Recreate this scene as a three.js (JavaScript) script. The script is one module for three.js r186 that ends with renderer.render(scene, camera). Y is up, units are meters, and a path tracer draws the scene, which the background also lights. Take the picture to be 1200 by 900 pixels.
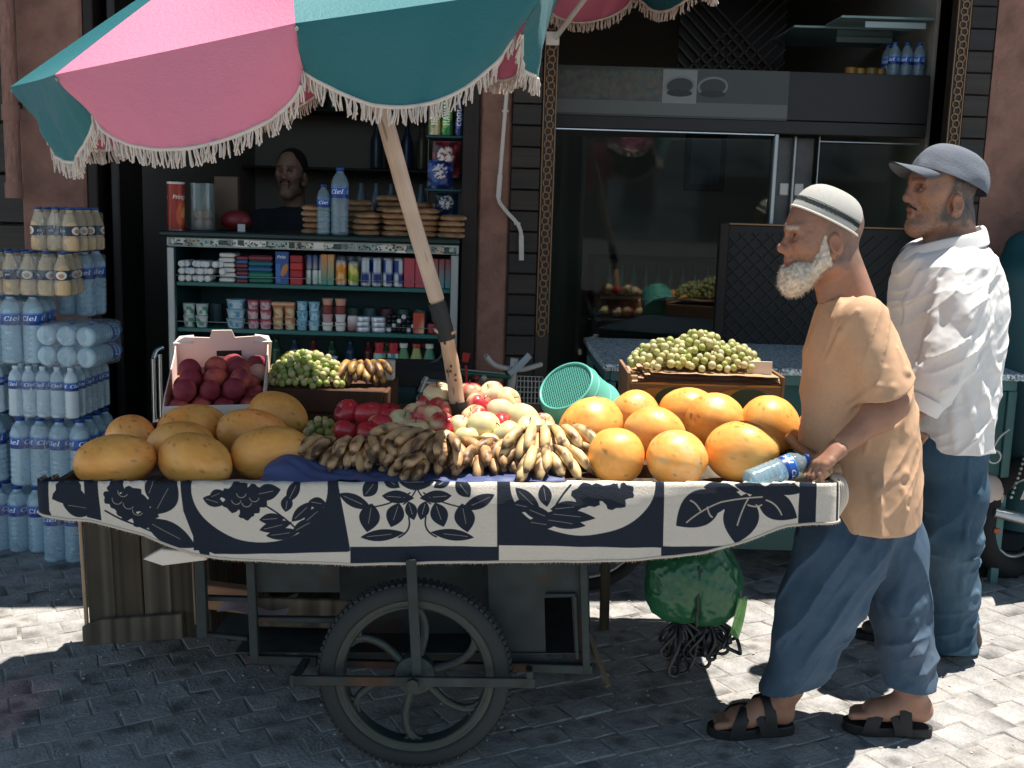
import * as THREE from 'three';
import { mergeGeometries } from 'three/addons/utils/BufferGeometryUtils.js';

const scene = new THREE.Scene();
// camera: eye height, tilted a little down, held slightly askew
const camera = new THREE.PerspectiveCamera(38.19, 1200 / 900, 0.05, 200);
camera.rotation.order = 'YXZ';
camera.position.set(0, 1.61, 0);
camera.rotation.set(-9.26 * Math.PI / 180, 0, 1.7 * Math.PI / 180);
scene.add(camera);
const renderer = new THREE.WebGLRenderer({ antialias: true });
renderer.toneMapping = THREE.LinearToneMapping;
renderer.toneMappingExposure = 2.1;
renderer.shadowMap.enabled = true;
// a clear midday sky over a narrow street
{
  const w = 128, h = 64, d = new Float32Array(w * h * 4);
  for (let j = 0; j < h; j++) for (let i = 0; i < w; i++) {
    const el = ((j + 0.5) / h - 0.5) * Math.PI, t = Math.max(0, Math.sin(el)), k = (j * w + i) * 4;
    const hz = Math.pow(1 - t, 2.8);
    d[k] = 0.008 + 0.66 * hz; d[k + 1] = 0.04 + 0.80 * hz; d[k + 2] = 0.085 + 0.90 * hz; d[k + 3] = 1;
  }
  const sky = new THREE.DataTexture(d, w, h, THREE.RGBAFormat, THREE.FloatType);
  sky.mapping = THREE.EquirectangularReflectionMapping; sky.magFilter = THREE.LinearFilter; sky.minFilter = THREE.LinearFilter; sky.needsUpdate = true;
  scene.background = sky; scene.environment = sky;
}
// the sun, very high, from the right and a little from behind the shops
const sun = new THREE.DirectionalLight(0xfff7ec, 4.6);
sun.position.set(0.23 * 10, 10, -3.4 - 0.1 * 10); sun.target.position.set(0, 0, -3.4);
sun.castShadow = true; sun.shadow.mapSize.set(4096, 4096); sun.shadow.bias = -0.0004; sun.shadow.normalBias = 0.01;
Object.assign(sun.shadow.camera, { left: -5, right: 5, top: 5, bottom: -5, near: 0.5, far: 16 });
scene.add(sun, sun.target);

// ------------------------------------------------------------------ helpers
let seed = 7;
const rnd = () => { seed |= 0; seed = seed + 0x6D2B79F5 | 0; let t = Math.imul(seed ^ seed >>> 15, 1 | seed); t = t + Math.imul(t ^ t >>> 7, 61 | t) ^ t; return ((t ^ t >>> 14) >>> 0) / 4294967296; };
const rr = (a, b) => a + (b - a) * rnd();
const reseed = s => { seed = s; };
const V = (x, y, z) => new THREE.Vector3(x, y, z);
const clamp = (x, a, b) => x < a ? a : x > b ? b : x;
const mix = (a, b, t) => a + (b - a) * t;
const sstep = (a, b, x) => { const t = clamp((x - a) / (b - a), 0, 1); return t * t * (3 - 2 * t); };
const hash = (x, y, z) => { let n = Math.imul(x, 374761393) + Math.imul(y, 668265263) + Math.imul(z, 2147483647 - 1274126177) | 0; n = Math.imul(n ^ n >>> 13, 1274126177); return ((n ^ n >>> 16) >>> 0) / 4294967296; };
function noise(x, y, z) {       // value noise, -1 .. 1
  const xi = Math.floor(x), yi = Math.floor(y), zi = Math.floor(z);
  let u = x - xi, v = y - yi, w = z - zi; u = u * u * (3 - 2 * u); v = v * v * (3 - 2 * v); w = w * w * (3 - 2 * w);
  const L = (k) => mix(mix(hash(xi, yi, zi + k), hash(xi + 1, yi, zi + k), u), mix(hash(xi, yi + 1, zi + k), hash(xi + 1, yi + 1, zi + k), u), v);
  return mix(L(0), L(1), w) * 2 - 1;
}
const fbm = (x, y, z, o = 4) => { let s = 0, a = 0.5; for (let i = 0; i < o; i++) { s += a * noise(x, y, z); x = x * 2.03 + 5.1; y = y * 2.03 + 1.7; z = z * 2.03 + 9.2; a *= 0.5; } return s; };
function tn(u, v, per, sd) {    // tiling 2D value noise, 0 .. 1
  u *= per; v *= per; const xi = Math.floor(u), yi = Math.floor(v); let a = u - xi, b = v - yi; a = a * a * (3 - 2 * a); b = b * b * (3 - 2 * b);
  const m = k => ((k % per) + per) % per;
  return mix(mix(hash(m(xi), m(yi), sd), hash(m(xi + 1), m(yi), sd), a), mix(hash(m(xi), m(yi + 1), sd), hash(m(xi + 1), m(yi + 1), sd), a), b);
}
const tf = (u, v, per, sd, o = 4) => { let s = 0, a = 0.5; for (let i = 0; i < o; i++) { s += a * tn(u, v, per, sd + i); per *= 2; a *= 0.5; } return s / (1 - Math.pow(0.5, o)); };
function tex(w, h, fn, srgb = true) {
  const d = new Uint8Array(w * h * 4);
  for (let j = 0; j < h; j++) for (let i = 0; i < w; i++) { const c = fn(i / w, j / h), k = (j * w + i) * 4; for (let q = 0; q < 3; q++) d[k + q] = clamp(Math.round((c.length ? c[q] : c) * 255), 0, 255); d[k + 3] = 255; }
  const t = new THREE.DataTexture(d, w, h); t.wrapS = t.wrapT = THREE.RepeatWrapping; t.magFilter = THREE.LinearFilter; t.minFilter = THREE.LinearFilter;
  if (srgb) t.colorSpace = THREE.SRGBColorSpace; t.needsUpdate = true; return t;
}
const rep = (t, x, y) => { const c = t.clone(); c.repeat.set(x, y); c.needsUpdate = true; return c; };
function canvas(w, h, draw) {
  const c = document.createElement('canvas'); c.width = w; c.height = h; draw(c.getContext('2d'), w, h);
  const t = new THREE.CanvasTexture(c); t.colorSpace = THREE.SRGBColorSpace; t.wrapS = t.wrapT = THREE.RepeatWrapping; return t;
}
const mat = (color, roughness = 0.8, o = {}) => new THREE.MeshStandardMaterial({ color, roughness, ...o });
const pmat = (color, roughness = 0.5, o = {}) => new THREE.MeshPhysicalMaterial({ color, roughness, ...o });

function prep(g) { if (g.index) g = g.toNonIndexed(); for (const k of Object.keys(g.attributes)) if (!['position', 'normal', 'uv', 'color'].includes(k)) g.deleteAttribute(k); if (!g.attributes.normal) g.computeVertexNormals(); if (!g.attributes.uv) g.setAttribute('uv', new THREE.BufferAttribute(new Float32Array(g.attributes.position.count * 2), 2)); return g; }
const merge = list => { const l = list.map(prep); const c = l.some(g => g.attributes.color); if (c) l.forEach(g => { if (!g.attributes.color) paint(g, () => [1, 1, 1]); }); return l.length === 1 ? l[0] : mergeGeometries(l); };
function paint(g, fn) { const p = g.attributes.position, n = g.attributes.normal, a = new Float32Array(p.count * 3); for (let i = 0; i < p.count; i++) a.set(fn(p.getX(i), p.getY(i), p.getZ(i), n ? n.getX(i) : 0, n ? n.getY(i) : 0, n ? n.getZ(i) : 0), i * 3); g.setAttribute('color', new THREE.BufferAttribute(a, 3)); return g; }
function boxUV(g, s = 1, ox = 0, oy = 0) {   // uv in metres from the face's main direction
  if (g.index) g = g.toNonIndexed(); const p = g.attributes.position, n = p.count, u = new Float32Array(n * 2);
  for (let i = 0; i < n; i += 3) {
    const a = V().fromBufferAttribute(p, i), b = V().fromBufferAttribute(p, i + 1).sub(a), c = V().fromBufferAttribute(p, i + 2).sub(a); b.cross(c);
    const ax = Math.abs(b.x), ay = Math.abs(b.y), az = Math.abs(b.z), m = ax > ay && ax > az ? 0 : ay > az ? 1 : 2;
    for (let k = i; k < i + 3; k++) { const x = p.getX(k), y = p.getY(k), z = p.getZ(k); u[k * 2] = (m === 0 ? z : x) * s + ox; u[k * 2 + 1] = (m === 1 ? z : y) * s + oy; }
  }
  g.setAttribute('uv', new THREE.BufferAttribute(u, 2)); return g;
}
function cbox(w, h, d, x = 0, y = 0, z = 0, c = 0.003) {   // a box with chamfered edges, centred on x, y, z
  c = Math.min(c, w * 0.3, h * 0.3, d * 0.3);
  const X = w / 2, Y = h / 2, Z = d / 2, P = [], face = (...q) => { for (let k = 1; k + 1 < q.length; k++) P.push(q[0], q[k], q[k + 1]); };
  const v = (sx, sy, sz, ax) => [sx * (ax === 0 ? X : X - c) + x, sy * (ax === 1 ? Y : Y - c) + y, sz * (ax === 2 ? Z : Z - c) + z];
  const put = (q, nx, ny, nz) => { const a = q[0], b = q[1], e = q[2], cx = (b[1] - a[1]) * (e[2] - a[2]) - (b[2] - a[2]) * (e[1] - a[1]), cy = (b[2] - a[2]) * (e[0] - a[0]) - (b[0] - a[0]) * (e[2] - a[2]), cz = (b[0] - a[0]) * (e[1] - a[1]) - (b[1] - a[1]) * (e[0] - a[0]); face(...(cx * nx + cy * ny + cz * nz < 0 ? q.slice().reverse() : q)); };
  for (const s of [-1, 1]) {
    put([v(s, -1, -1, 0), v(s, 1, -1, 0), v(s, 1, 1, 0), v(s, -1, 1, 0)], s, 0, 0);
    put([v(-1, s, -1, 1), v(1, s, -1, 1), v(1, s, 1, 1), v(-1, s, 1, 1)], 0, s, 0);
    put([v(-1, -1, s, 2), v(1, -1, s, 2), v(1, 1, s, 2), v(-1, 1, s, 2)], 0, 0, s);
    for (const t of [-1, 1]) {
      put([v(s, t, -1, 0), v(s, t, 1, 0), v(s, t, 1, 1), v(s, t, -1, 1)], s, t, 0);
      put([v(s, -1, t, 0), v(s, 1, t, 0), v(s, 1, t, 2), v(s, -1, t, 2)], s, 0, t);
      put([v(-1, s, t, 1), v(1, s, t, 1), v(1, s, t, 2), v(-1, s, t, 2)], 0, s, t);
      for (const r of [-1, 1]) put([v(s, t, r, 0), v(s, t, r, 1), v(s, t, r, 2)], s, t, r);
    }
  }
  const g = new THREE.BufferGeometry(); g.setAttribute('position', new THREE.Float32BufferAttribute(P.flat(), 3)); g.computeVertexNormals(); return boxUV(g);
}
const span = (x0, x1, y0, y1, z0, z1, c) => cbox(x1 - x0, y1 - y0, Math.abs(z1 - z0), (x0 + x1) / 2, (y0 + y1) / 2, (z0 + z1) / 2, c);
const cyl = (r1, r2, h, x = 0, y = 0, z = 0, n = 16, open = false) => new THREE.CylinderGeometry(r1, r2, h, n, 1, open).translate(x, y, z);
const lathe = (pts, n = 24) => new THREE.LatheGeometry(pts.map(p => new THREE.Vector2(p[0], p[1])), n);
const ball = (r, x = 0, y = 0, z = 0, n = 14, m = 10) => new THREE.SphereGeometry(r, n, m).translate(x, y, z);
const tube = (pts, r, seg = 0, rad = 8, closed = false) => new THREE.TubeGeometry(new THREE.CatmullRomCurve3(pts.map(p => V(...p)), closed, 'catmullrom', 0.5), seg || pts.length * 6, r, rad, closed);
function rod(a, b, r1, r2 = r1, n = 10) { const A = V(...a), B = V(...b), d = B.clone().sub(A), g = new THREE.CylinderGeometry(r2, r1, d.length(), n); g.applyQuaternion(new THREE.Quaternion().setFromUnitVectors(V(0, 1, 0), d.normalize())); return g.translate((a[0] + b[0]) / 2, (a[1] + b[1]) / 2, (a[2] + b[2]) / 2); }
function bar(a, b, w, h, c = 0.002) { const A = V(...a), B = V(...b), d = B.clone().sub(A), L = d.length(); d.normalize(); const up = Math.abs(d.y) > 0.9 ? V(0, 0, 1) : V(0, 1, 0), s = up.clone().cross(d).normalize(), u = d.clone().cross(s); const g = cbox(w, h, L, 0, 0, 0, c); g.applyMatrix4(new THREE.Matrix4().makeBasis(s, u, d)); return g.translate((a[0] + b[0]) / 2, (a[1] + b[1]) / 2, (a[2] + b[2]) / 2); }
function grid(nu, nv, fn, cu = false) {   // a surface from fn(u, v) -> [x, y, z]; uv = u, v
  const P = [], U = [], I = [];
  for (let j = 0; j <= nv; j++) for (let i = 0; i <= nu; i++) { P.push(...fn(i / nu, j / nv)); U.push(i / nu, j / nv); }
  for (let j = 0; j < nv; j++) for (let i = 0; i < nu; i++) { const a = j * (nu + 1) + i; I.push(a, a + 1, a + nu + 2, a, a + nu + 2, a + nu + 1); }
  const g = new THREE.BufferGeometry(); g.setAttribute('position', new THREE.Float32BufferAttribute(P, 3)); g.setAttribute('uv', new THREE.Float32BufferAttribute(U, 2)); g.setIndex(I); g.computeVertexNormals();
  if (cu) { const n = g.attributes.normal; for (let j = 0; j <= nv; j++) { const a = j * (nu + 1), b = a + nu, v = V(n.getX(a) + n.getX(b), n.getY(a) + n.getY(b), n.getZ(a) + n.getZ(b)).normalize(); n.setXYZ(a, v.x, v.y, v.z); n.setXYZ(b, v.x, v.y, v.z); } }
  return g;
}
const names = {};
const numbered = n => { const k = names[n] = (names[n] ?? -1) + 1; return k ? n + '_' + String(k).padStart(3, '0') : n; };
function mesh(name, g, m, parent) { const o = new THREE.Mesh(Array.isArray(g) ? merge(g) : g, m); o.name = name; o.castShadow = o.receiveShadow = true; parent.add(o); return o; }
function info(o, label, category, group, kind) { o.userData = { label, category }; if (group) o.userData.group = group; if (kind) { o.userData.kind = kind; } return o; }
function thing(name, label, category, group, pos = [0, 0, 0], ry = 0) { const o = new THREE.Group(); o.name = numbered(name); o.position.set(...pos); o.rotation.y = ry; scene.add(o); return info(o, label, category, group); }
function one(name, g, m, label, category, group, pos = [0, 0, 0], ry = 0) { const o = mesh(numbered(name), g, m, scene); o.position.set(...pos); o.rotation.y = ry; return info(o, label, category, group); }
function struct(name, g, m) { const o = mesh(numbered(name), g, m, scene); o.userData.kind = 'structure'; return o; }
function dup(o, label, pos, ry = 0) { const c = o.clone(); c.name = numbered(o.name.replace(/_\d{3}$/, '')); scene.add(c); c.position.set(...pos); c.rotation.set(0, ry, 0); if (label) c.userData.label = label; return c; }

// ---- soft modelling: distance fields meshed by surface nets
function net(f, lo, hi, h, color) {
  const n = [0, 1, 2].map(k => Math.ceil((hi[k] - lo[k]) / h / 4) * 4 + 1), [nx, ny, nz] = n, D = new Float32Array(nx * ny * nz), id = (i, j, k) => (k * ny + j) * nx + i;
  for (let k = 0; k < nz; k += 4) for (let j = 0; j < ny; j += 4) for (let i = 0; i < nx; i += 4) {
    const c = f(lo[0] + (i + 2) * h, lo[1] + (j + 2) * h, lo[2] + (k + 2) * h), far = Math.abs(c) > h * 9;
    for (let c2 = k; c2 < Math.min(k + 4, nz); c2++) for (let b = j; b < Math.min(j + 4, ny); b++) for (let a = i; a < Math.min(i + 4, nx); a++) D[id(a, b, c2)] = far ? c : f(lo[0] + a * h, lo[1] + b * h, lo[2] + c2 * h);
  }
  const P = [], I = [], map = new Int32Array(nx * ny * nz).fill(-1), E = [[0, 1], [2, 3], [4, 5], [6, 7], [0, 2], [1, 3], [4, 6], [5, 7], [0, 4], [1, 5], [2, 6], [3, 7]];
  for (let k = 0; k < nz - 1; k++) for (let j = 0; j < ny - 1; j++) for (let i = 0; i < nx - 1; i++) {
    const d = [], c0 = id(i, j, k); let s = 0;
    for (let q = 0; q < 8; q++) { const v = D[c0 + (q & 1) + (q >> 1 & 1) * nx + (q >> 2) * nx * ny]; d.push(v); if (v < 0) s++; }
    if (s === 0 || s === 8) continue;
    let x = 0, y = 0, z = 0, c = 0;
    for (const [a, b] of E) if ((d[a] < 0) !== (d[b] < 0)) { const t = d[a] / (d[a] - d[b]); x += mix(a & 1, b & 1, t); y += mix(a >> 1 & 1, b >> 1 & 1, t); z += mix(a >> 2, b >> 2, t); c++; }
    map[c0] = P.length / 3; P.push(lo[0] + (i + x / c) * h, lo[1] + (j + y / c) * h, lo[2] + (k + z / c) * h);
  }
  const quad = (a, b, c, d, flip) => { if (a < 0 || b < 0 || c < 0 || d < 0) return; flip ? I.push(a, c, b, a, d, c) : I.push(a, b, c, a, c, d); };
  for (let k = 1; k < nz - 1; k++) for (let j = 1; j < ny - 1; j++) for (let i = 1; i < nx - 1; i++) {
    const q = id(i, j, k), s = D[q] < 0, sx = 1, sy = nx, sz = nx * ny;
    if (s !== D[q + sx] < 0) quad(map[q - sy - sz], map[q - sz], map[q], map[q - sy], !s);
    if (s !== D[q + sy] < 0) quad(map[q - sx - sz], map[q - sx], map[q], map[q - sz], !s);
    if (s !== D[q + sz] < 0) quad(map[q - sx - sy], map[q - sy], map[q], map[q - sx], !s);
  }
  const N = new Float32Array(P.length), e = h * 0.5;
  for (let i = 0; i < P.length; i += 3) { const x = P[i], y = P[i + 1], z = P[i + 2], a = f(x + e, y, z) - f(x - e, y, z), b = f(x, y + e, z) - f(x, y - e, z), c = f(x, y, z + e) - f(x, y, z - e), l = Math.hypot(a, b, c) || 1; N[i] = a / l; N[i + 1] = b / l; N[i + 2] = c / l; }
  const g = new THREE.BufferGeometry(); g.setAttribute('position', new THREE.Float32BufferAttribute(P, 3)); g.setAttribute('normal', new THREE.BufferAttribute(N, 3)); g.setIndex(I);
  if (color) paint(g, color); return g;
}
const smin = (a, b, k) => { const h = Math.max(k - Math.abs(a - b), 0) / k; return Math.min(a, b) - h * h * k * 0.25; };
const smax = (a, b, k) => -smin(-a, -b, k);
function cap(a, b, ra, rb = ra) { const bx = b[0] - a[0], by = b[1] - a[1], bz = b[2] - a[2], q = bx * bx + by * by + bz * bz || 1e-9; return (x, y, z) => { const px = x - a[0], py = y - a[1], pz = z - a[2], t = clamp((px * bx + py * by + pz * bz) / q, 0, 1); return Math.hypot(px - bx * t, py - by * t, pz - bz * t) - mix(ra, rb, t); }; }
function ell(c, r, rz = 0) { const cs = Math.cos(rz), sn = Math.sin(rz), m = Math.min(...r); return (x, y, z) => { const dx = x - c[0], dy = y - c[1], px = (dx * cs + dy * sn) / r[0], py = (dy * cs - dx * sn) / r[1], pz = (z - c[2]) / r[2], k = Math.hypot(px, py, pz), k2 = Math.hypot(px / r[0], py / r[1], pz / r[2]); return k2 < 1e-6 ? -m : k * (k - 1) / k2; }; }
const chain = (pts, k = 0.02) => { const c = []; for (let i = 0; i + 1 < pts.length; i++) c.push(cap(pts[i], pts[i + 1], pts[i][3], pts[i + 1][3])); return (x, y, z) => { let d = c[0](x, y, z); for (let i = 1; i < c.length; i++) d = smin(d, c[i](x, y, z), k); return d; }; };
const join = (l, k) => (x, y, z) => { let d = l[0](x, y, z); for (let i = 1; i < l.length; i++) d = smin(d, l[i](x, y, z), k); return d; };
function loft(rows) {   // rows of [y, cx, cz, half depth (x), half width (z)], from the bottom up
  const n = rows.length, y0 = rows[0][0], y1 = rows[n - 1][0];
  return (x, y, z) => {
    const yy = clamp(y, y0, y1); let i = 0; while (i < n - 2 && yy > rows[i + 1][0]) i++;
    const a = rows[Math.max(0, i - 1)], b = rows[i], c = rows[i + 1], d = rows[Math.min(n - 1, i + 2)], t = (yy - b[0]) / (c[0] - b[0]), o = [];
    for (let k = 1; k < 5; k++) o.push(b[k] + 0.5 * t * (c[k] - a[k] + t * (2 * a[k] - 5 * b[k] + 4 * c[k] - d[k] + t * (3 * (b[k] - c[k]) + d[k] - a[k]))));
    const px = (x - o[0]) / o[2], pz = (z - o[1]) / o[3], k1 = Math.hypot(px, pz), k2 = Math.hypot(px / o[2], pz / o[3]), e = k2 < 1e-6 ? -Math.min(o[2], o[3]) : k1 * (k1 - 1) / k2, v = y - yy;
    return v === 0 ? e : e > 0 ? Math.hypot(e, v) : Math.max(e, Math.abs(v));
  };
}
// ------------------------------------------------------------------ surfaces
const T = {
  plaster: tex(256, 256, (u, v) => { const a = tf(u, v, 4, 3, 5), b = tf(u, v, 24, 9, 3), s = Math.pow(tf(u, v, 7, 40, 3), 3) * 0.5, k = 0.72 + 0.34 * a + 0.16 * (b - 0.5) - s * 0.5; return [0.66 * k, 0.49 * k, 0.43 * k]; }),
  plasterBump: tex(256, 256, (u, v) => 0.6 * tf(u, v, 12, 5, 4) + 0.4 * tf(u, v, 60, 8, 2), false),
  darkWood: tex(256, 256, (u, v) => { const a = tf(u * 1, v * 1, 2, 11, 2), g = tf(u + 0.02 * a, v * 1, 3, 5, 2) * 0.3 + tn(u * 1, v, 64, 21) * 0.12 + 0.75; const st = 0.8 + 0.4 * tn(0, v, 48, 2); return [0.19 * g * st, 0.16 * g * st, 0.135 * g * st]; }),
  greyWood: tex(256, 256, (u, v) => { const st = 0.55 + 0.5 * tn(u, 0.3, 40, 2) * (0.6 + 0.4 * tn(u, v, 6, 4)) + 0.3 * (tf(u, v, 3, 8, 4) - 0.5); return [0.44 * st, 0.40 * st, 0.335 * st]; }),
  paleWood: tex(256, 256, (u, v) => { const st = 0.72 + 0.25 * tn(u, 0.3, 32, 2) + 0.3 * (tf(u, v, 5, 8, 4) - 0.5); return [0.72 * st, 0.60 * st, 0.47 * st]; }),
  granite: tex(512, 512, (u, v) => { const a = tn(u, v, 128, 3), b = tn(u, v, 100, 7), k = a > 0.58 ? 0.95 : b > 0.62 ? 0.35 : 0.72; return [k * 0.94, k * 1.0, k * 1.02]; }),
  stone: tex(256, 256, (u, v) => { const k = 0.64 + 0.24 * tf(u, v, 6, 3, 5) + 0.10 * (tn(u, v, 90, 5) - 0.5) - 0.25 * Math.pow(tf(u, v, 5, 77, 3), 4) * 3; return [k, k * 0.985, k * 0.965]; }),
  stoneBump: tex(256, 256, (u, v) => 0.55 * tf(u, v, 10, 15, 4) + 0.45 * tf(u, v, 50, 18, 2), false),
  metal: tex(256, 256, (u, v) => { const r = tf(u, v, 5, 3, 5), k = 0.75 + 0.4 * (tf(u, v, 14, 13, 3) - 0.5), m = sstep(0.55, 0.68, r); return [mix(0.20, 0.30, m) * k, mix(0.25, 0.20, m) * k, mix(0.26, 0.15, m) * k]; }),
  card: tex(256, 256, (u, v) => { const k = 0.85 + 0.16 * tf(u, v, 3, 3, 4) + 0.06 * (tn(0.3, v, 60, 5) - 0.5); return [0.62 * k, 0.47 * k, 0.36 * k]; }),
};
const MT = {
  plaster: mat(0xffffff, 0.95, { map: rep(T.plaster, 0.9, 0.9), bumpMap: rep(T.plasterBump, 1.3, 1.3), bumpScale: 0.012 }),
  board: mat(0xffffff, 0.55, { map: rep(T.darkWood, 1.2, 5) }),
  boardB: mat(0xd8d4d0, 0.62, { map: rep(T.darkWood, 1.7, 4) }),
  boardC: mat(0xc4c8cc, 0.5, { map: rep(T.darkWood, 0.9, 6) }),
  frameDark: mat(0x1d1a19, 0.5),
  brownWood: mat(0xb08a72, 0.6, { map: rep(T.darkWood, 5, 1.2) }),
  gilt: mat(0x94765a, 0.42, { metalness: 0.75 }),
  chrome: mat(0xc9ccce, 0.22, { metalness: 0.95 }),
  alu: mat(0xaab0b2, 0.38, { metalness: 0.85 }),
  glass: pmat(0xf2faf8, 0.03, { transmission: 1, thickness: 0, ior: 1.5 }),
  interior: mat(0x8a847a, 0.85),
  dark: mat(0x7a746a, 0.8),
  black: mat(0x101112, 0.55),
  tealDark: mat(0x1c4a4c, 0.5),
  granite: mat(0xffffff, 0.5, { map: rep(T.granite, 1.6, 1.6) }),
  greyWood: mat(0xffffff, 0.9, { map: rep(T.greyWood, 1.5, 1.5), bumpMap: rep(T.greyWood, 1.5, 1.5), bumpScale: 0.004 }),
  greyWoodB: mat(0xc9c2b6, 0.9, { map: rep(T.greyWood, 2.1, 1.3), bumpMap: rep(T.greyWood, 2.1, 1.3), bumpScale: 0.004 }),
  paleWood: mat(0xffffff, 0.75, { map: rep(T.paleWood, 2, 2) }),
  rust: mat(0xffffff, 0.65, { map: rep(T.metal, 1.6, 1.6), metalness: 0.25 }),
  card: mat(0xffffff, 0.9, { map: rep(T.card, 3, 3) }),
  whitePaint: mat(0xd9d6cf, 0.6),
};

// ------------------------------------------------------------------ the ground
struct('ground', new THREE.PlaneGeometry(180, 120).rotateX(-Math.PI / 2).translate(0, -0.03, 0), mat(0x50504f, 0.9, { map: rep(T.stone, 120, 80) }));
{
  // pavement of small cut stones, laid in slanting rows over a bed of sandy mortar
  const bed = struct('pavement', boxUV(new THREE.PlaneGeometry(24, 9.6).rotateX(-Math.PI / 2).translate(0.2, -0.0034, -1.3)), mat(0xd2d0cc, 0.95, { map: rep(T.stone, 2, 2), bumpMap: rep(T.stoneBump, 4, 4), bumpScale: 0.004 }));
  bed.geometry.attributes.uv && 0;
  reseed(31);
  const tones = [0xcfd0d2, 0xcbcccf, 0xd3d4d5, 0xcdcecf, 0xc8cacd, 0xd1d0d0];
  const mats = tones.map((c, i) => mat(c, 0.88, { map: rep(T.stone, 1.3 + 0.2 * i, 1.3 + 0.2 * i), bumpMap: rep(T.stoneBump, 2 + i * 0.3, 2 + i * 0.3), bumpScale: 0.006 }));
  const L = 0.15, Wd = 0.122, geos = [];
  for (let k = 0; k < 14; k++) {   // variants: uneven four-sided stones with worn edges
    const q = [[-1, -1], [1, -1], [1, 1], [-1, 1]].map(([a, b]) => [a * (L / 2 - 0.002) + rr(-0.006, 0.006), b * (Wd / 2 - 0.002) + rr(-0.005, 0.005)]);
    const P = [], top = q.map(([x, z]) => [x * 0.93, 0.0, z * 0.92]), mid = q.map(([x, z]) => [x * 0.985, -0.0028, z * 0.98]), bot = q.map(([x, z]) => [x, -0.024, z]);
    const dome = [rr(-0.01, 0.01), rr(0.0003, 0.0012), rr(-0.01, 0.01)];
    for (let i = 0; i < 4; i++) { const j = (i + 1) % 4; P.push(top[i], dome, top[j], mid[i], top[i], top[j], mid[i], top[j], mid[j], bot[i], mid[i], mid[j], bot[i], mid[j], bot[j]); }
    const g = new THREE.BufferGeometry(); g.setAttribute('position', new THREE.Float32BufferAttribute(P.flat(), 3)); g.computeVertexNormals(); geos.push(boxUV(g, 1, rr(0, 1), rr(0, 1)));
  }
  const ang = -0.5, ca = Math.cos(ang), sa = Math.sin(ang), all = [];
  for (let j = -60; j < 60; j++) for (let i = -60; i < 60; i++) {
    const bend = 0.05 * Math.sin(i * 0.35 + j * 0.1);
    const u = (i + (j & 1) * 0.5) * L + rr(-0.004, 0.004), v = j * Wd + bend + rr(-0.003, 0.003), x = u * ca - v * sa + 0.3, z = u * sa + v * ca - 3.8;
    if (x < -3.1 || x > 3.3 || z > -2.5 || z < -5.1) continue;
    // how large it shows: seen, near, and not under the cart
    const seen = Math.abs(x) < 0.47 * -z + 0.05 && z < -2.75 ? (x > 0.55 ? 3 : x < -1.2 && z < -3.4 ? 2 : 1) : 0;
    all.push({ x, z, s: seen * 10 + z, k: Math.floor(rnd() * 14), m: Math.floor(rnd() * 6), y: rr(-0.0012, 0.0012), r: ang * -1 + rr(-0.05, 0.05), tx: rr(-0.004, 0.004), tz: rr(-0.004, 0.004) });
  }
  all.sort((a, b) => b.s - a.s);
  const rest = mats.map(() => []);
  all.forEach((o, n) => {
    if (n < 300) { const s = mesh('paving_stone', geos[o.k], mats[o.m], bed); s.position.set(o.x, o.y, o.z); s.rotation.set(o.tx, o.r, o.tz); }
    else { const g = geos[o.k].clone(); g.applyMatrix4(new THREE.Matrix4().makeRotationFromEuler(new THREE.Euler(o.tx, o.r, o.tz)).setPosition(o.x, o.y, o.z)); rest[o.m].push(g); }
  });
  rest.forEach((l, i) => { if (l.length) { const s = mesh('paving_stones', l, mats[i], bed); s.userData.kind = 'stuff'; } });
  // crumbs and grit blown over the stones
  const grit = [], base = new THREE.IcosahedronGeometry(1, 0);
  for (let k = 0; k < 260; k++) { const s = rr(0.002, 0.006), g = base.clone(); g.scale(s * rr(0.8, 1.6), s * 0.6, s); g.rotateY(rr(0, 6)); g.translate(rr(-1.9, 1.9), 0.002, rr(-4.4, -2.8)); grit.push(g); }
  const gm = mesh(numbered('grit'), grit, mat(0xb6b0a4, 0.9), scene); info(gm, 'pale grit and crumbs scattered over the paving stones', 'grit', null, 'stuff');
}
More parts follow.
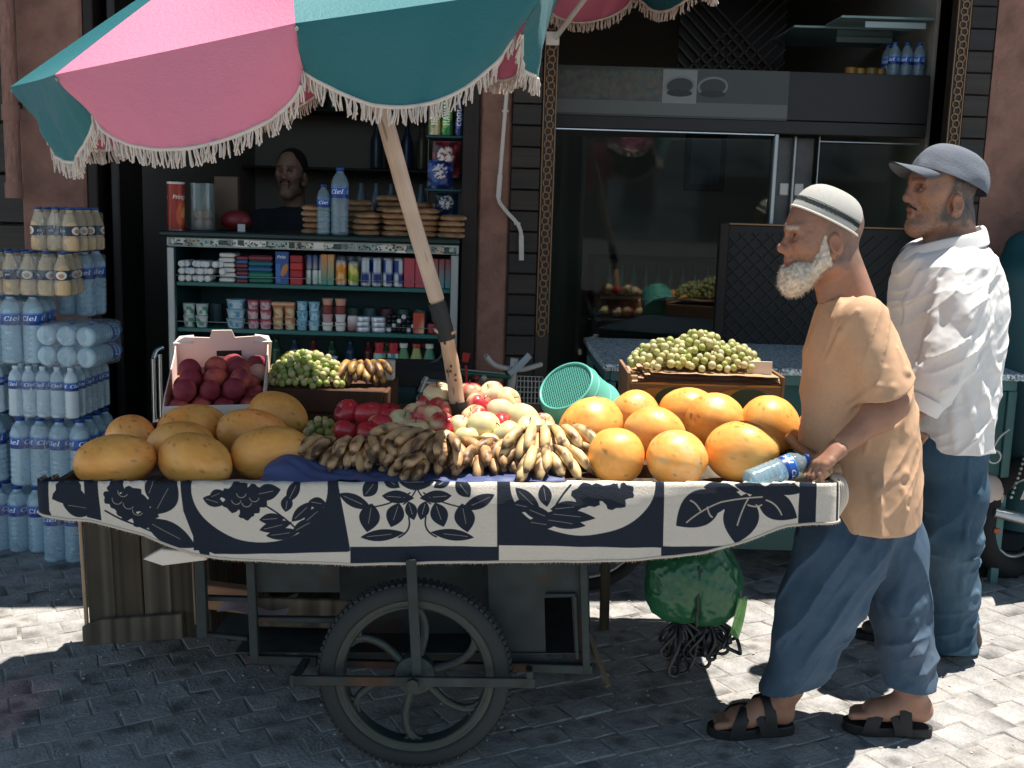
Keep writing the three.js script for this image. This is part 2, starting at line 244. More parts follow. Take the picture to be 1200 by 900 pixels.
// ------------------------------------------------------------------ the row of shops
{
  const b = thing('shop_building', 'pinkish plastered building with an open kiosk and a dark glazed cafe front', 'building');
  const FZ = -5.3, top = 4.6;
  const pil = (x0, x1, z0 = FZ, z1 = -5.75, m = MT.plaster) => mesh('pillar', span(x0, x1, 0.0, top, z1, z0, 0.012), m, b);
  pil(-2.34, -2.035); pil(-0.186, -0.036);
  const rw = mesh('wall', boxUV(grid(40, 70, (u, v) => { const x = 2.175 + u * 2.2, y = v * top; return [x, y, FZ + 0.012 * fbm(x * 3, y * 3, 1) + 0.006 * fbm(x * 14, y * 14, 4)]; })), MT.plaster, b);
  mesh('wall', span(-6, -3.2, 0, top, -5.8, FZ, 0.01), MT.plaster, b);
  mesh('wall', span(2.18, 4.4, 0, top, -5.8, FZ - 0.03, 0.01), MT.plaster, b);
  // timber jamb of the kiosk, and its darker left side
  mesh('door_jamb', span(-0.262, -0.188, 0, top, -5.6, FZ + 0.02, 0.006), MT.brownWood, b);
  mesh('door_jamb', span(-2.033, -1.985, 0, top, -5.6, FZ - 0.01, 0.006), MT.brownWood, b);
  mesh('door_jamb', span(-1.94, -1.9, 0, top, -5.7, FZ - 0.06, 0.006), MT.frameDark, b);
  // dark boarded panels on both sides of the cafe front, each board a piece
  reseed(5);
  const boards = (x0, x1) => { const bm = [MT.board, MT.boardB, MT.boardC]; for (let y = 0.1; y < 3.3; y += 0.0985) { const g = cbox(x1 - x0, 0.0945, 0.026, 0, 0, 0, 0.004); const s = mesh('board', boxUV(g, 1, rr(0, 1), rr(0, 1)), bm[Math.floor(rnd() * 3)], b); s.position.set((x0 + x1) / 2, y + 0.047, FZ - 0.0 + rr(-0.002, 0.002)); } mesh('panel_backing', span(x0, x1, 0.05, 3.4, FZ - 0.2, FZ - 0.02, 0.003), MT.black, b); };
  boards(-0.034, 0.102); boards(2.05, 2.165);
  // gilt chain trim framing the glazed front
  const trim = (x) => { const s = mesh('trim_strip', span(x - 0.032, x + 0.032, 0.72, 3.4, FZ - 0.06, FZ + 0.012, 0.004), mat(0x2e241c, 0.5), b); const l = []; for (let y = 1.0, i = 0; y < 3.3; y += 0.0295, i++) { const g = new THREE.TorusGeometry(0.0155, 0.0034, 5, 12); g.scale(1, 1.12, 1); g.translate(x + (i & 1 ? 0.004 : -0.004), y, FZ + 0.017); l.push(g); } for (const e of [-0.028, 0.028]) l.push(cbox(0.005, 2.3, 0.006, x + e, 2.15, FZ + 0.014, 0.001)); mesh('chain_moulding', l, MT.gilt, s).userData.kind = 'stuff'; };
  trim(0.137); trim(2.018);
  // inside of the kiosk
  mesh('kiosk_back', span(-2.2, -0.12, 0, 3.33, -8.9, -8.75), MT.interior, b);
  mesh('kiosk_side', span(-2.1, -2.04, 0, 3.3, -8.75, -5.75), MT.interior, b);
  mesh('kiosk_side', span(-0.24, -0.19, 0, 3.3, -8.75, -5.61), MT.interior, b);
  mesh('kiosk_floor', span(-2.04, -0.24, 0.0, 0.1, -8.75, -5.35), MT.dark, b);
  mesh('ceiling', span(-3.2, 3.6, 3.32, 3.5, -9, -5.4), MT.dark, b);
  // left neighbour: a closed dark shutter of flat boards
  for (let y = 0.0, i = 0; y < 3.3; y += 0.24, i++) mesh('shutter_board', span(-3.2, -2.345, y + 0.004, y + 0.236, -5.46, -5.42 + 0.004 * (i & 1), 0.006), i % 3 ? MT.board : MT.boardC, b);
  mesh('shutter_backing', span(-3.25, -2.1, 0, 3.3, -5.7, -5.5), MT.interior, b);
  // inside of the cafe
  mesh('cafe_back', span(-0.19, 3.6, 0, 3.3, -9.0, -8.9), MT.interior, b);
  mesh('cafe_side', span(-0.185, -0.1, 0, 3.3, -8.9, -5.76), MT.interior, b);
  mesh('cafe_side', span(3.4, 3.5, 0, 3.3, -8.9, -5.82), MT.interior, b);
  mesh('cafe_floor', span(-0.1, 3.4, 0.0, 0.1, -8.9, -5.35), MT.dark, b);
  mesh('doorstep', span(0.2, 3.4, 0.0, 0.1, -5.34, -5.22, 0.01), mat(0x24303a, 0.7), b);
  // the glazed front: rails, posts and panes
  const gz = -5.62, w = mesh('glazed_front', span(0.16, 2.0, 1.985, 2.05, gz - 0.02, gz + 0.02, 0.004), MT.frameDark, b);
  mesh('rail', span(0.16, 1.262, 1.975, 1.984, gz - 0.012, gz + 0.016, 0.002), MT.chrome, w);
  mesh('post', span(1.262, 1.282, 0.1, 1.984, gz - 0.015, gz + 0.015, 0.003), MT.alu, w);
  mesh('post', span(1.385, 1.398, 0.1, 1.984, gz - 0.12, gz - 0.09, 0.003), MT.alu, w);
  mesh('post', span(1.498, 1.504, 0.1, 1.984, gz - 0.06, gz - 0.05, 0.002), MT.alu, w);
  mesh('rail', span(1.5, 2.0, 1.955, 1.963, gz - 0.06, gz - 0.05, 0.002), MT.alu, w);
  mesh('pane', span(1.506, 1.99, 0.1, 1.95, gz - 0.066, gz - 0.062, 0.0005), MT.glass, w);
  const leaf = mesh('door_pane', span(-1.09, -0.004, 0.1, 1.96, -0.003, 0.003, 0.0005), MT.glass, w); leaf.position.set(1.258, 0, gz - 0.03); leaf.rotation.y = -0.19;   // glass door standing a little open, inwards
  mesh('marble_panel', span(1.284, 1.496, 0.1, 1.98, gz - 0.2, gz - 0.13, 0.004), mat(0x6f7272, 0.35, { map: rep(T.stone, 2, 2) }), w);
  for (const x of [1.355, 1.43]) mesh('light_switch', cbox(0.045, 0.06, 0.012, x, 1.72, gz - 0.122, 0.004), MT.whitePaint, w);
  // menu board above the door: faded pictures of dishes
  const menu = canvas(1024, 220, (c, W, H) => {
    c.fillStyle = '#3d4240'; c.fillRect(0, 0, W, H); let s = 3; const r = () => (s = (s * 16807) % 2147483647) / 2147483647;
    for (let i = 0; i < 900; i++) { c.fillStyle = `rgba(${60 + r() * 50},${66 + r() * 40},${60 + r() * 30},.35)`; c.beginPath(); c.arc(r() * 560, 20 + r() * 120, 3 + r() * 12, 0, 7); c.fill(); }
    c.fillStyle = '#5b605c'; c.fillRect(0, 150, W, 60); c.fillStyle = '#7c827e'; c.fillRect(470, 6, 150, 150);
    c.strokeStyle = '#6e7474'; c.lineWidth = 10; c.fillStyle = '#2e2f2a'; for (const x of [545, 690]) { c.beginPath(); c.ellipse(x, 78, 62, 40, -0.1, 0, 7); c.fill(); c.stroke(); c.fillStyle = '#20211e'; c.beginPath(); c.ellipse(x, 110, 56, 16, 0, 0, 7); c.fill(); c.fillStyle = '#2e2f2a'; }
  });
  mesh('menu_board', new THREE.PlaneGeometry(1.14, 0.235).translate(0.74, 2.165, gz + 0.03), mat(0xffffff, 0.45, { map: menu }), b);
  mesh('menu_board_box', span(0.165, 2.0, 2.052, 2.285, gz - 0.05, gz + 0.02), MT.frameDark, b);
  mesh('lintel', span(0.165, 2.0, 2.9, 3.32, gz - 0.2, gz), MT.dark, b);
  // a fretwork screen glimpsed high up inside
  const sc = mesh('fretwork_screen', span(0.95, 1.6, 2.36, 2.9, -7.04, -7.02), MT.black, b);
  const fl = []; for (let i = 0; i < 9; i++) for (const s of [-1, 1]) { const x = s > 0 ? 0.95 + i * 0.075 : 1.0 + i * 0.075, e = s > 0 ? Math.min(0.52, 1.6 - x) : Math.min(0.52, x - 0.95); fl.push(bar([x, 2.38, -6.99], [x + s * e, 2.38 + e, -6.99], 0.03, 0.014)); } mesh('lattice', fl, mat(0x5a4c3e, 0.6), sc).userData.kind = 'stuff';
  // roof that overhangs the shop fronts; a slanting front edge
  const rs = new THREE.Shape(); rs.moveTo(-6, 5.75); rs.lineTo(4.4, 5.75); rs.lineTo(4.4, 5.13); rs.lineTo(2.05, 4.85); rs.lineTo(-1.72, 4.42); rs.lineTo(-6, 3.95); rs.closePath();
  const rg = new THREE.ExtrudeGeometry(rs, { depth: 0.1, bevelEnabled: false }); rg.rotateX(-Math.PI / 2); mesh('canopy', boxUV(rg.translate(0, 3.9, 0)), MT.brownWood, b);
  mesh('upper_wall', span(-6, 4.4, 3.51, 6.5, -6.2, -5.36), MT.plaster, b);
}

// the far side of the square, behind the viewer: it closes off the lowest sky and shows in the glass
{
  const b = thing('opposite_building', 'plain plastered house row across the square, mirrored in the cafe glass', 'building');
  mesh('wall', span(-60, 60, -0.02, 5, 42, 46, 0.02), mat(0x8f979c, 0.9, { map: rep(T.stone, 0.4, 0.4) }), b);
  for (let i = 0; i < 9; i++) { const x = -32 + i * 8; mesh('doorway', span(x - 1.6, x + 1.6, 0.0, 3.2, 41.9, 41.99, 0.01), MT.board, b); mesh('window', span(x + 2.6, x + 4, 1.4, 3.2, 41.9, 41.99, 0.01), MT.frameDark, b); }
}
// ------------------------------------------------------------------ kiosk: display fridge and what stands in and on it
const band = (g, stops) => paint(g, (x, y) => { let c = stops[0][1]; for (const s of stops) if (y >= s[0]) c = s[1]; return c; });
const C = h => { const c = new THREE.Color(h); return [c.r, c.g, c.b]; };
const VC = mat(0xffffff, 0.45, { vertexColors: true });
const VCshiny = mat(0xffffff, 0.25, { vertexColors: true, metalness: 0.35 });
const PETclear = pmat(0xcfe9f5, 0.08, { transmission: 0.75, thickness: 0 });
{
  const f = thing('display_fridge', 'aluminium framed display fridge full of drinks and yoghurts inside the kiosk', 'fridge');
  const x0 = -1.632, x1 = -0.268;
  mesh('counter_top', span(x0 - 0.03, x1 + 0.004, 1.412, 1.437, -5.78, -5.19, 0.006), mat(0x16302f, 0.35), f);
  const strip = canvas(1024, 32, (c) => { c.fillStyle = '#8d9a94'; c.fillRect(0, 0, 1024, 32); let s = 11; const r = () => (s = (s * 16807) % 2147483647) / 2147483647; for (let i = 0; i < 70; i++) { c.fillStyle = ['#cfd2c6', '#6d7a74', '#b7a992', '#e2dfd4', '#3f4c4a', '#a2b4ac'][Math.floor(r() * 6)]; c.fillRect(r() * 1024, 2 + r() * 6, 10 + r() * 50, 14 + r() * 12); } c.fillStyle = '#2a3432'; for (let i = 0; i < 240; i++) c.fillRect(r() * 1024, 6 + r() * 18, 2 + r() * 5, 2 + r() * 5); });
  const sg = new THREE.PlaneGeometry(x1 - x0 - 0.02, 0.042).translate((x0 + x1) / 2, 1.386, -5.2065);
  mesh('price_strip', sg, mat(0xffffff, 0.5, { map: strip }), f);
  mesh('top_rail', span(x0, x1, 1.364, 1.41, -5.25, -5.209, 0.004), MT.alu, f);
  mesh('post', span(x0, x0 + 0.032, 0.62, 1.363, -5.25, -5.205, 0.005), MT.alu, f);
  mesh('post', span(x1 - 0.034, x1, 0.62, 1.363, -5.25, -5.205, 0.005), MT.alu, f);
  mesh('sill', span(x0, x1, 0.56, 0.66, -5.25, -5.2, 0.005), MT.alu, f);
  mesh('base_cabinet', span(x0, x1, 0.1, 0.555, -5.7, -5.21, 0.006), mat(0x8f9696, 0.5), f);
  const inn = mat(0x1d4748, 0.5);
  mesh('back_panel', span(x0, x1, 0.6, 1.41, -5.72, -5.7), inn, f);
  mesh('side_panel', span(x0, x0 + 0.02, 0.6, 1.41, -5.7, -5.251), inn, f);
  mesh('side_panel', span(x1 - 0.02, x1, 0.6, 1.41, -5.7, -5.251), inn, f);
  for (const y of [1.2, 0.982, 0.756]) { const s = mesh('shelf', span(x0 + 0.034, x1 - 0.036, y - 0.02, y, -5.69, -5.235, 0.003), mat(0x2b6a66, 0.3), f); mesh('price_rail', tube([[x0 + 0.034, y + 0.03, -5.232], [x1 - 0.036, y + 0.03, -5.232]], 0.0016, 2, 5), MT.alu, s); }
  mesh('crash_rail', [rod([x0 - 0.03, 0.5, -5.17], [x0 - 0.03, 0.86, -5.17], 0.012), rod([x0 - 0.055, 0.5, -5.15], [x0 - 0.055, 0.84, -5.15], 0.012), tube([[x0 - 0.055, 0.84, -5.15], [x0 - 0.045, 0.875, -5.17], [x0 - 0.02, 0.89, -5.19]], 0.012)], MT.chrome, f);
}
{
  reseed(91);
  const PX = px => -1.628 + (px - 195) * 0.003971, F = [0, 1.2005, 0.9825, 0.7565];
  const canGeo = (r, h) => lathe([[0, 0], [r * 0.8, 0], [r, h * 0.05], [r, h * 0.9], [r * 0.82, h * 0.985], [r * 0.8, h], [0, h * 0.985]], 18);
  const cupGeo = (r, h) => lathe([[0, 0], [r * 0.76, 0], [r * 0.8, 0.003], [r * 0.95, h * 0.86], [r, h * 0.9], [r, h], [0, h * 0.995]], 18);
  const bottleGeo = (r, h) => lathe([[0, 0], [r * 0.9, 0], [r, h * 0.04], [r, h * 0.55], [r * 0.92, h * 0.6], [r, h * 0.65], [r * 0.7, h * 0.78], [r * 0.42, h * 0.86], [r * 0.42, h * 0.89], [r * 0.5, h * 0.9], [r * 0.5, h], [0, h]], 18);
  const speck = (g, base, alt, f, sd, y0 = 0.1, y1 = 0.85) => { g.computeBoundingBox(); const h = g.boundingBox.max.y; return paint(g, (x, y, z) => { const t = y / h; if (t > y1) return C(base[1]); if (t < y0) return C(base[2] ?? base[1]); return noise(x * f + sd, y * f, z * f) > 0.1 ? C(alt) : C(base[0]); }); };
  const refine = g => { let q = g.index ? g : g; return q; };
  const lath = (pts, n, sub) => { const o = []; for (let i = 0; i + 1 < pts.length; i++) for (let k = 0; k < sub; k++) o.push([mix(pts[i][0], pts[i + 1][0], k / sub), mix(pts[i][1], pts[i + 1][1], k / sub)]); o.push(pts.at(-1)); return lathe(o, n); };
  const fineCup = (r, h) => lath([[0, 0], [r * 0.76, 0], [r * 0.8, 0.003], [r * 0.95, h * 0.86], [r, h * 0.9], [r, h], [0, h * 0.995]], 26, 5);
  const fineCan = (r, h) => lath([[0, 0], [r * 0.8, 0], [r, h * 0.05], [r, h * 0.9], [r * 0.82, h * 0.985], [r * 0.8, h], [0, h * 0.985]], 26, 7);
  const place = (row, px, n, stack, w, geo, h, material, name, label, cat, group, zz = -5.28, dy = 0) => { for (let i = 0; i < n; i++) for (let k = 0; k < stack; k++) one(name, geo, material, label, cat, group, [PX(px) + w * (i + 0.5) + rr(-0.002, 0.002), F[row] + dy + k * h, zz + rr(-0.008, 0.004)], rr(0, 6.28)); };
  // top row
  const rollG = band(lathe([[0, 0], [0.013, 0], [0.016, 0.004], [0.016, 0.1], [0.012, 0.105], [0, 0.105]], 14).rotateX(Math.PI / 2).translate(0, 0.016, -0.05), [[-1, C(0xdfe2e0)]]);
  for (let k = 0; k < 22; k++) { const c = k % 9, r = Math.floor(k / 9); one('wrapped_roll', rollG, VC, 'white ended foil roll in the heap at the fridge corner', 'sweets', 'white rolls heaped on the top shelf', [PX(210) + 0.033 * c * 0.9 % 0.13 + (k > 10 ? 0.07 : 0) * (k & 1), F[1] + r * 0.034 + (c > 4 ? 0.034 : 0), -5.27 - 0.012 * (k % 3)]); }
  for (let k = 0; k < 6; k++) one('paper_packet', cbox(0.075, 0.019, 0.1, 0, 0.0105, 0, 0.006), mat(0xe3e1da, 0.6), 'flat white packet in the stack on the top shelf', 'packet', 'stack of white packets', [PX(262) + rr(-0.003, 0.003), F[1] + k * 0.0235, -5.3], rr(-0.06, 0.06));
  for (let k = 0; k < 7; k++) one('biscuit_pack', cbox(0.055, 0.017, 0.1, 0, 0.0085, 0, 0.004), mat([0x7a2b34, 0x2d5c8e, 0x833640, 0x4a2b3c][k % 4], 0.4), 'small red or blue biscuit pack in a stack', 'packet', 'stacked biscuit packs', [PX(280), F[1] + k * 0.018, -5.3], rr(-0.05, 0.05));
  for (let k = 0; k < 5; k++) one('snack_bag', cbox(0.115, 0.026, 0.11, 0, 0.013, 0, 0.011), mat([0x1d6a58, 0x1f7a63, 0x265d86, 0x1b6470, 0x7b3340][k], 0.3), 'green or blue glossy snack bag lying on the top shelf', 'snack', 'pile of glossy snack bags', [PX(302), F[1] + k * 0.0265, -5.3], rr(-0.08, 0.08));
  const pt = canvas(64, 160, (c) => { c.fillStyle = '#1c4f96'; c.fillRect(0, 0, 64, 160); c.fillStyle = '#e9eef2'; c.font = 'bold italic 22px sans-serif'; c.fillText('Prin', 6, 34); c.fillStyle = '#c87c3c'; c.beginPath(); c.ellipse(44, 90, 14, 34, 0.4, 0, 7); c.fill(); c.fillStyle = '#2f74bd'; c.fillRect(4, 60, 20, 92); });
  one('biscuit_box', new THREE.BoxGeometry(0.062, 0.152, 0.03).translate(0, 0.076, 0), mat(0xffffff, 0.35, { map: pt }), 'tall blue biscuit box with white lettering', 'box', null, [PX(328), F[1], -5.26], -0.05);
  for (let k = 0; k < 4; k++) one('chocolate_box', cbox(0.056, 0.034, 0.09, 0, 0.017, 0, 0.003), mat([0xb41f27, 0xa81c25, 0xbe2a2a, 0x99202a][k], 0.35), 'bright red box in the red stack', 'box', 'stack of red boxes', [PX(345), F[1] + k * 0.0345, -5.28]);
  place(1, 354, 3, 1, 0.031, band(canGeo(0.0145, 0.07), [[0, C(0xa9c6c4)], [0.02, C(0x3c8d94)], [0.05, C(0xc9d6d2)]]), 0.071, VCshiny, 'small_can', 'short teal and silver can, lower of two', 'can', 'short teal cans');
  place(1, 354, 3, 1, 0.031, band(canGeo(0.0145, 0.07), [[0, C(0x9aa6b4)], [0.015, C(0x8a3440)], [0.05, C(0x44548a)]]), 0.071, VCshiny, 'small_can', 'short red and blue can standing on a teal can', 'can', 'short red cans', -5.28, 0.071);
  for (const [px, c1, c2] of [[377, 0xd98f56, 0x3f9a86], [385, 0xdca067, 0x55a28a]]) one('juice_carton', band(cbox(0.03, 0.145, 0.04, 0, 0.0725, 0, 0.002), [[0, C(c2)], [0.07, C(c1)]]), VC, 'narrow orange and green juice carton', 'carton', 'orange and green cartons', [PX(px), F[1], -5.28]);
  one('fruit_can', speck(fineCan(0.026, 0.122), [0xd98a36, 0xb4b6b4, 0xb4b6b4], 0xe9c089, 55, 2), VCshiny, 'orange fruit drink can beside the green one', 'can', null, [PX(397), F[1], -5.275]);
  one('fruit_can', speck(fineCan(0.026, 0.115), [0x8fae3c, 0xb4b6b4, 0xb4b6b4], 0xe2cf7a, 50, 6), VCshiny, 'yellow green fruit drink can', 'can', null, [PX(412), F[1], -5.275]);
  const en = paint(fineCan(0.0245, 0.135), (x, y, z) => { const t = y / 0.135, a = Math.atan2(z, x); return t < 0.08 || t > 0.93 ? C(0xc3c8cc) : ((Math.floor((a + Math.PI) / (Math.PI / 2)) + (t > 0.52 ? 1 : 0)) & 1 ? C(0x1c357e) : C(0xb8c2cc)); });
  for (let i = 0; i < 4; i++) one('slim_can', en, VCshiny, 'slim blue and silver chequered energy drink can', 'can', 'blue and silver slim cans', [PX(427) + i * 0.0515, F[1], -5.27], 0.6 + i * 0.35);
  for (let i = 0; i < 2; i++) one('milk_carton', speck(band(cbox(0.05, 0.14, 0.05, 0, 0.07, 0, 0.003), [[0, C(0xd6c8c4)]]), [0xe0d6d2, 0xb94a58, 0xb94a58], 0x9a4a55, 45, i * 3, 0.08, 0.78), VC, 'pink topped milk carton in the fridge', 'carton', 'pink milk cartons', [PX(479) + i * 0.053, F[1], -5.275]);
  for (let i = 0; i < 3; i++) one('milk_carton', band(cbox(0.026, 0.14, 0.04, 0, 0.07, 0, 0.003), [[0, C(0x4f9ca4)], [0.1, C(0xa04a50)]]), VC, 'narrow teal milk carton at the fridge edge', 'carton', 'teal milk cartons', [PX(510) + i * 0.03, F[1], -5.275]);
  // a second rank of cans behind, seen over and between the first
  for (let i = 0; i < 16; i++) one('back_can', band(canGeo(0.026, 0.135), [[0, C(0x8a9296)], [0.02, C([0x274a8a, 0x8a2f36, 0xb77a36, 0x2d6f5c][i % 4])], [0.12, C(0x9aa2a6)]]), VCshiny, 'drink can in the rear rank of the top shelf', 'can', 'rear rank cans', [PX(345) + i * 0.046, F[1], -5.42]);
  // middle row
  const whiteGreen = speck(fineCup(0.03, 0.055), [0xd5ddd6, 0xc2cac6, 0xd5ddd6], 0x4e9277, 60, 1);
  place(2, 206, 2, 2, 0.062, whiteGreen, 0.056, VC, 'yoghurt_pot', 'white and green yoghurt pot beside the fridge post', 'yoghurt', 'white and green yoghurt pots');
  place(2, 258, 1, 3, 0.094, speck(fineCup(0.046, 0.045), [0xb9d3dd, 0x9fc4d4, 0xc9dbe0], 0x5b97b4, 60, 3), 0.046, VC, 'cheese_tub', 'wide pale blue cheese tub in a stack', 'tub', 'stack of wide blue tubs');
  place(2, 284, 2, 3, 0.059, speck(fineCup(0.028, 0.045), [0xd9bcc0, 0xb0465a, 0xcfb8b8], 0xb7727e, 70, 5), 0.046, VC, 'yoghurt_pot', 'pink yoghurt pot in a column of three', 'yoghurt', 'pink yoghurt pots');
  place(2, 314, 2, 2, 0.056, speck(fineCup(0.027, 0.055), [0xdcc49a, 0xc8895a, 0xe0d2b4], 0xc07a4c, 70, 8), 0.056, VC, 'yoghurt_pot', 'tan and orange yoghurt pot in a column of two', 'yoghurt', 'orange yoghurt pots');
  one('lid_tray', cbox(0.11, 0.018, 0.06, 0, 0.009, 0, 0.006), mat(0xe0aa86, 0.6), 'peach coloured tray lying across the orange pots', 'tray', null, [PX(328), F[2] + 0.1125, -5.28]);
  place(2, 343, 2, 3, 0.058, speck(fineCup(0.0275, 0.045), [0xa8d2de, 0x7fb6cc, 0xb6d6de], 0x4f95b4, 70, 11), 0.046, VC, 'yoghurt_pot', 'sky blue yoghurt pot in a column of three', 'yoghurt', 'blue yoghurt pots');
  for (let i = 0; i < 2; i++) { const x = PX(381) + i * 0.062; one('paper_cup', cupGeo(0.027, 0.042), mat(0xe4e0d8, 0.6), 'white cup at the bottom of a mixed column', 'cup', 'white cups', [x, F[2], -5.275]); one('paper_cup', cupGeo(0.026, 0.038), mat(i ? 0xe0dcd6 : 0xc79c9c, 0.6), i ? 'second white cup on top of a white cup' : 'pink cup standing on a white cup', 'cup', null, [x, F[2] + 0.0425, -5.275]); one('paper_cup', cupGeo(0.026, 0.04), mat(0x8a3c3a, 0.5), 'dark red cup third up in a mixed column', 'cup', 'dark red cups', [x, F[2] + 0.081, -5.275]); one('paper_cup', cupGeo(0.027, 0.034), mat(0xcf9d84, 0.6), 'tan cup on top of a mixed column', 'cup', 'tan cups', [x, F[2] + 0.1215, -5.275]); }
  one('sauce_jar', band(canGeo(0.024, 0.075), [[0, C(0x7d1f26)], [0.06, C(0xd8d2cc)]]), VC, 'small dark red jar with a pale lid beside the cups', 'jar', null, [PX(411), F[2], -5.275]);
  for (let i = 0; i < 3; i++) one('sauce_jar', canGeo(0.022, 0.06), mat(0x7d2a34, 0.5), 'dark red tub behind the tins', 'jar', 'dark red tubs', [PX(408) + i * 0.05, F[2], -5.38]);
  place(2, 414, 2, 3, 0.075, band(canGeo(0.035, 0.024), [[0, C(0xc9d2da)], [0.004, C(0x6d87b4)], [0.019, C(0xd3d9de)]]), 0.0245, VCshiny, 'fish_tin', 'flat blue and white tin in a stack of three', 'tin', 'flat blue tins');
  const cg = new THREE.IcosahedronGeometry(0.0125, 1);
  for (let k = 0; k < 28; k++) one('chocolate_ball', cg, k % 4 ? mat(0x16181c, 0.3) : mat(0xd7d9da, 0.35), k % 4 ? 'black wrapped sweet in the heap on the middle shelf' : 'white wrapped sweet in the heap on the middle shelf', 'sweets', k % 4 ? 'black sweets' : 'white sweets', [PX(455) + (k % 7) * 0.0235, F[2] + 0.0125 + Math.floor(k / 7) * 0.0215, -5.27 - 0.006 * (k % 3)]);
  one('cereal_pack', speck(band(cbox(0.052, 0.1, 0.05, 0, 0.05, 0, 0.004), [[0, C(0xa8422e)]]), [0xc1492f, 0xc1492f, 0xc1492f], 0xe4c19a, 90, 2, 0, 1), VC, 'red and cream patterned packet near the pole', 'packet', null, [PX(491), F[2], -5.275]);
  one('tomato_tin', canGeo(0.03, 0.05), mat(0x8d2530, 0.35), 'short red tin next to the patterned packet', 'tin', null, [PX(508), F[2], -5.28]);
  // bottom row
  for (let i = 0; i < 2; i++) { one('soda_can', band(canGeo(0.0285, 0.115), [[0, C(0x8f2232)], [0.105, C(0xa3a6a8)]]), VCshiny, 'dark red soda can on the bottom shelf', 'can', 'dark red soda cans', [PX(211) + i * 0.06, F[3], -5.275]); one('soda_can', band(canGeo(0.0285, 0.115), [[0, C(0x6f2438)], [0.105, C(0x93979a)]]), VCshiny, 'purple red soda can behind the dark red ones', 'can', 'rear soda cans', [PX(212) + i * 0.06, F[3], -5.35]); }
  place(3, 328, 5, 2, 0.052, speck(fineCup(0.0255, 0.05), [0xd6dedc, 0xc8d4d6, 0xd6dedc], 0x4d8f9c, 70, 17), 0.051, VC, 'yoghurt_pot', 'white and teal yoghurt pot on the bottom shelf', 'yoghurt', 'white and teal yoghurt pots');
  for (let i = 0; i < 2; i++) one('milk_bottle', paint(lath([[0, 0], [0.026, 0], [0.029, 0.006], [0.029, 0.125], [0.02, 0.145], [0.02, 0.15], [0.0225, 0.151], [0.0225, 0.178], [0, 0.178]], 22, 5), (x, y, z) => y > 0.125 ? C(0xb4262e) : y < 0.02 ? C(0x3f7f5c) : noise(x * 60 + 9 * i, y * 40, z * 60) > 0.05 ? C(0x2f8f9c) : C(i ? 0xd5ddd2 : 0x9cc7b6)), VC, 'red capped bottle with a teal and white label', 'bottle', 'red capped bottles', [PX(444) + i * 0.067, F[3], -5.27]);
  for (let i = 0; i < 3; i++) one('juice_bottle', paint(lath([[0, 0], [0.028, 0], [0.031, 0.008], [0.031, 0.06], [0.029, 0.064], [0.031, 0.07], [0.031, 0.1], [0.021, 0.135], [0.0165, 0.15], [0.0165, 0.156], [0.02, 0.157], [0.02, 0.177], [0, 0.177]], 22, 4), (x, y, z) => y > 0.156 ? C(i === 1 ? 0xa8392e : 0xd8d6c8) : y > 0.06 && y < 0.1 ? C(0xcfd0c4) : C([0x5c8a5a, 0x9aa865, 0x4d8a6c][i])), mat(0xffffff, 0.15, { vertexColors: true }), i === 1 ? 'juice bottle with an orange cap, between two pale capped ones' : 'green juice bottle with a pale cap', 'bottle', i === 1 ? null : 'pale capped juice bottles', [PX(473) + i * 0.062, F[3], -5.27]);
  for (let i = 0; i < 12; i++) one('back_bottle', band(bottleGeo(0.028, 0.16), [[0, C([0x33593f, 0x2f4c66, 0x6a3038][i % 3])]]), mat(0xffffff, 0.2, { vertexColors: true }), 'dark bottle in the rear rank of the bottom shelf', 'bottle', 'rear rank bottles', [PX(240) + i * 0.092, F[3], -5.45]);
  for (let i = 0; i < 14; i++) one('back_tub', band(canGeo(0.032, 0.1), [[0, C([0x4a6a72, 0x6a4048, 0x3f5c54][i % 3])]]), VC, 'dim tub in the rear rank of the middle shelf', 'tub', 'rear rank tubs', [PX(235) + i * 0.084, F[2], -5.45]);
  // flat breads on the counter
  reseed(17);
  const breads = [0, 1, 2, 3].map(s => { const g = lath([[0, 0], [0.05, 0.001], [0.063, 0.006], [0.066, 0.013], [0.061, 0.021], [0.045, 0.0265], [0, 0.028]], 30, 3); const p = g.attributes.position; for (let i = 0; i < p.count; i++) { const x = p.getX(i), y = p.getY(i), z = p.getZ(i), n = noise(x * 22 + s * 7, y * 20, z * 22); p.setXYZ(i, x * (1 + 0.05 * n), y * (1 + 0.12 * noise(x * 30, s, z * 30)), z * (1 + 0.05 * n)); } g.computeVertexNormals(); return paint(g, (x, y, z) => { const k = 0.85 + 0.35 * fbm(x * 40 + s, y * 40, z * 40), e = sstep(0.004, 0.018, y + 0.006 * noise(x * 60, 3, z * 60)); return [mix(0.50, 0.36, e) * k, mix(0.34, 0.17, e) * k, mix(0.2, 0.07, e) * k]; }); });
  const bm = mat(0xffffff, 0.85, { vertexColors: true });
  const stack = (px, n, z, lab) => { for (let k = 0; k < n; k++) one('flat_bread', breads[Math.floor(rnd() * 4)], bm, lab, 'bread', lab, [PX(px) + rr(-0.006, 0.006), 1.4372 + k * 0.0275, z + rr(-0.006, 0.006)], rr(0, 6.28)); };
  stack(364, 5, -5.33, 'round flat bread in the low stack behind the small water bottle');
  stack(426, 4, -5.31, 'round flat bread in the stack right of the large water bottle'); stack(461, 5, -5.31, 'round flat bread in the tall front stack left of the parasol pole'); stack(497, 5, -5.33, 'round flat bread in the front stack behind the parasol pole'); stack(529, 4, -5.3, 'round flat bread in the stack against the brown jamb');
  stack(412, 6, -5.47, 'round flat bread in a rear stack'); stack(448, 7, -5.47, 'round flat bread in a rear stack'); stack(487, 6, -5.48, 'round flat bread in a rear stack'); stack(517, 6, -5.46, 'round flat bread in a rear stack');
}
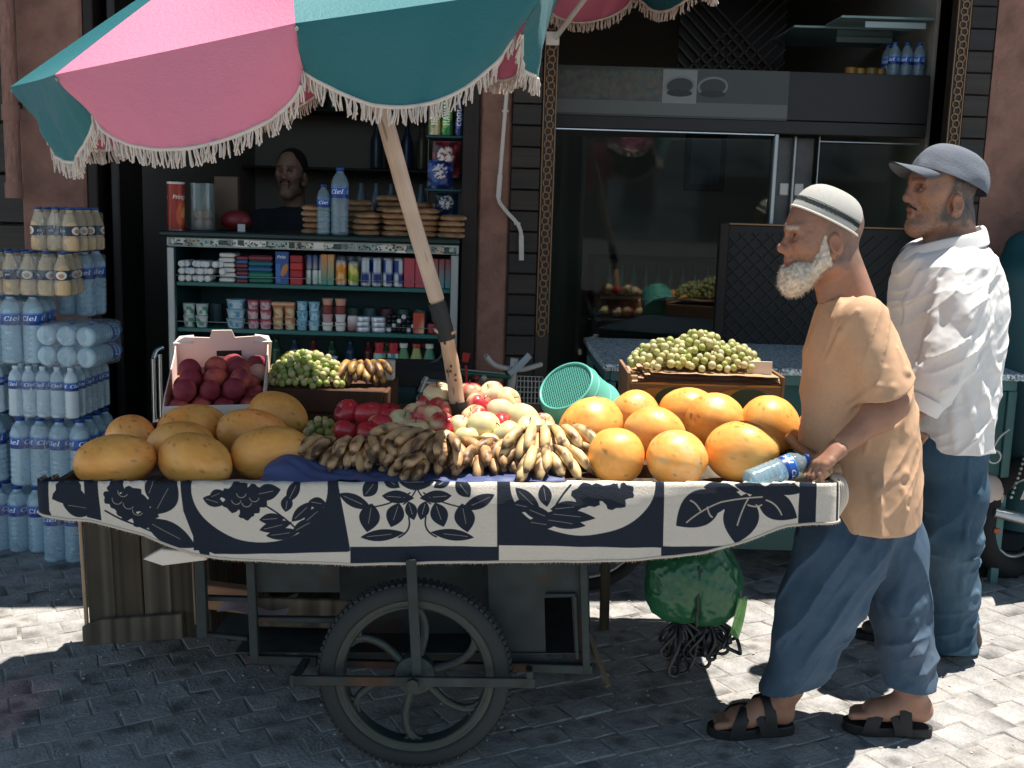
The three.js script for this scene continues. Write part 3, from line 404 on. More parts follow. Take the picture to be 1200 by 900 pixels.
// ---- a water bottle: clear plastic, water, blue label, blue cap
const wl = canvas(256, 64, (c) => { c.fillStyle = '#1d57b0'; c.fillRect(0, 0, 256, 64); c.fillStyle = '#123c86'; c.fillRect(0, 44, 256, 20); c.fillStyle = '#4f8fd6'; c.fillRect(0, 0, 256, 8); c.fillStyle = '#f2f6fa'; c.font = 'bold italic 34px serif'; for (const x of [6, 92, 178]) c.fillText('Ciel', x, 40); });
const MW = {
  pet: pmat(0xd6eef8, 0.07, { transmission: 0.8, thickness: 0 }), label: mat(0xffffff, 0.35, { map: wl }), cap: mat(0x1c4d9c, 0.4), capWhite: mat(0xcfe0ea, 0.4),
  water: pmat(0x9fd4ea, 0.05, { transmission: 0.6, thickness: 0 }),
};
function waterShape(r, h) {
  const o = [[0, 0.004], [r * 0.55, 0.0], [r * 0.85, 0.002], [r, h * 0.04]]; for (let k = 0; k < 6; k++) { const y = h * (0.08 + k * 0.075); o.push([r, y], [r * 0.94, y + h * 0.03], [r, y + h * 0.06]); }
  o.push([r * 0.965, h * 0.55], [r * 0.965, h * 0.72], [r, h * 0.735], [r * 0.97, h * 0.77], [r * 0.75, h * 0.86], [r * 0.42, h * 0.92], [r * 0.38, h * 0.93], [r * 0.38, h * 0.955]); return lathe(o, 20);
}
function waterParts(r, h) { return { body: waterShape(r, h), label: new THREE.CylinderGeometry(r * 0.985, r * 0.985, h * 0.17, 20, 1, true).translate(0, h * 0.635, 0), cap: lathe([[0, h], [r * 0.44, h], [r * 0.46, h * 0.99], [r * 0.46, h * 0.945], [0, h * 0.944]], 14) }; }
function waterBottle(label, pos, r, h, group) { const t = thing('water_bottle', label, 'bottle', group, pos), p = waterParts(r, h); mesh('bottle_body', p.body, MW.pet, t); mesh('label', p.label, MW.label, t); mesh('cap', p.cap, MW.cap, t); return t; }
{
  waterBottle('small water bottle with a blue label on the kiosk counter', [-0.904, 1.458, -5.24].map((v, i) => i === 1 ? 1.4372 : v), 0.031, 0.232).rotation.y = 1.2;
  waterBottle('large water bottle with a blue label on the kiosk counter', [-0.828, 1.452, -5.24].map((v, i) => i === 1 ? 1.4372 : v), 0.041, 0.312).rotation.y = 0.8;
  // left end of the counter
  const ct = canvas(256, 192, (c) => { c.fillStyle = '#a3301d'; c.fillRect(0, 0, 256, 192); c.fillStyle = '#c9552b'; for (const x of [70, 198]) { c.beginPath(); c.ellipse(x, 120, 36, 54, 0.3, 0, 7); c.fill(); c.fillStyle = '#e0a255'; c.beginPath(); c.ellipse(x + 6, 118, 16, 26, 0.4, 0, 7); c.fill(); c.fillStyle = '#c9552b'; } c.fillStyle = '#f1e6d2'; c.font = 'bold italic 24px sans-serif'; c.fillText('Pringles', 16, 62); c.fillText('Pringles', 144, 62); });
  const c = thing('crisp_tube', 'tall red crisp tube at the left end of the kiosk counter', 'tube', null, [-1.611, 1.444, -5.3].map((v, i) => i === 1 ? 1.4372 : v), 2.6);
  mesh('tube_body', cyl(0.04, 0.04, 0.215, 0, 0.108, 0, 26, true), mat(0xffffff, 0.35, { map: ct }), c); mesh('lid', cyl(0.0415, 0.0415, 0.01, 0, 0.22, 0, 26), mat(0xd6d2c8, 0.4), c); mesh('base', cyl(0.04, 0.04, 0.004, 0, 0.002, 0, 24), MT.alu, c);
  const j = thing('glass_jar', 'clear round jar holding a few eggs beside the crisp tube', 'jar', null, [-1.491, 1.447, -5.32].map((v, i) => i === 1 ? 1.4372 : v));
  mesh('jar_wall', lathe([[0, 0.001], [0.054, 0.001], [0.057, 0.006], [0.057, 0.222], [0.054, 0.222], [0.054, 0.008], [0, 0.006]], 28), pmat(0xe8f0f0, 0.05, { transmission: 0.92, thickness: 0 }), j);
  reseed(3); for (let k = 0; k < 6; k++) one('egg', ball(0.021, 0, 0.021, 0).scale(1, 1.18, 1), mat(0xb98d74, 0.6), 'brown egg inside the clear jar', 'egg', 'eggs in the jar', [j.position.x + 0.024 * Math.cos(k * 2.1), 1.4442 + (k > 2 ? 0.046 : 0), j.position.z + 0.024 * Math.sin(k * 2.1)], k);
  one('tea_box', speck2(cbox(0.115, 0.26, 0.06, 0, 0.13, 0, 0.003)), VC, 'dim patterned carton standing behind the jar', 'box', null, [-1.419, 1.445, -5.5].map((v, i) => i === 1 ? 1.4372 : v));
  one('red_bag', ell2(0.075, 0.05, 0.045), mat(0x7a2226, 0.4), 'squat red bag lying behind the jar', 'bag', null, [-1.357, 1.448, -5.42].map((v, i) => i === 1 ? 1.4372 : v));
  one('price_card', cbox(0.035, 0.035, 0.002, 0, 0.018, 0, 0.0004), MT.whitePaint, 'small white card leaning on the red bag', 'card', null, [-1.317, 1.451, -5.355].map((v, i) => i === 1 ? 1.4372 : v), 0.2);
  function speck2(g) { return paint(g, (x, y, z) => Math.abs(x) < 0.04 && y > 0.05 && y < 0.19 ? C(0x6d5a44) : C(0x57402e)); }
  function ell2(a, b, d) { return new THREE.SphereGeometry(1, 20, 14).scale(a, b, d).translate(0, b, 0); }
  // wall shelf at the right with tall drink cans and snack bags
  const s = thing('wall_shelf', 'narrow glass and metal shelf on the right wall of the kiosk', 'shelf');
  const sy = 1.915; mesh('shelf_board', span(-0.44, -0.265, sy - 0.012, sy, -5.62, -5.33), MT.tealDark, s); mesh('shelf_board', span(-0.44, -0.265, 1.655, 1.667, -5.62, -5.33), MT.tealDark, s); mesh('shelf_side', span(-0.447, -0.441, 1.6, 2.3, -5.62, -5.56), MT.dark, s);
  const can2 = (a, b, t) => canvas(128, 192, (c) => { c.fillStyle = a; c.fillRect(0, 0, 128, 192); c.fillStyle = b; for (let i = 0; i < 9; i++) { c.beginPath(); c.ellipse((i * 37) % 128, 60 + (i * 53) % 120, 14, 22, i, 0, 7); c.fill(); } c.save(); c.translate(40, 96); c.rotate(-Math.PI / 2); c.fillStyle = '#f2efe2'; c.font = 'bold 34px sans-serif'; c.fillText(t, -50, 10); c.translate(0, 64); c.fillText(t, -50, 10); c.restore(); });
  [[516, '#c9b58c', '#8c9a5a', 'HAWAI', 'cream and green tall drink can on the kiosk wall shelf'], [531, '#2c7d42', '#7fb24a', 'HAWAI', 'green tall drink can on the kiosk wall shelf'], [547, '#2d3560', '#5a6aa6', 'COOL', 'narrow dark blue can on the kiosk wall shelf']].forEach(([px, a, b, t, lab], i) => {
    const k = thing('drink_can', lab, 'can', null, [-0.40 + i * 0.058, sy, -5.36], 1.2); const r = i === 2 ? 0.02 : 0.0275, h = i === 2 ? 0.185 : 0.192;
    mesh('can_body', cyl(r, r, h * 0.94, 0, h * 0.48, 0, 22, true), mat(0xffffff, 0.3, { map: can2(a, b, t), metalness: 0.2 }), k); mesh('can_end', lathe([[0, h * 0.985], [r * 0.8, h * 0.985], [r * 0.82, h], [r * 0.88, h], [r, h * 0.95]], 22), MT.alu, k); mesh('can_end', lathe([[0, 0.003], [r * 0.8, 0], [r, h * 0.01]], 22), MT.alu, k);
  });
  const bag = (w, h, c1, c2, sd) => { const g = grid(24, 30, (u, v) => { const a = Math.sin(Math.PI * u), b = Math.pow(Math.sin(Math.PI * clamp(v, 0.03, 0.97)), 0.5); return [(u - 0.5) * w, v * h, 0.035 * a * b + 0.004 * noise(u * 9, v * 9, sd)]; }); paint(g, (x, y) => Math.hypot(x, y - h * 0.62) < w * 0.3 ? (noise(x * 150, y * 150, sd) > -0.1 ? C(0xd9cfc8) : C(c2)) : noise(x * 30, y * 30, sd) > 0.25 ? C(c2) : C(c1)); const k = g.clone(); k.scale(1, 1, -0.6); k.index.array.reverse(); k.computeVertexNormals(); return merge([g, k]); };
  one('snack_bag', bag(0.13, 0.17, 0x4a1420, 0x7d2430, 4), mat(0xffffff, 0.3, { vertexColors: true }), 'dark red snack bag with a white round print under the tall cans', 'snack', null, [-0.345, 1.72, -5.38]);
  one('snack_bag', bag(0.12, 0.13, 0x14275c, 0x2a4a8c, 8), mat(0xffffff, 0.3, { vertexColors: true }), 'dark blue snack bag below the red one', 'snack', null, [-0.37, 1.668, -5.35]);
  one('snack_bag', bag(0.11, 0.12, 0x16304a, 0x244a66, 12), mat(0xffffff, 0.3, { vertexColors: true }), 'dim blue bag hanging under the lower shelf board', 'snack', null, [-0.34, 1.53, -5.4]);
  // back shelves in the gloom
  const bs = thing('back_shelf', 'dark shelving along the back wall of the kiosk', 'shelf'); for (const y of [1.47, 1.83, 2.25, 2.72]) mesh('shelf_board', span(-2.03, -0.25, y - 0.02, y, -8.74, -8.3), MT.brownWood, bs);
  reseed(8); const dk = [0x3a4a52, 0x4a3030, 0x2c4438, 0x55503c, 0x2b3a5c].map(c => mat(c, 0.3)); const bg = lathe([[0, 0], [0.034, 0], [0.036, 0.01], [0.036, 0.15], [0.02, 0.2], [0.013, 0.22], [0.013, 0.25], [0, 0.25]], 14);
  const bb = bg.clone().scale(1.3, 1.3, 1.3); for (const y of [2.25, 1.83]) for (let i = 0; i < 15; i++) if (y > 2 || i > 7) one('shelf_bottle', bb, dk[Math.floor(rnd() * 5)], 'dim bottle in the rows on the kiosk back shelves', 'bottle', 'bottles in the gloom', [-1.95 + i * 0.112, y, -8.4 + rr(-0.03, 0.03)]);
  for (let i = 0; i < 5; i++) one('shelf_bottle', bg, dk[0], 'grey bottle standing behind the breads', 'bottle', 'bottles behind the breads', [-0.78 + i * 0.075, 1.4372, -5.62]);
}
// ------------------------------------------------------------------ bottled water and juice stacked by the pillar
{
  reseed(404);
  const film = pmat(0xf6fcff, 0.07, { transmission: 0.9, thickness: 0, bumpMap: rep(T.plasterBump, 5, 5), bumpScale: 0.03 });
  const juiceLab = canvas(256, 64, (c) => { c.fillStyle = '#27364e'; c.fillRect(0, 0, 256, 64); for (const x of [40, 168]) { c.fillStyle = '#e6e0d2'; c.beginPath(); c.arc(x, 32, 30, 0, 7); c.fill(); c.strokeStyle = '#1a2233'; c.lineWidth = 6; c.stroke(); c.fillStyle = '#c98c6a'; c.beginPath(); c.arc(x, 36, 14, 0, 7); c.fill(); c.fillStyle = '#dfe5ea'; c.font = 'bold 16px sans-serif'; c.fillText('JUS', x + 44, 38); } });
  const K = {
    water: { r: 0.044, h: 0.305, body: pmat(0xcbe8f5, 0.08, { transmission: 0.35, thickness: 0 }), lab: MW.label, cap: MW.cap },
    small: { r: 0.031, h: 0.222, body: pmat(0xe2f2f9, 0.1, { transmission: 0.3, thickness: 0 }), lab: MW.label, cap: MW.capWhite },
    juice: { r: 0.036, h: 0.185, body: mat(0xd9b98c, 0.22), lab: mat(0xffffff, 0.4, { map: juiceLab }), cap: mat(0x2a5a9a, 0.4) },
  };
  for (const k of Object.values(K)) k.g = waterParts(k.r, k.h);
  K.juice.g.body = lathe([[0, 0.002], [0.028, 0], [0.035, 0.008], [0.0355, 0.05], [0.031, 0.062], [0.035, 0.07], [0.035, 0.105], [0.031, 0.125], [0.019, 0.155], [0.0145, 0.168], [0.0145, 0.176]], 20);
  K.juice.g.label = cyl(0.0356, 0.0356, 0.042, 0, 0.087, 0, 20, true);
  function pack(kind, nx, nz, label, x, y, z, ry = 0, lying = false) {   // x, y, z: middle of the front at the bottom
    const k = K[kind], t = thing('bottle_pack', label, 'bottle pack', 'shrink wrapped bottle packs stacked by the pillar', [x, y, z], ry), d = k.r * 2.02;
    for (let i = 0; i < nx; i++) for (let j = 0; j < nz; j++) {
      const o = mesh('bottle', k.g.body, k.body, t);
      if (lying) { o.position.set((i - (nx - 1) / 2) * d, k.r + 0.001 + j * d, -0.002); o.rotation.x = -Math.PI / 2; } else { o.position.set((i - (nx - 1) / 2) * d + rr(-0.0015, 0.0015), 0.001, -k.r - j * d); o.rotation.set(rr(-0.015, 0.015), rr(0, 6.28), rr(-0.015, 0.015)); }
      mesh('label', k.g.label, k.lab, o); mesh('cap', k.g.cap, k.cap, o);
    }
    const w = nx * d + 0.004, dep = lying ? k.h * 0.93 : nz * d + 0.004, h = lying ? nz * d + 0.003 : k.h * 0.9, sd = rr(0, 50);
    // film: clings to the bottles, dips between them, gathers at the top
    const g = grid(96, 26, (u, v) => {
      const a = u * Math.PI * 2, p = 5, cx = Math.sign(Math.cos(a)) * Math.pow(Math.abs(Math.cos(a)), 2 / p), cz = Math.sign(Math.sin(a)) * Math.pow(Math.abs(Math.sin(a)), 2 / p);
      const top = v > 0.86 ? 1 - 0.85 * Math.pow((v - 0.86) / 0.14, 1.3) : 1, low = v < 0.05 ? 0.96 : 1, s = top * low;
      let X = cx * w / 2 * s, Z = cz * dep / 2 * s; const dip = 0.006 * (Math.abs(Math.sin(Math.PI * (X / d + nx / 2))) - 1) + 0.004 * noise(X * 26 + sd, v * 9, Z * 26);
      X += cx * dip * Math.abs(cz) ** 0 * (Math.abs(cx) > 0.98 ? 1 : 0.3); Z += cz * dip * (Math.abs(cz) > 0.98 ? 1 : 0.3);
      return [X * 1.01, Math.min(v / 0.86, 1) * h + (v > 0.86 ? 0.012 * (v - 0.86) / 0.14 + 0.004 * noise(X * 30, Z * 30, sd) : 0), Z * 1.01 - dep / 2];
    }, true);
    mesh('shrink_wrap', boxUV(g.toNonIndexed()), film, t);
  }
  pack('water', 2, 3, 'pack of large water bottles at the foot of the stack beside the wooden box', -1.94, 0, -4.637);
  pack('water', 4, 3, 'pack of large water bottles at the foot of the stack, cut by the picture edge', -2.24, 0, -4.76);
  pack('water', 4, 4, 'pack of large water bottles second from the ground, blue labels in a row', -2.025, 0.318, -4.72, -0.04);
  pack('water', 2, 3, 'pack of large water bottles second from the ground against the shutter', -2.34, 0.315, -4.8);
  pack('small', 5, 6, 'pack of small white capped water bottles, third from the ground', -2.03, 0.632, -4.7, -0.06);
  pack('small', 4, 5, 'pack of small water bottles third from the ground behind the picture edge', -2.36, 0.632, -4.78);
  pack('water', 3, 2, 'pack of water bottles lying on its side, round bottoms facing the street', -1.905, 0.862, -4.67, -0.12, true);
  pack('water', 3, 3, 'upright pack of water bottles beside the lying one, under the juice', -2.165, 0.862, -4.72, 0.1);
  pack('water', 2, 2, 'upright pack of water bottles standing behind the juice, against the pillar', -1.99, 1.048, -4.98, -0.1);
  pack('juice', 5, 3, 'pack of five wide cream juice bottles with dark round labels', -2.075, 1.162, -4.7, 0.03);
  pack('juice', 3, 4, 'topmost pack of cream juice bottles with blue caps', -1.985, 1.349, -4.76, -0.12);
}
{
  // old drain pipe and plastic conduit
  const p = thing('drain_pipe', 'rust stained drain pipe in front of the left pillar', 'pipe');
  const pm = mat(0xffffff, 0.8, { map: rep(T.plaster, 3, 6) });
  mesh('pipe_run', [cyl(0.034, 0.034, 1.7, -2.33, 2.42, -5.2, 20)], pm, p); for (const y of [1.6, 1.95, 2.5]) mesh('pipe_collar', cyl(0.04, 0.04, 0.07, -2.33, y, -5.2, 20), pm, p); mesh('pipe_bracket', cbox(0.02, 0.03, 0.12, -2.33, 1.99, -5.25), MT.rust, p);
  const c = thing('conduit', 'white plastic conduit bent across the central pillar', 'conduit'), wm = mat(0xc9c4bc, 0.5);
  const q = [[-0.051, 2.374, -5.275], [-0.069, 2.03, -5.275], [-0.085, 1.738, -5.275], [-0.09, 1.632, -5.275], [-0.056, 1.577, -5.268], [0.002, 1.516, -5.262], [0.023, 1.461, -5.262], [0.027, 1.345, -5.262]];
  mesh('conduit_run', tube(q, 0.0095, 60, 10), wm, c); mesh('sleeve', rod(q[2], q[3], 0.0125), wm, c); mesh('sleeve', rod(q[6], q[7], 0.0125), wm, c); for (const k of [1, 5]) mesh('clip', cbox(0.03, 0.012, 0.02, q[k][0], q[k][1], q[k][2] - 0.004, 0.002), wm, c);
}
// ------------------------------------------------------------------ cafe furniture behind the cart
{
  const t = thing('granite_counter', 'steel framed counter with a speckled granite top before the cafe', 'counter');
  const tl = mat(0x4d7476, 0.45, { metalness: 0.3 });
  const top = new THREE.Shape(); [[0.39, 4.66], [2.2, 4.72], [2.2, 5.6], [0.36, 5.6]].forEach(([x, y], i) => i ? top.lineTo(x, y) : top.moveTo(x, y)); top.closePath();
  const tg = new THREE.ExtrudeGeometry(top, { depth: 0.022, bevelEnabled: true, bevelSize: 0.004, bevelThickness: 0.004, bevelSegments: 1 }); tg.rotateX(-Math.PI / 2).translate(0, 0.922, 0);
  mesh('granite_top', boxUV(tg), MT.granite, t);
  mesh('frame_rail', [bar([0.42, 0.895, -4.69], [2.18, 0.895, -4.75], 0.03, 0.045), bar([0.41, 0.895, -4.7], [0.385, 0.895, -5.56], 0.03, 0.045), bar([0.4, 0.895, -5.56], [2.18, 0.895, -5.56], 0.03, 0.045)], tl, t);
  for (const [x, z] of [[0.425, -4.695], [0.39, -5.55], [2.17, -4.76]]) mesh('leg', span(x - 0.018, x + 0.018, 0.0, 0.87, z - 0.018, z + 0.018, 0.003), tl, t);
  mesh('front_panel', span(0.98, 2.15, 0.12, 0.868, -4.77, -4.755, 0.003), mat(0x1e5557, 0.35), t);
  const l = thing('lattice_screen', 'low dark lattice screen with a wooden post inside the cafe', 'screen');
  mesh('post', span(1.0, 1.045, 0.1, 1.545, -5.56, -5.5, 0.004), MT.brownWood, l); mesh('panel', span(1.046, 2.0, 0.1, 1.535, -5.55, -5.54, 0.002), MT.black, l); mesh('top_edge', span(1.02, 2.0, 1.536, 1.546, -5.56, -5.525, 0.002), MT.gilt, l);
  const lt = []; for (let i = -14; i < 20; i++) for (const s of [-1, 1]) { const x = 1.05 + i * 0.07, a = clamp(x, 1.05, 1.99), b = clamp(x + s * 1.0, 1.05, 1.99), ya = 0.5 + Math.abs(a - x), yb = 0.5 + Math.abs(b - x); if (Math.abs(a - b) > 0.03 && yb <= 1.53) lt.push(bar([a, ya, -5.536], [b, yb, -5.536], 0.014, 0.006, 0.001)); } mesh('lattice', lt, mat(0x2f3335, 0.6), l).userData.kind = 'stuff';
  // glass shelves on the cafe side wall with cans and bottles
  const gs = thing('glass_shelves', 'stepped glass shelves on the right wall inside the cafe', 'shelf'); const gm = pmat(0x9fc4c4, 0.08, { transmission: 0.55, thickness: 0 });
  for (const [y, n] of [[2.21, 0], [2.56, 1]]) { mesh('shelf_pane', span(1.56, 2.02, y - 0.006, y + 0.006, -5.95, -5.66, 0.002), gm, gs); mesh('shelf_pane', span(1.4, 2.02, y - 0.012, y, -6.6, -5.955, 0.002), gm, gs); for (const bz of [-5.7, -6.2]) mesh('bracket', cbox(0.3, 0.03, 0.012, 1.84, y - 0.028, bz, 0.002), mat(0x9fb4b6, 0.4), gs); }
  mesh('side_wall', span(2.03, 2.05, 0.1, 3.3, -8.9, -5.68), MT.interior, gs);
  const cm = [mat(0xb5762c, 0.35), mat(0xc08b34, 0.35), mat(0x8a6a30, 0.4)], cg = lathe([[0, 0], [0.026, 0], [0.03, 0.006], [0.03, 0.11], [0.025, 0.118], [0, 0.118]], 16);
  for (let i = 0; i < 4; i++) one('food_tin', cg, cm[i % 3], 'yellow brown tin on the lower glass shelf in the cafe', 'tin', 'tins on the glass shelf', [1.66 + i * 0.052, 2.217, -5.78 - (i & 1) * 0.03]);
  for (let i = 0; i < 4; i++) waterBottle('water bottle on the lower glass shelf in the cafe', [1.86 + (i % 3) * 0.062, 2.217, -5.74 - (i > 2 ? 0.1 : 0)], 0.03, 0.24, 'bottles on the glass shelf');
  // drinks cooler and a framed picture deep inside
  const dc = thing('drinks_cooler', 'dim drinks cooler deep inside the cafe', 'cooler'); mesh('cooler_body', span(0.55, 1.7, 0.1, 1.25, -8.4, -7.8), MT.black, dc); mesh('cooler_shelf', span(0.58, 1.67, 0.98, 1.0, -7.8, -7.6), MT.dark, dc);
  const gb = lathe([[0, 0], [0.03, 0], [0.032, 0.01], [0.032, 0.12], [0.013, 0.17], [0.013, 0.21], [0, 0.21]], 12), gmt = mat(0x2c5c48, 0.25); for (let i = 0; i < 12; i++) one('cooler_bottle', gb, gmt, 'green bottle in the dim cooler', 'bottle', 'green bottles in the cooler', [0.65 + i * 0.085, 1.001, -7.7]);
  const pf = thing('framed_picture', 'small dark framed picture on the cafe back wall', 'picture'); mesh('frame', span(1.3, 1.62, 1.75, 2.2, -8.88, -8.85, 0.01), MT.black, pf); mesh('print', span(1.345, 1.575, 1.8, 2.15, -8.849, -8.845), mat(0x41586a, 0.4), pf);
}
// ------------------------------------------------------------------ moped parked behind the cart
{
  const m = thing('parked_moped', 'old moped with bare metal handlebar and wire basket parked behind the cart', 'moped');
  const bk = MT.black, st = mat(0x9a9c9a, 0.35, { metalness: 0.8 }), pale = mat(0xb9bab4, 0.5), gr = mat(0x1f6a52, 0.4), z = -4.5;
  const P = (x, y, zz) => [x, y, zz];
  const wheel = (x) => { const w = mesh('wheel', new THREE.TorusGeometry(0.27, 0.028, 10, 40).translate(x, 0.3, z), mat(0x17181a, 0.9), m); mesh('rim', new THREE.TorusGeometry(0.24, 0.012, 8, 40).translate(x, 0.3, z), st, w); const sp = []; for (let i = 0; i < 16; i++) { const a = i * Math.PI / 8; sp.push(rod([x, 0.3, z], [x + 0.24 * Math.cos(a), 0.3 + 0.24 * Math.sin(a), z], 0.002, 0.002, 4)); } mesh('spokes', sp, st, w); };
  wheel(0.32); wheel(-0.84);
  mesh('frame', [rod([0.13, 0.82, z], [0.3, 0.3, z - 0.05], 0.02), rod([0.13, 0.82, z], [0.3, 0.3, z + 0.05], 0.02), tube([[0.1, 0.78, z], [-0.05, 0.5, z], [-0.35, 0.38, z], [-0.6, 0.5, z], [-0.84, 0.3, z]], 0.025, 40), rod([-0.5, 0.45, z], [-0.55, 0.83, z], 0.02)], gr, m);
  mesh('engine', [cbox(0.28, 0.18, 0.16, -0.38, 0.32, z, 0.03), cyl(0.06, 0.07, 0.1, -0.25, 0.42, z)], st, m);
  mesh('fuel_tank', new THREE.SphereGeometry(1, 20, 14).scale(0.2, 0.075, 0.09).translate(-0.2, 0.8, z), gr, m);
  mesh('seat', new THREE.SphereGeometry(1, 20, 14).scale(0.2, 0.05, 0.11).translate(-0.55, 0.9, z), bk, m);
  mesh('carrier_box', span(-0.58, -0.24, 0.82, 0.97, z - 0.02, z + 0.16, 0.03), mat(0x14181b, 0.6), m);
  mesh('steering_post', rod([-0.011, 0.769, -4.5], [0.007, 0.983, -4.5], 0.017), pale, m);
  mesh('handlebar', tube([[-0.108, 1.009, -4.36], [-0.071, 0.967, -4.4], [-0.016, 0.943, -4.48], [0.041, 0.926, -4.58], [0.121, 0.935, -4.68]], 0.011, 40), pale, m);
  mesh('handlebar_strap', tube([[-0.015, 0.925, -4.46], [0.019, 0.949, -4.47], [0.053, 0.985, -4.47], [0.069, 1.003, -4.47]], 0.015, 24, 6), mat(0xa8b4ba, 0.5), m);
  mesh('top_tube', [rod([-0.209, 0.924, -4.45], [-0.008, 0.911, -4.48], 0.012)], gr, m); mesh('rail', rod([-0.209, 0.939, -4.44], [-0.029, 0.924, -4.46], 0.005), st, m);
  mesh('brake_lamp', [rod([-0.191, 0.977, -4.4], [-0.185, 1.012, -4.4], 0.013, 0.017), rod([-0.18, 0.817, -4.4], [-0.187, 0.963, -4.4], 0.006)], mat(0xb5322c, 0.35), m);
  mesh('knob', ball(0.014, -0.145, 0.909, -4.42), mat(0x9a3430, 0.4), m); mesh('knob', ball(0.012, -0.114, 0.91, -4.42), pale, m);
  mesh('brake_cable', [tube([[-0.344, 0.959, -4.4], [-0.293, 0.988, -4.4], [-0.27, 1.026, -4.4], [-0.208, 0.953, -4.42]], 0.005, 30, 6), tube([[-0.275, 0.902, -4.4], [-0.323, 0.925, -4.4], [-0.303, 0.97, -4.4], [-0.277, 1.009, -4.4]], 0.004, 30, 6)], mat(0x3c4a46, 0.5), m);
  mesh('headlamp', [new THREE.SphereGeometry(0.032, 16, 12).translate(-0.348, 0.837, -4.3), rod([-0.357, 0.902, -4.32], [-0.219, 0.892, -4.32], 0.018), rod([-0.361, 0.864, -4.3], [-0.337, 0.923, -4.32], 0.012)], st, m);
  mesh('carburettor', [ball(0.03, -0.091, 0.852, -4.38), cyl(0.018, 0.018, 0.05, -0.125, 0.823, -4.38), ball(0.02, -0.052, 0.829, -4.36), cbox(0.07, 0.03, 0.03, -0.033, 0.85, -4.4)], st, m);
  mesh('side_box', span(-0.56, -0.36, 0.78, 0.88, z + 0.1, z + 0.2, 0.02), mat(0x1b3b3a, 0.5), m);
  // wire basket
  const bl = [], bx0 = 0.02, bx1 = 0.125, by0 = 0.72, by1 = 0.91, bz = -4.38; for (const y of [by0, 0.77, 0.82, 0.865, by1]) bl.push(rod([bx0, y, bz], [bx1, y, bz], 0.0022, 0.0022, 5), rod([bx1, y, bz], [bx1, y, bz - 0.12], 0.0022, 0.0022, 5), rod([bx0, y, bz], [bx0, y, bz - 0.12], 0.0022, 0.0022, 5), rod([bx0, y, bz - 0.12], [bx1, y, bz - 0.12], 0.0022, 0.0022, 5)); for (let i = 0; i <= 7; i++) { const x = mix(bx0, bx1, i / 7); bl.push(rod([x, by0, bz], [x, by1, bz], 0.0018, 0.0018, 5), rod([x, by0, bz - 0.12], [x, by1, bz - 0.12], 0.0018, 0.0018, 5)); } mesh('basket', bl, pale, m);
  mesh('stand', rod([-0.3, 0.3, z + 0.08], [-0.36, 0.0, z + 0.16], 0.01), bk, m);
}
// ------------------------------------------------------------------ motorbike and tarpaulin at the right edge
{
  const t = thing('parked_motorbike', 'dark motorbike under a teal cover parked by the plastered wall', 'motorbike'); const z = -4.95;
  const bk = mat(0x14171a, 0.5), pale = mat(0xb9aaa2, 0.45);
  mesh('cover', net(join([cap([2.307, 1.327, -5.05], [2.411, 0.1, -5], 0.14, 0.2), cap([2.641, 1.452, -5.05], [2.75, 0.275, -5], 0.2, 0.26), cap([2.292, 1.497, -5.1], [2.76, 1.646, -5.1], 0.05, 0.06)], 0.12), [2.0, 0.2, -5.6], [3.4, 1.8, -4.5], 0.03), mat(0x10454c, 0.6), t);
  mesh('front_shield', grid(10, 20, (u, v) => { const y = mix(0.42, 0.95, v), x = mix(2.19 + 0.07 * v, 2.5, u); return [x, y, -4.62 + 0.08 * Math.sin(v * 2) - 0.1 * u]; }), mat(0xa79a94, 0.4, { side: THREE.DoubleSide }), t);
  mesh('fairing', new THREE.SphereGeometry(1, 20, 16).scale(0.075, 0.085, 0.05).translate(2.105, 0.412, -4.75), pale, t);
  const w = mesh('wheel', new THREE.TorusGeometry(0.23, 0.05, 12, 40).rotateY(0.5).translate(2.3, 0.28, -4.85), mat(0x141517, 0.9), t); mesh('rim', new THREE.TorusGeometry(0.18, 0.012, 8, 40).rotateY(0.5).translate(2.3, 0.28, -4.84), MT.alu, w);
  const sc = []; for (let i = 0; i < 22; i++) { const a = i / 21; sc.push(ball(0.008, 2.17 + 0.045 * Math.sin(a * 2.2), 0.42 + 0.45 * a, -4.66 + 0.02 * a, 6, 5)); } mesh('studded_trim', sc, MT.alu, t);
  mesh('scroll', [new THREE.TorusGeometry(0.028, 0.006, 6, 20).translate(2.096, 0.588, -4.7), tube([[2.091, 0.634, -4.7], [2.113, 0.676, -4.7], [2.15, 0.711, -4.7]], 0.006)], MT.alu, t);
  mesh('exhaust', rod([2.12, 0.341, -4.7], [2.311, 0.301, -4.7], 0.022, 0.028), MT.alu, t); mesh('reflector', cbox(0.03, 0.02, 0.02, 2.14, 0.257, -4.7), mat(0xa04a24, 0.4), t);
  mesh('engine_block', cbox(0.4, 0.2, 0.25, 2.5, 0.36, -4.95, 0.04), bk, t); mesh('stand', rod([2.42, 0.32, -4.9], [2.36, 0.0, -4.78], 0.014), bk, t);
  one('kerb_plank', span(1.62, 2.32, 0.002, 0.07, -4.98, -4.82, 0.006), mat(0x1b2a33, 0.8, { map: rep(T.greyWood, 1, 1) }), 'dark timber plank on the ground beside the motorbike', 'plank', null);
}
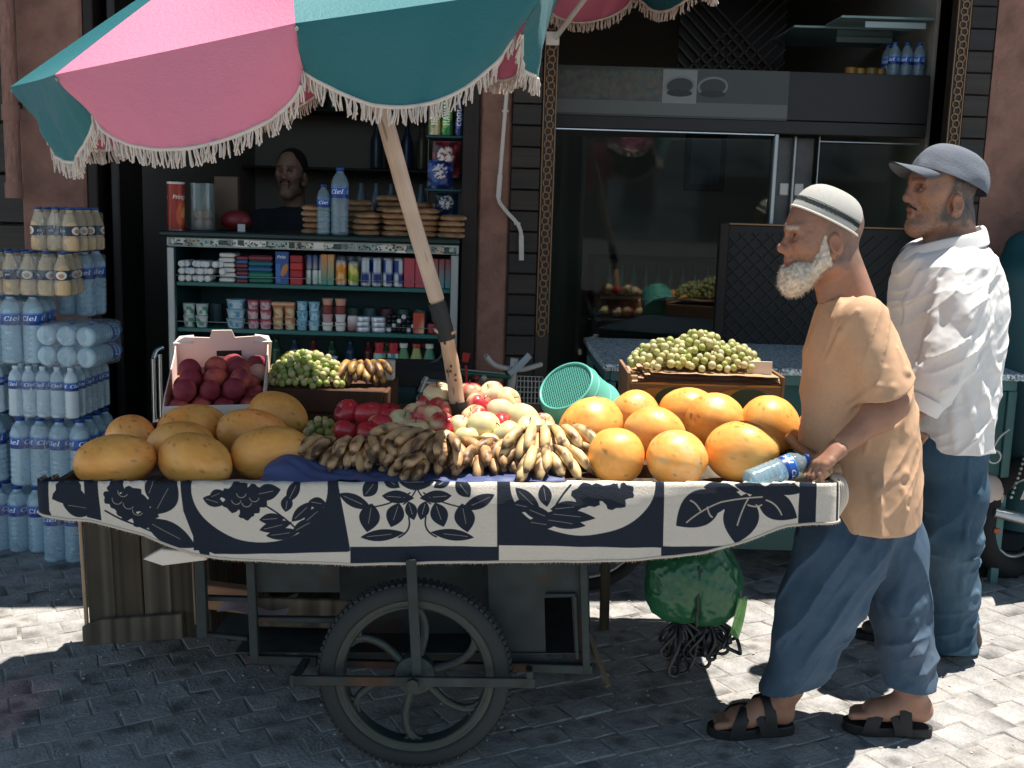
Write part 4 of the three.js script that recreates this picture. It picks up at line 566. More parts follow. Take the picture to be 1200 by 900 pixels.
// ------------------------------------------------------------------ the cart: its bed slopes up to the man who pushes it
const SL = 0.028, rimY = x => 0.844 + (x + 0.25) * SL, deckY = x => rimY(x) - 0.055;
const tilt = o => { o.position.set(-0.25, 0.285, 0); o.rotation.z = SL; return o; };
{
  const c = tilt(thing('fruit_cart', 'two wheeled wooden fruit cart with a steel underframe', 'cart'));
  const L = (x, y, z) => [x + 0.25, y - 0.285 - (x + 0.25) * SL, z], wood = [MT.greyWood, MT.greyWoodB, MT.paleWood];
  reseed(61);
  // bed of planks and a low rim
  for (let i = 0; i < 8; i++) { const z = -3.05 - i * 0.142; mesh('bed_plank', boxUV(cbox(2.17, 0.022, 0.1418, 0.075, 0.493, z, 0.0015), 1, rr(0, 1), rr(0, 1)), wood[i % 2], c); }
  mesh('rim_board', cbox(2.17, 0.09, 0.024, 0.075, 0.508, -2.972, 0.004), MT.greyWood, c); mesh('rim_board', cbox(2.17, 0.09, 0.024, 0.075, 0.512, -4.185, 0.004), MT.greyWood, c);
  for (const x of [-1.0, 1.15]) mesh('rim_board', cbox(0.024, 0.085, 1.186, x, 0.506, -3.5785, 0.004), MT.greyWoodB, c);
  for (const x of [-0.75, -0.2, 0.35, 0.9]) mesh('cross_beam', cbox(0.05, 0.05, 1.12, x, 0.455, -3.55, 0.004), MT.greyWood, c);
  // steel underframe
  const ax = (px, py0, py1, z) => [px, py0, py1, z];
  const post = (a, b, w = 0.024) => mesh('frame_post', bar(a, b, w, w, 0.002), MT.rust, c);
  post(L(-0.871, 0.614, -3.06), L(-0.873, 0.341, -3.06), 0.028); post(L(-0.722, 0.625, -3.04), L(-0.72, 0.275, -3.04), 0.024); post(L(0.225, 0.654, -3.04), L(0.24, 0.274, -3.04), 0.022);
  post(L(-0.917, 0.359, -3.86), L(-0.914, -0.032, -3.86)); post(L(0.282, 0.396, -3.86), L(0.296, 0.039, -3.86));
  const rail = (a, b, h = 0.022) => mesh('frame_rail', bar(a, b, 0.02, h, 0.002), MT.rust, c);
  rail(L(-0.742, 0.285, -3.04), L(-0.54, 0.286, -3.04), 0.026); rail(L(-0.543, 0.272, -3.06), L(0.037, 0.275, -3.06)); rail(L(0.024, 0.286, -3.04), L(0.257, 0.285, -3.04), 0.026); rail(L(-0.888, 0.351, -3.06), L(-0.742, 0.34, -3.06), 0.012); rail(L(-0.885, 0.452, -3.08), L(-0.736, 0.452, -3.08), 0.014); rail(L(-0.719, 0.404, -3.05), L(-0.472, 0.409, -3.05), 0.016);
  rail(L(-0.722, 0.287, -3.05), L(-0.912, -0.044, -3.85), 0.02); rail(L(0.24, 0.286, -3.05), L(0.297, 0.076, -3.85), 0.02);
  // sheet metal sides, one with a square opening
  const sh = (pts, hole) => { const s = new THREE.Shape(pts.map(p => new THREE.Vector2(p[0], p[1]))); if (hole) s.holes.push(new THREE.Path(hole.map(p => new THREE.Vector2(p[0], p[1])))); return boxUV(new THREE.ExtrudeGeometry(s, { depth: 0.003, bevelEnabled: false })); };
  const q = (a) => [a[0], a[1]];
  mesh('side_sheet', sh([L(-0.047, 0.641, -3.055), L(0.218, 0.649, -3.055), L(0.233, 0.288, -3.055), L(-0.038, 0.28, -3.055)].map(q), [L(0.117, 0.49, -3.055), L(0.195, 0.495, -3.055), L(0.207, 0.311, -3.055), L(0.123, 0.301, -3.055)].map(q)).translate(0, 0, -3.06), MT.rust, c);
  mesh('opening_rim', [bar(L(0.204, 0.502, -3.05), L(0.214, 0.311, -3.05), 0.012, 0.012), bar(L(0.121, 0.502, -3.05), L(0.207, 0.505, -3.05), 0.01, 0.01)], MT.rust, c);
  mesh('side_sheet', sh([L(-0.72, 0.618, -3.06), L(-0.475, 0.626, -3.06), L(-0.474, 0.485, -3.06), L(-0.721, 0.478, -3.06)].map(q)).translate(0, 0, -3.07), MT.rust, c);
  mesh('side_sheet', sh([L(-0.497, 0.581, -3.2), L(-0.037, 0.595, -3.2), L(-0.026, 0.212, -3.2), L(-0.495, 0.197, -3.2)].map(q)).translate(0, 0, -3.2), MT.rust, c);
  mesh('back_sheet', sh([L(-1.062, 0.354, -3.86), L(0.295, 0.396, -3.86), L(0.309, 0.033, -3.86), L(-1.067, -0.01, -3.86)].map(q)).translate(0, 0, -3.88), MT.rust, c);
  mesh('floor_sheet', cbox(1.02, 0.004, 0.8, L(-0.27, 0, 0)[0], L(0, 0.32, 0)[1], -3.45, 0.001), MT.rust, c);
  mesh('axle', rod([0, 0, -2.9], [0, 0, -3.96], 0.014), MT.rust, c);
  // wheels with cast curved spokes, and the bracket that carries the near one
  const wheel = (z) => {
    const w = mesh('wheel', lathe([[0.222, -0.024], [0.236, -0.032], [0.256, -0.032], [0.268, -0.024], [0.2745, -0.01], [0.2755, 0], [0.2745, 0.01], [0.268, 0.024], [0.256, 0.032], [0.236, 0.032], [0.222, 0.024], [0.222, -0.024]], 72).rotateX(Math.PI / 2), mat(0x23292b, 0.85), c); w.position.z = z; w.rotation.z = 0.35;
    const tr = []; for (let i = 0; i < 90; i++) for (const s of [-1, 1]) { const a = (i + (s > 0 ? 0.5 : 0)) / 90 * Math.PI * 2; tr.push(cbox(0.012, 0.007, 0.02, 0, 0, 0, 0.001).rotateZ(Math.PI / 2).translate(0.2722, 0, s * 0.016).rotateZ(a)); } mesh('tread', tr, mat(0x23292b, 0.9), w);
    const rm = mat(0x4a5757, 0.55, { metalness: 0.4, map: rep(T.stone, 3, 3) }), rim = mesh('rim', lathe([[0.198, -0.02], [0.204, -0.026], [0.212, -0.022], [0.223, -0.028], [0.2255, -0.024], [0.2255, 0.024], [0.223, 0.028], [0.212, 0.022], [0.204, 0.026], [0.198, 0.02], [0.198, -0.02]], 72).rotateX(Math.PI / 2), rm, w);
    for (let i = 0; i < 6; i++) { const s = []; const pts = []; for (let k = 0; k <= 8; k++) { const t = k / 8, r = mix(0.045, 0.2, t), a = 0.2 * t * t - 0.07 * Math.sin(t * 3); pts.push([r * Math.cos(a), r * Math.sin(a), 0]); } const g = tube(pts, 0.013, 16, 6); g.scale(1, 1, 0.8); s.push(g); for (const e of [-1, 1]) s.push(tube([pts[6], [0.19 * Math.cos(0.16 + e * 0.05), 0.19 * Math.sin(0.16 + e * 0.05), 0], [0.2 * Math.cos(0.19 + e * 0.12), 0.2 * Math.sin(0.19 + e * 0.12), 0]], 0.008, 8, 6)); const o = mesh('spoke', s, rm, rim); o.rotation.z = i * Math.PI / 3 + 1.0; }
    mesh('hub', lathe([[0, -0.03], [0.03, -0.03], [0.034, -0.024], [0.055, -0.02], [0.058, -0.014], [0.058, 0.014], [0.055, 0.02], [0.034, 0.024], [0.03, 0.03], [0.012, 0.032], [0, 0.032]], 32).rotateX(Math.PI / 2), rm, rim);
  };
  wheel(-2.975); wheel(-3.93);
  const bm = mat(0x3d5a5a, 0.6, { map: rep(T.metal, 2, 2), color: 0xffffff });
  mesh('wheel_bracket', [bar(L(-0.253, 0.639, -2.925), L(-0.24, 0.29, -2.925), 0.028, 0.012), bar(L(-0.593, 0.282, -2.912), L(0.089, 0.296, -2.912), 0.012, 0.028), bar(L(-0.586, 0.26, -2.912), L(-0.586, 0.3, -2.912), 0.012, 0.02), bar(L(-0.579, 0.289, -2.915), L(-0.57, 0.29, -3.03), 0.022, 0.014), bar(L(0.077, 0.279, -2.915), L(0.073, 0.329, -2.915), 0.018, 0.016), bar(L(0.074, 0.319, -2.915), L(0.074, 0.282, -3.04), 0.018, 0.014)], MT.rust, c);
  mesh('axle_nut', cyl(0.018, 0.018, 0.02, 0, 0, 0, 6).rotateX(Math.PI / 2).translate(0, 0, -2.9), MT.rust, c);
  // folded prop leg at the back and a trailing stay
  mesh('prop_leg', bar(L(0.365, 0.75, -3.9), L(0.362, 0.06, -3.92), 0.034, 0.034), MT.greyWoodB, c); mesh('stay', bar(L(0.247, 0.37, -3.1), L(0.3, 0.25, -3), 0.018, 0.01), MT.greyWoodB, c);
  // the box of old planks under the front end
  const bx = mesh('front_box', boxUV(cbox(0.36, 0.02, 0.3, L(-1.2, 0, 0)[0], L(0, 0.2, 0)[1], -3.7, 0.003)), MT.greyWoodB, c);
  for (let i = 0; i < 4; i++) { const x0 = -1.395 + i * 0.094; mesh('plank', boxUV(cbox(0.0915, 0.62 - 0.01 * i, 0.018, L(x0 + 0.047, 0, 0)[0], L(0, 0.465, 0)[1], -3.54 + 0.003 * (i & 1), 0.003), 1, rr(0, 1), rr(0, 1)), wood[i & 1], bx); }
  mesh('plank', (() => { const s = new THREE.Shape([[0, 0], [0.33, 0.03], [0.33, 0.11], [0.06, 0.085], [0, 0.06]].map(p => new THREE.Vector2(...p))); return boxUV(new THREE.ExtrudeGeometry(s, { depth: 0.022, bevelEnabled: true, bevelSize: 0.003, bevelThickness: 0.003, bevelSegments: 1 })).rotateZ(-0.01).translate(...L(-1.405, 0.115, -3.525)); })(), MT.greyWood, bx);
  mesh('box_side', cbox(0.02, 0.6, 0.3, L(-1.0, 0, 0)[0], L(0, 0.46, 0)[1], -3.7, 0.003), MT.greyWoodB, bx); mesh('box_side', cbox(0.016, 0.62, 0.3, L(-1.395, 0, 0)[0], L(0, 0.46, 0)[1], -3.71, 0.003), MT.greyWoodB, bx);
  mesh('corner_strip', cbox(0.012, 0.6, 0.012, L(-1.4, 0, 0)[0], L(0, 0.45, 0)[1], -3.525, 0.002), MT.paleWood, bx); mesh('corner_strip', cbox(0.006, 0.4, 0.008, L(-1.035, 0, 0)[0], L(0, 0.42, 0)[1], -3.524, 0.001), MT.paleWood, bx);
  // handles at the pushing end
  mesh('handle', rod(L(0.79, rimY(0.79) - 0.02, -3.06), L(0.945, rimY(0.945) + 0.028, -3.035), 0.019), MT.paleWood, c); mesh('handle', rod(L(0.79, rimY(0.79) - 0.01, -3.5), L(0.945, rimY(0.945) + 0.028, -3.5), 0.017), MT.paleWood, c); mesh('push_bar', rod(L(0.895, rimY(0.89) + 0.03, -2.99), L(0.895, rimY(0.89) + 0.03, -3.58), 0.016), MT.paleWood, c); mesh('handle_wedge', bar(L(0.86, rimY(0.86) - 0.01, -3.0), L(0.9, rimY(0.9) + 0.028, -2.99), 0.022, 0.016), MT.paleWood, c);
  mesh('handle_tip', (() => { const s = new THREE.Shape([[0, 0.004], [0.05, 0.03], [0.17, 0.022], [0.17, 0.004], [0.05, -0.012]].map(p => new THREE.Vector2(...p))); return boxUV(new THREE.ExtrudeGeometry(s, { depth: 0.02, bevelEnabled: true, bevelSize: 0.003, bevelThickness: 0.003, bevelSegments: 1 })).translate(...L(-1.001, 0.597, -2.99)); })(), mat(0xd8cfc4, 0.7), c);
  // odds and ends stowed under the bed
  one('folded_card', boxUV(cbox(0.16, 0.075, 0.05, 0, 0, 0, 0.004).rotateZ(-0.1)), MT.card, 'piece of brown cardboard stowed under the cart bed', 'cardboard', null, [-0.836, 0.41, -3.2]);
  one('paper_sheet', grid(14, 6, (u, v) => [u * 0.2, 0.012 * Math.sin(u * 7) - 0.02 * u, -v * 0.2 + 0.01 * Math.sin(u * 11)]), mat(0xb7a2aa, 0.8, { side: THREE.DoubleSide }), 'pinkish paper lying on the rail under the cart', 'paper', null, [-0.846, 0.402, -3.1]);
  one('stowed_crate', [cbox(0.3, 0.09, 0.02, 0, 0.045, 0), cbox(0.3, 0.02, 0.25, 0, 0.01, -0.13), cbox(0.02, 0.1, 0.25, -0.14, 0.05, -0.13), cbox(0.02, 0.1, 0.25, 0.14, 0.05, -0.13)], MT.greyWood, 'weathered fruit crate stowed inside the underframe', 'crate', null, [-0.62, 0.323, -3.2]);
}
// ------------------------------------------------------------------ the navy and cream towel over the front rim
{
  const K = 0.002334, S = 2.155;
  const cl = canvas(2048, 352, (c, W, H) => {
    const navy = '#1a2536', cream = '#e8dfd2'; c.fillStyle = cream; c.fillRect(0, 0, W, H); c.scale(S, S); c.translate(-50, -507);
    const R = (x0, y0, x1, y1, f) => { c.fillStyle = f; c.fillRect(x0, y0, x1 - x0, y1 - y0); };
    const poly = (p, f) => { c.fillStyle = f; c.beginPath(); p.forEach(([x, y], i) => i ? c.lineTo(x, y) : c.moveTo(x, y)); c.closePath(); c.fill(); };
    const leaf = (x, y, l, w, a, f = navy, vein = true) => { l *= 1.18; w *= 1.12; c.save(); c.translate(x, y); c.rotate(a); c.fillStyle = f; c.beginPath(); c.moveTo(-l / 2, 0); c.quadraticCurveTo(-l * 0.05, -w * 1.55, l / 2, 0); c.quadraticCurveTo(-l * 0.05, w * 1.55, -l / 2, 0); c.fill(); if (vein) { c.strokeStyle = f === navy ? '#b3a99c' : navy; c.lineWidth = 0.7; c.beginPath(); c.moveTo(-l * 0.35, 0); c.lineTo(l * 0.2, 0); c.stroke(); } c.restore(); };
    const stem = (p, w = 1.6, f = navy) => { c.strokeStyle = f; c.lineWidth = w; c.lineCap = 'round'; c.beginPath(); c.moveTo(p[0], p[1]); c.quadraticCurveTo(p[2], p[3], p[4], p[5]); c.stroke(); };
    const blob = (x, y, r, f = navy) => { c.fillStyle = f; c.beginPath(); for (let i = 0; i <= 18; i++) { const a = i / 18 * 6.283, q = r * 1.42 * (1 + 0.16 * Math.sin(a * 5 + x)); c.lineTo(x + q * Math.cos(a), y + q * 0.85 * Math.sin(a)); } c.fill(); };
    // inner part that lies on the bed
    R(50, 505, 1000, 560, navy); R(60, 512, 990, 548, '#cfc3b3');
    // left end: big peony leaves
    poly([[50, 507], [66, 507], [64, 600], [72, 620], [50, 620]], navy);
    blob(88, 580, 13); leaf(100, 596, 34, 14, 0.15); poly([[106, 560], [122, 560], [125, 612], [108, 608]], navy);
    for (const [x, y, r] of [[140, 584, 8], [150, 592, 9], [162, 582, 9], [156, 602, 8], [172, 592, 9], [144, 572, 7], [172, 612, 8], [182, 604, 7]]) { blob(x, y, r); }
    c.strokeStyle = '#b9ad9d'; c.lineWidth = 0.9; for (const [x, y] of [[145, 586], [158, 592], [168, 600], [152, 577]]) { c.beginPath(); c.arc(x, y, 6, 0.5, 3.4); c.stroke(); }
    leaf(200, 582, 44, 20, -1.05); leaf(205, 628, 58, 16, 0.5); leaf(186, 570, 24, 9, -1.2); stem([130, 600, 165, 620, 200, 632], 2);
    // first medallion
    poly([[214, 500], [232, 500], [262, 640], [254, 662], [240, 655], [222, 600]], navy); R(232, 500, 405, 648, navy); c.fillStyle = cream; c.beginPath(); c.ellipse(312, 572, 80, 66, 0, 0, 7); c.fill();
    R(250, 648, 417, 670, cream); poly([[240, 646], [415, 643], [415, 649], [256, 653]], navy);
    for (const [x, y, r] of [[282, 590, 9], [294, 582, 9], [305, 578, 8], [300, 594, 9], [288, 574, 8], [312, 588, 7], [276, 580, 6], [296, 603, 6]]) blob(x, y, r);
    c.strokeStyle = '#c4b8a8'; c.lineWidth = 0.9; for (const [x, y] of [[285, 586], [297, 589], [306, 583], [291, 578]]) { c.beginPath(); c.arc(x, y, 5.5, 0.2, 3.0); c.stroke(); }
    leaf(258, 588, 22, 8, 0.3); leaf(262, 580, 16, 7, -0.4); leaf(322, 577, 26, 11, -0.2); stem([312, 590, 335, 600, 358, 625], 1.8); for (const [x, y, l, a] of [[330, 618, 34, -0.25], [338, 627, 34, -0.15], [326, 609, 26, -0.1], [364, 617, 28, -0.5], [362, 600, 30, -0.75], [344, 590, 18, -1.4], [352, 575, 26, -1.1], [375, 604, 26, -0.7], [380, 590, 18, 0.2]]) leaf(x, y, l, 8, a);
    // second panel: symmetrical sprays
    R(403, 500, 590, 643, cream); R(417, 643, 592, 670, navy); poly([[405, 500], [403, 560], [417, 648], [403, 648], [393, 500]], navy);
    const sp = m => { c.save(); if (m) { c.translate(2 * 496, 0); c.scale(-1, 1); } for (const [x, y, l, w, a] of [[424, 588, 36, 9, 0.45], [440, 608, 30, 14, 1.75], [470, 605, 26, 12, 1.9], [474, 583, 32, 9, 0.1], [489, 600, 20, 8, 1.3], [455, 629, 44, 8, -0.1], [442, 572, 22, 10, -0.9], [466, 566, 20, 7, 0.5]]) leaf(x, y, l, w, a); stem([488, 578, 465, 594, 434, 596], 1.6); stem([496, 572, 490, 586, 480, 592], 1.6); stem([474, 632, 490, 625, 486, 608], 1.8); c.restore(); }; sp(0); sp(1); leaf(496, 566, 34, 10, 0);
    // second medallion
    R(590, 500, 785, 646, navy); c.fillStyle = cream; c.beginPath(); c.ellipse(690, 566, 85, 62, 0, 0, 7); c.fill(); R(592, 640, 785, 670, cream); poly([[592, 634], [785, 636], [785, 643], [592, 641]], navy);
    stem([652, 618, 650, 596, 676, 568], 2.2); for (const [x, y, l, a] of [[626, 585, 34, 0.75], [638, 601, 36, 0.4], [641, 614, 28, 0.15], [668, 612, 44, 0.15], [676, 604, 50, 0.1], [672, 594, 34, -0.1], [646, 580, 22, 1.4], [620, 592, 20, 0.2]]) leaf(x, y, l, 9, a); for (const [x, y, r] of [[695, 580, 12], [708, 577, 9], [727, 584, 10], [724, 576, 8], [740, 576, 7]]) blob(x, y, r);
    // right panel: vine leaves
    R(785, 500, 945, 642, cream); R(783, 641, 1000, 672, navy); c.save(); for (const [x, y, l, w, a] of [[826, 596, 56, 34, 2.5], [842, 586, 40, 26, 2.9], [876, 608, 52, 34, 1.75], [866, 590, 30, 20, 1.4], [918, 594, 46, 26, 0.5], [905, 584, 34, 18, 0.1], [890, 572, 40, 12, 0.2], [926, 572, 40, 12, 0.1], [852, 572, 36, 12, 0.1]]) { leaf(x, y, l, w * 0.72, a, navy, false); blob(x, y, Math.min(l, w) * 0.27); }
    c.restore(); for (const p of [[812, 612, 830, 596, 852, 588], [852, 588, 870, 584, 900, 582], [872, 616, 876, 600, 884, 584], [828, 598, 822, 588, 816, 586], [905, 586, 918, 590, 924, 604], [836, 594, 838, 604, 842, 606], [884, 592, 894, 596, 900, 592]]) stem(p, 1.9, '#c9bdad');
    R(943, 500, 963, 672, navy); R(963, 500, 1010, 672, cream); R(986, 500, 990, 672, navy); R(994, 500, 1010, 672, navy);
  });
  const drop = [[24, 33], [62, 40], [80, 43], [110, 45], [140, 52], [170, 62], [200, 74], [230, 85], [260, 91], [340, 94], [420, 97], [600, 95], [690, 93], [760, 90], [830, 82], [870, 72], [900, 62], [930, 50], [960, 46], [1012, 44]];
  const D = px => { let i = 0; while (i < drop.length - 2 && px > drop[i + 1][0]) i++; const a = drop[i], b = drop[i + 1]; return mix(a[1], b[1], clamp((px - a[0]) / (b[0] - a[0]), 0, 1)) * K; };
  const NU = 300, NV = 46, sheet = off => {
    const g = grid(NU, NV, (u, v) => {
      const px = mix(24, 1012, u), lx = (px - 490) * K, Dn = D(px), tot = 0.15 + Dn, s = v * tot - 0.15; let y, z;
      const r = 0.014; if (s < -r * 1.57) { const w = -s - r * 1.57, down = Math.min(w, 0.05), back = w - down; y = 0.556 + off - Math.max(0, down); z = -2.975 - back - (0.006 + off) * 0 - r; if (s > -0.05) { const t = (s + 0.05) / (0.05 - r * 1.57); } } else if (s < 0) { const a = -s / r; y = 0.556 + (r + off) * Math.cos(a) - r + 0.006; z = -2.958 - (r + off) * Math.sin(a) + 0.012 + off; } else { y = 0.562 + 0 * off - s; z = -2.946 + off + Math.min(s, 0.03) * 0.15; }
      const wave = s > 0 ? (0.010 * noise(px * 0.012, s * 4, 3) + 0.006 * noise(px * 0.035, s * 7, 9)) * Math.min(1, s / 0.06) : 0;
      z += wave; const over = px < 62 ? (62 - px) * K : px > 978 ? (px - 978) * K : 0, sd = px < 500 ? -1 : 1, RC = 0.032, an = Math.min(Math.PI / 2, over / RC); let X = over ? (sd < 0 ? (62 - 490) : (978 - 490)) * K + sd * (RC + off) * Math.sin(an) : lx; if (over) { z -= (RC + off) * (1 - Math.cos(an)) + Math.max(0, over - RC * Math.PI / 2) ; if (s < -0.02) { X += sd * -0.02 * Math.sin(an); } }
      const cr = s < 0 ? 0.002 * noise(px * 0.05, s * 30, 5) : 0;
      return [X, y + cr, z];
    });
    const uv = g.attributes.uv; for (let i = 0; i < uv.count; i++) { const px = mix(24, 1012, uv.getX(i)), s = uv.getY(i) * (0.15 + D(px)) - 0.15; uv.setXY(i, (px - 50) * S / 2048, 1 - (60 + s / K) * S / 352); } return g;
  };
  const a = sheet(0.005), b = sheet(0); b.index.array.reverse(); b.computeVertexNormals();
  const terry = rep(T.stoneBump, 60, 10);
  const tw = tilt(thing('cart_towel', 'navy and cream flowered towel hanging over the front of the fruit cart', 'towel'));
  mesh('towel_face', a, mat(0xffffff, 0.98, { map: cl, bumpMap: terry, bumpScale: 0.006, side: THREE.DoubleSide }), tw); mesh('towel_back', b, mat(0x8d8880, 0.98, { side: THREE.DoubleSide }), tw);
  // overlocked hem with short loops
  const hem = [], pr = [], p = a.attributes.position; for (let i = 0; i <= NU; i++) { const k = NV * (NU + 1) + i; pr.push([p.getX(k), p.getY(k), p.getZ(k) - 0.002]); }
  hem.push(tube(pr.filter((_, i) => i % 3 === 0), 0.0045, 240, 6)); reseed(12); for (let i = 0; i < NU; i++) for (let k = 0; k < 2; k++) { const t = pr[i], x = t[0] + k * 0.0035 + rr(-0.001, 0.001); hem.push(rod([x, t[1], t[2]], [x + rr(-0.002, 0.002), t[1] - rr(0.004, 0.01), t[2] + rr(-0.002, 0.003)], 0.0009, 0.0004, 4)); }
  mesh('hem', hem, mat(0xb9afa2, 0.95), tw);
  const fold = []; for (let k = 0; k < 4; k++) fold.push(tube([[1.165 + k * 0.005, 0.566, -3.01 - k * 0.012], [1.174 + k * 0.006, 0.556, -2.99], [1.18 + k * 0.006, 0.51, -2.985], [1.172 + k * 0.004, 0.462, -2.992 - k * 0.004]], 0.0075, 24, 8)); mesh('folded_end', fold, mat(0xcfc4b5, 0.98), tw);
}
{
  // blue plastic sheet crumpled over the rim in front of the bananas
  const g = grid(90, 36, (u, v) => { const lx = mix(-0.42, 0.42, u), sag = 0.03 * Math.sin(u * Math.PI * 2.3 + 0.6), edge = Math.sin(u * Math.PI); const z = mix(-2.975, -3.16, v), up = 0.052 * Math.exp(-Math.pow((u - 0.07) / 0.09, 2)) * Math.sin(v * 3.1) ; const cr = 0.012 * Math.abs(noise(u * 7 + v * 3, v * 4, 2)) + 0.006 * Math.abs(noise(u * 19, v * 9 + u * 8, 7)); return [lx, 0.55 + cr + up + 0.014 * v * edge + sag * 0.35 * v, z]; });
  const k = g.clone(); k.translate(0, -0.0015, 0); k.index.array.reverse(); k.computeVertexNormals();
  tilt(one('plastic_sheet', merge([g, k]), mat(0x46527c, 0.5), 'crumpled blue plastic sheet lying under the bananas on the cart edge', 'sheet', null));
}
// ------------------------------------------------------------------ under the bed: green bag and coils of rubber cord
{
  reseed(77);
  const [bx, by, bz] = [0.549, 0.508, -3.12];
  const base = join([cap([bx - 0.055, by - 0.02, bz], [bx + 0.055, by - 0.025, bz], 0.085, 0.085), cap([bx - 0.06, by + 0.05, bz], [bx + 0.06, by + 0.05, bz], 0.08, 0.08), cap([bx, by + 0.05, bz], [bx + 0.03, by + 0.13, bz], 0.1, 0.07)], 0.05);
  const f = (x, y, z) => base(x, y, z) + 0.006 * Math.abs(noise(x * 18 + y * 7, y * 9, z * 18)) * 1.6 - 0.004 + 0.004 * Math.abs(noise(x * 38 + y * 30, y * 24 - x * 20, z * 38)) + 0.002 * noise(x * 90, y * 70, z * 90) + 0.007 * Math.exp(-Math.pow((x - bx) / 0.012, 2)) * (z > bz ? 1 : 0) + 0.008 * Math.abs(noise(x * 9 + 4 + y * 8, y * 14 - x * 6, z * 9));
  const b = thing('green_bag', 'knotted green plastic bag hanging under the cart, tied with a cord', 'bag');
  mesh('bag_body', net(f, [bx - 0.2, by - 0.15, bz - 0.15], [bx + 0.2, by + 0.23, bz + 0.15], 0.006), pmat(0x245a3c, 0.3, { transmission: 0.2, thickness: 0, side: THREE.DoubleSide }), b);
  const cord = []; for (let i = 0; i < 22; i++) cord.push(new THREE.TorusGeometry(0.007, 0.0028, 5, 10).rotateY(Math.PI / 2).rotateZ(0.4).translate(bx + 0.001 * Math.sin(i), by + 0.09 - i * 0.008, bz + 0.083 + 0.008 * Math.sin(i / 21 * Math.PI))); mesh('twisted_cord', cord, mat(0x2a3430, 0.7), b);
  mesh('bag_tail', grid(10, 12, (u, v) => [bx + 0.12 + 0.03 * u - 0.02 * v, by - 0.0 - 0.12 * v, bz + 0.06 + 0.012 * Math.sin(u * 6 + v * 3)]), pmat(0x7fae72, 0.35, { transmission: 0.4, thickness: 0, side: THREE.DoubleSide }), b);
  const coil = (x, y, z, n, R, lab) => { const l = []; for (let i = 0; i < n; i++) { const a = rr(-1.1, 1.1), yw = rr(-1.2, 1.2), r = R * rr(0.55, 1.1), p = []; for (let k = 0; k < 12; k++) { const t = k / 12 * Math.PI * 2; const q = V(Math.sin(t) * r * 0.38, -r + Math.cos(t) * r, 0.01 * Math.sin(3 * t)).applyEuler(new THREE.Euler(rr(-0.03, 0.03), yw, a * 0.75)); p.push([x + q.x + rr(-0.002, 0.002), y + q.y, z + q.z]); } l.push(tube(p, 0.0055, 44, 6, true)); } l.push(tube([[x, y + 0.045, z], [x, y + 0.02, z + 0.004], [x, y - 0.005, z]], 0.005, 10, 6)); for (let i = 0; i < 4; i++) l.push(new THREE.TorusGeometry(0.017, 0.0045, 6, 16).rotateX(Math.PI / 2).translate(x, y - 0.008 * i, z)); one('rubber_cord', l, mat(0x15181b, 0.45), lab, 'cord', null); };
  coil(0.526, 0.416, -3.1, 22, 0.075, 'larger coil of black rubber cord hanging below the green bag'); coil(0.616, 0.418, -3.1, 20, 0.062, 'smaller tangle of black rubber cord beside the larger coil');
}
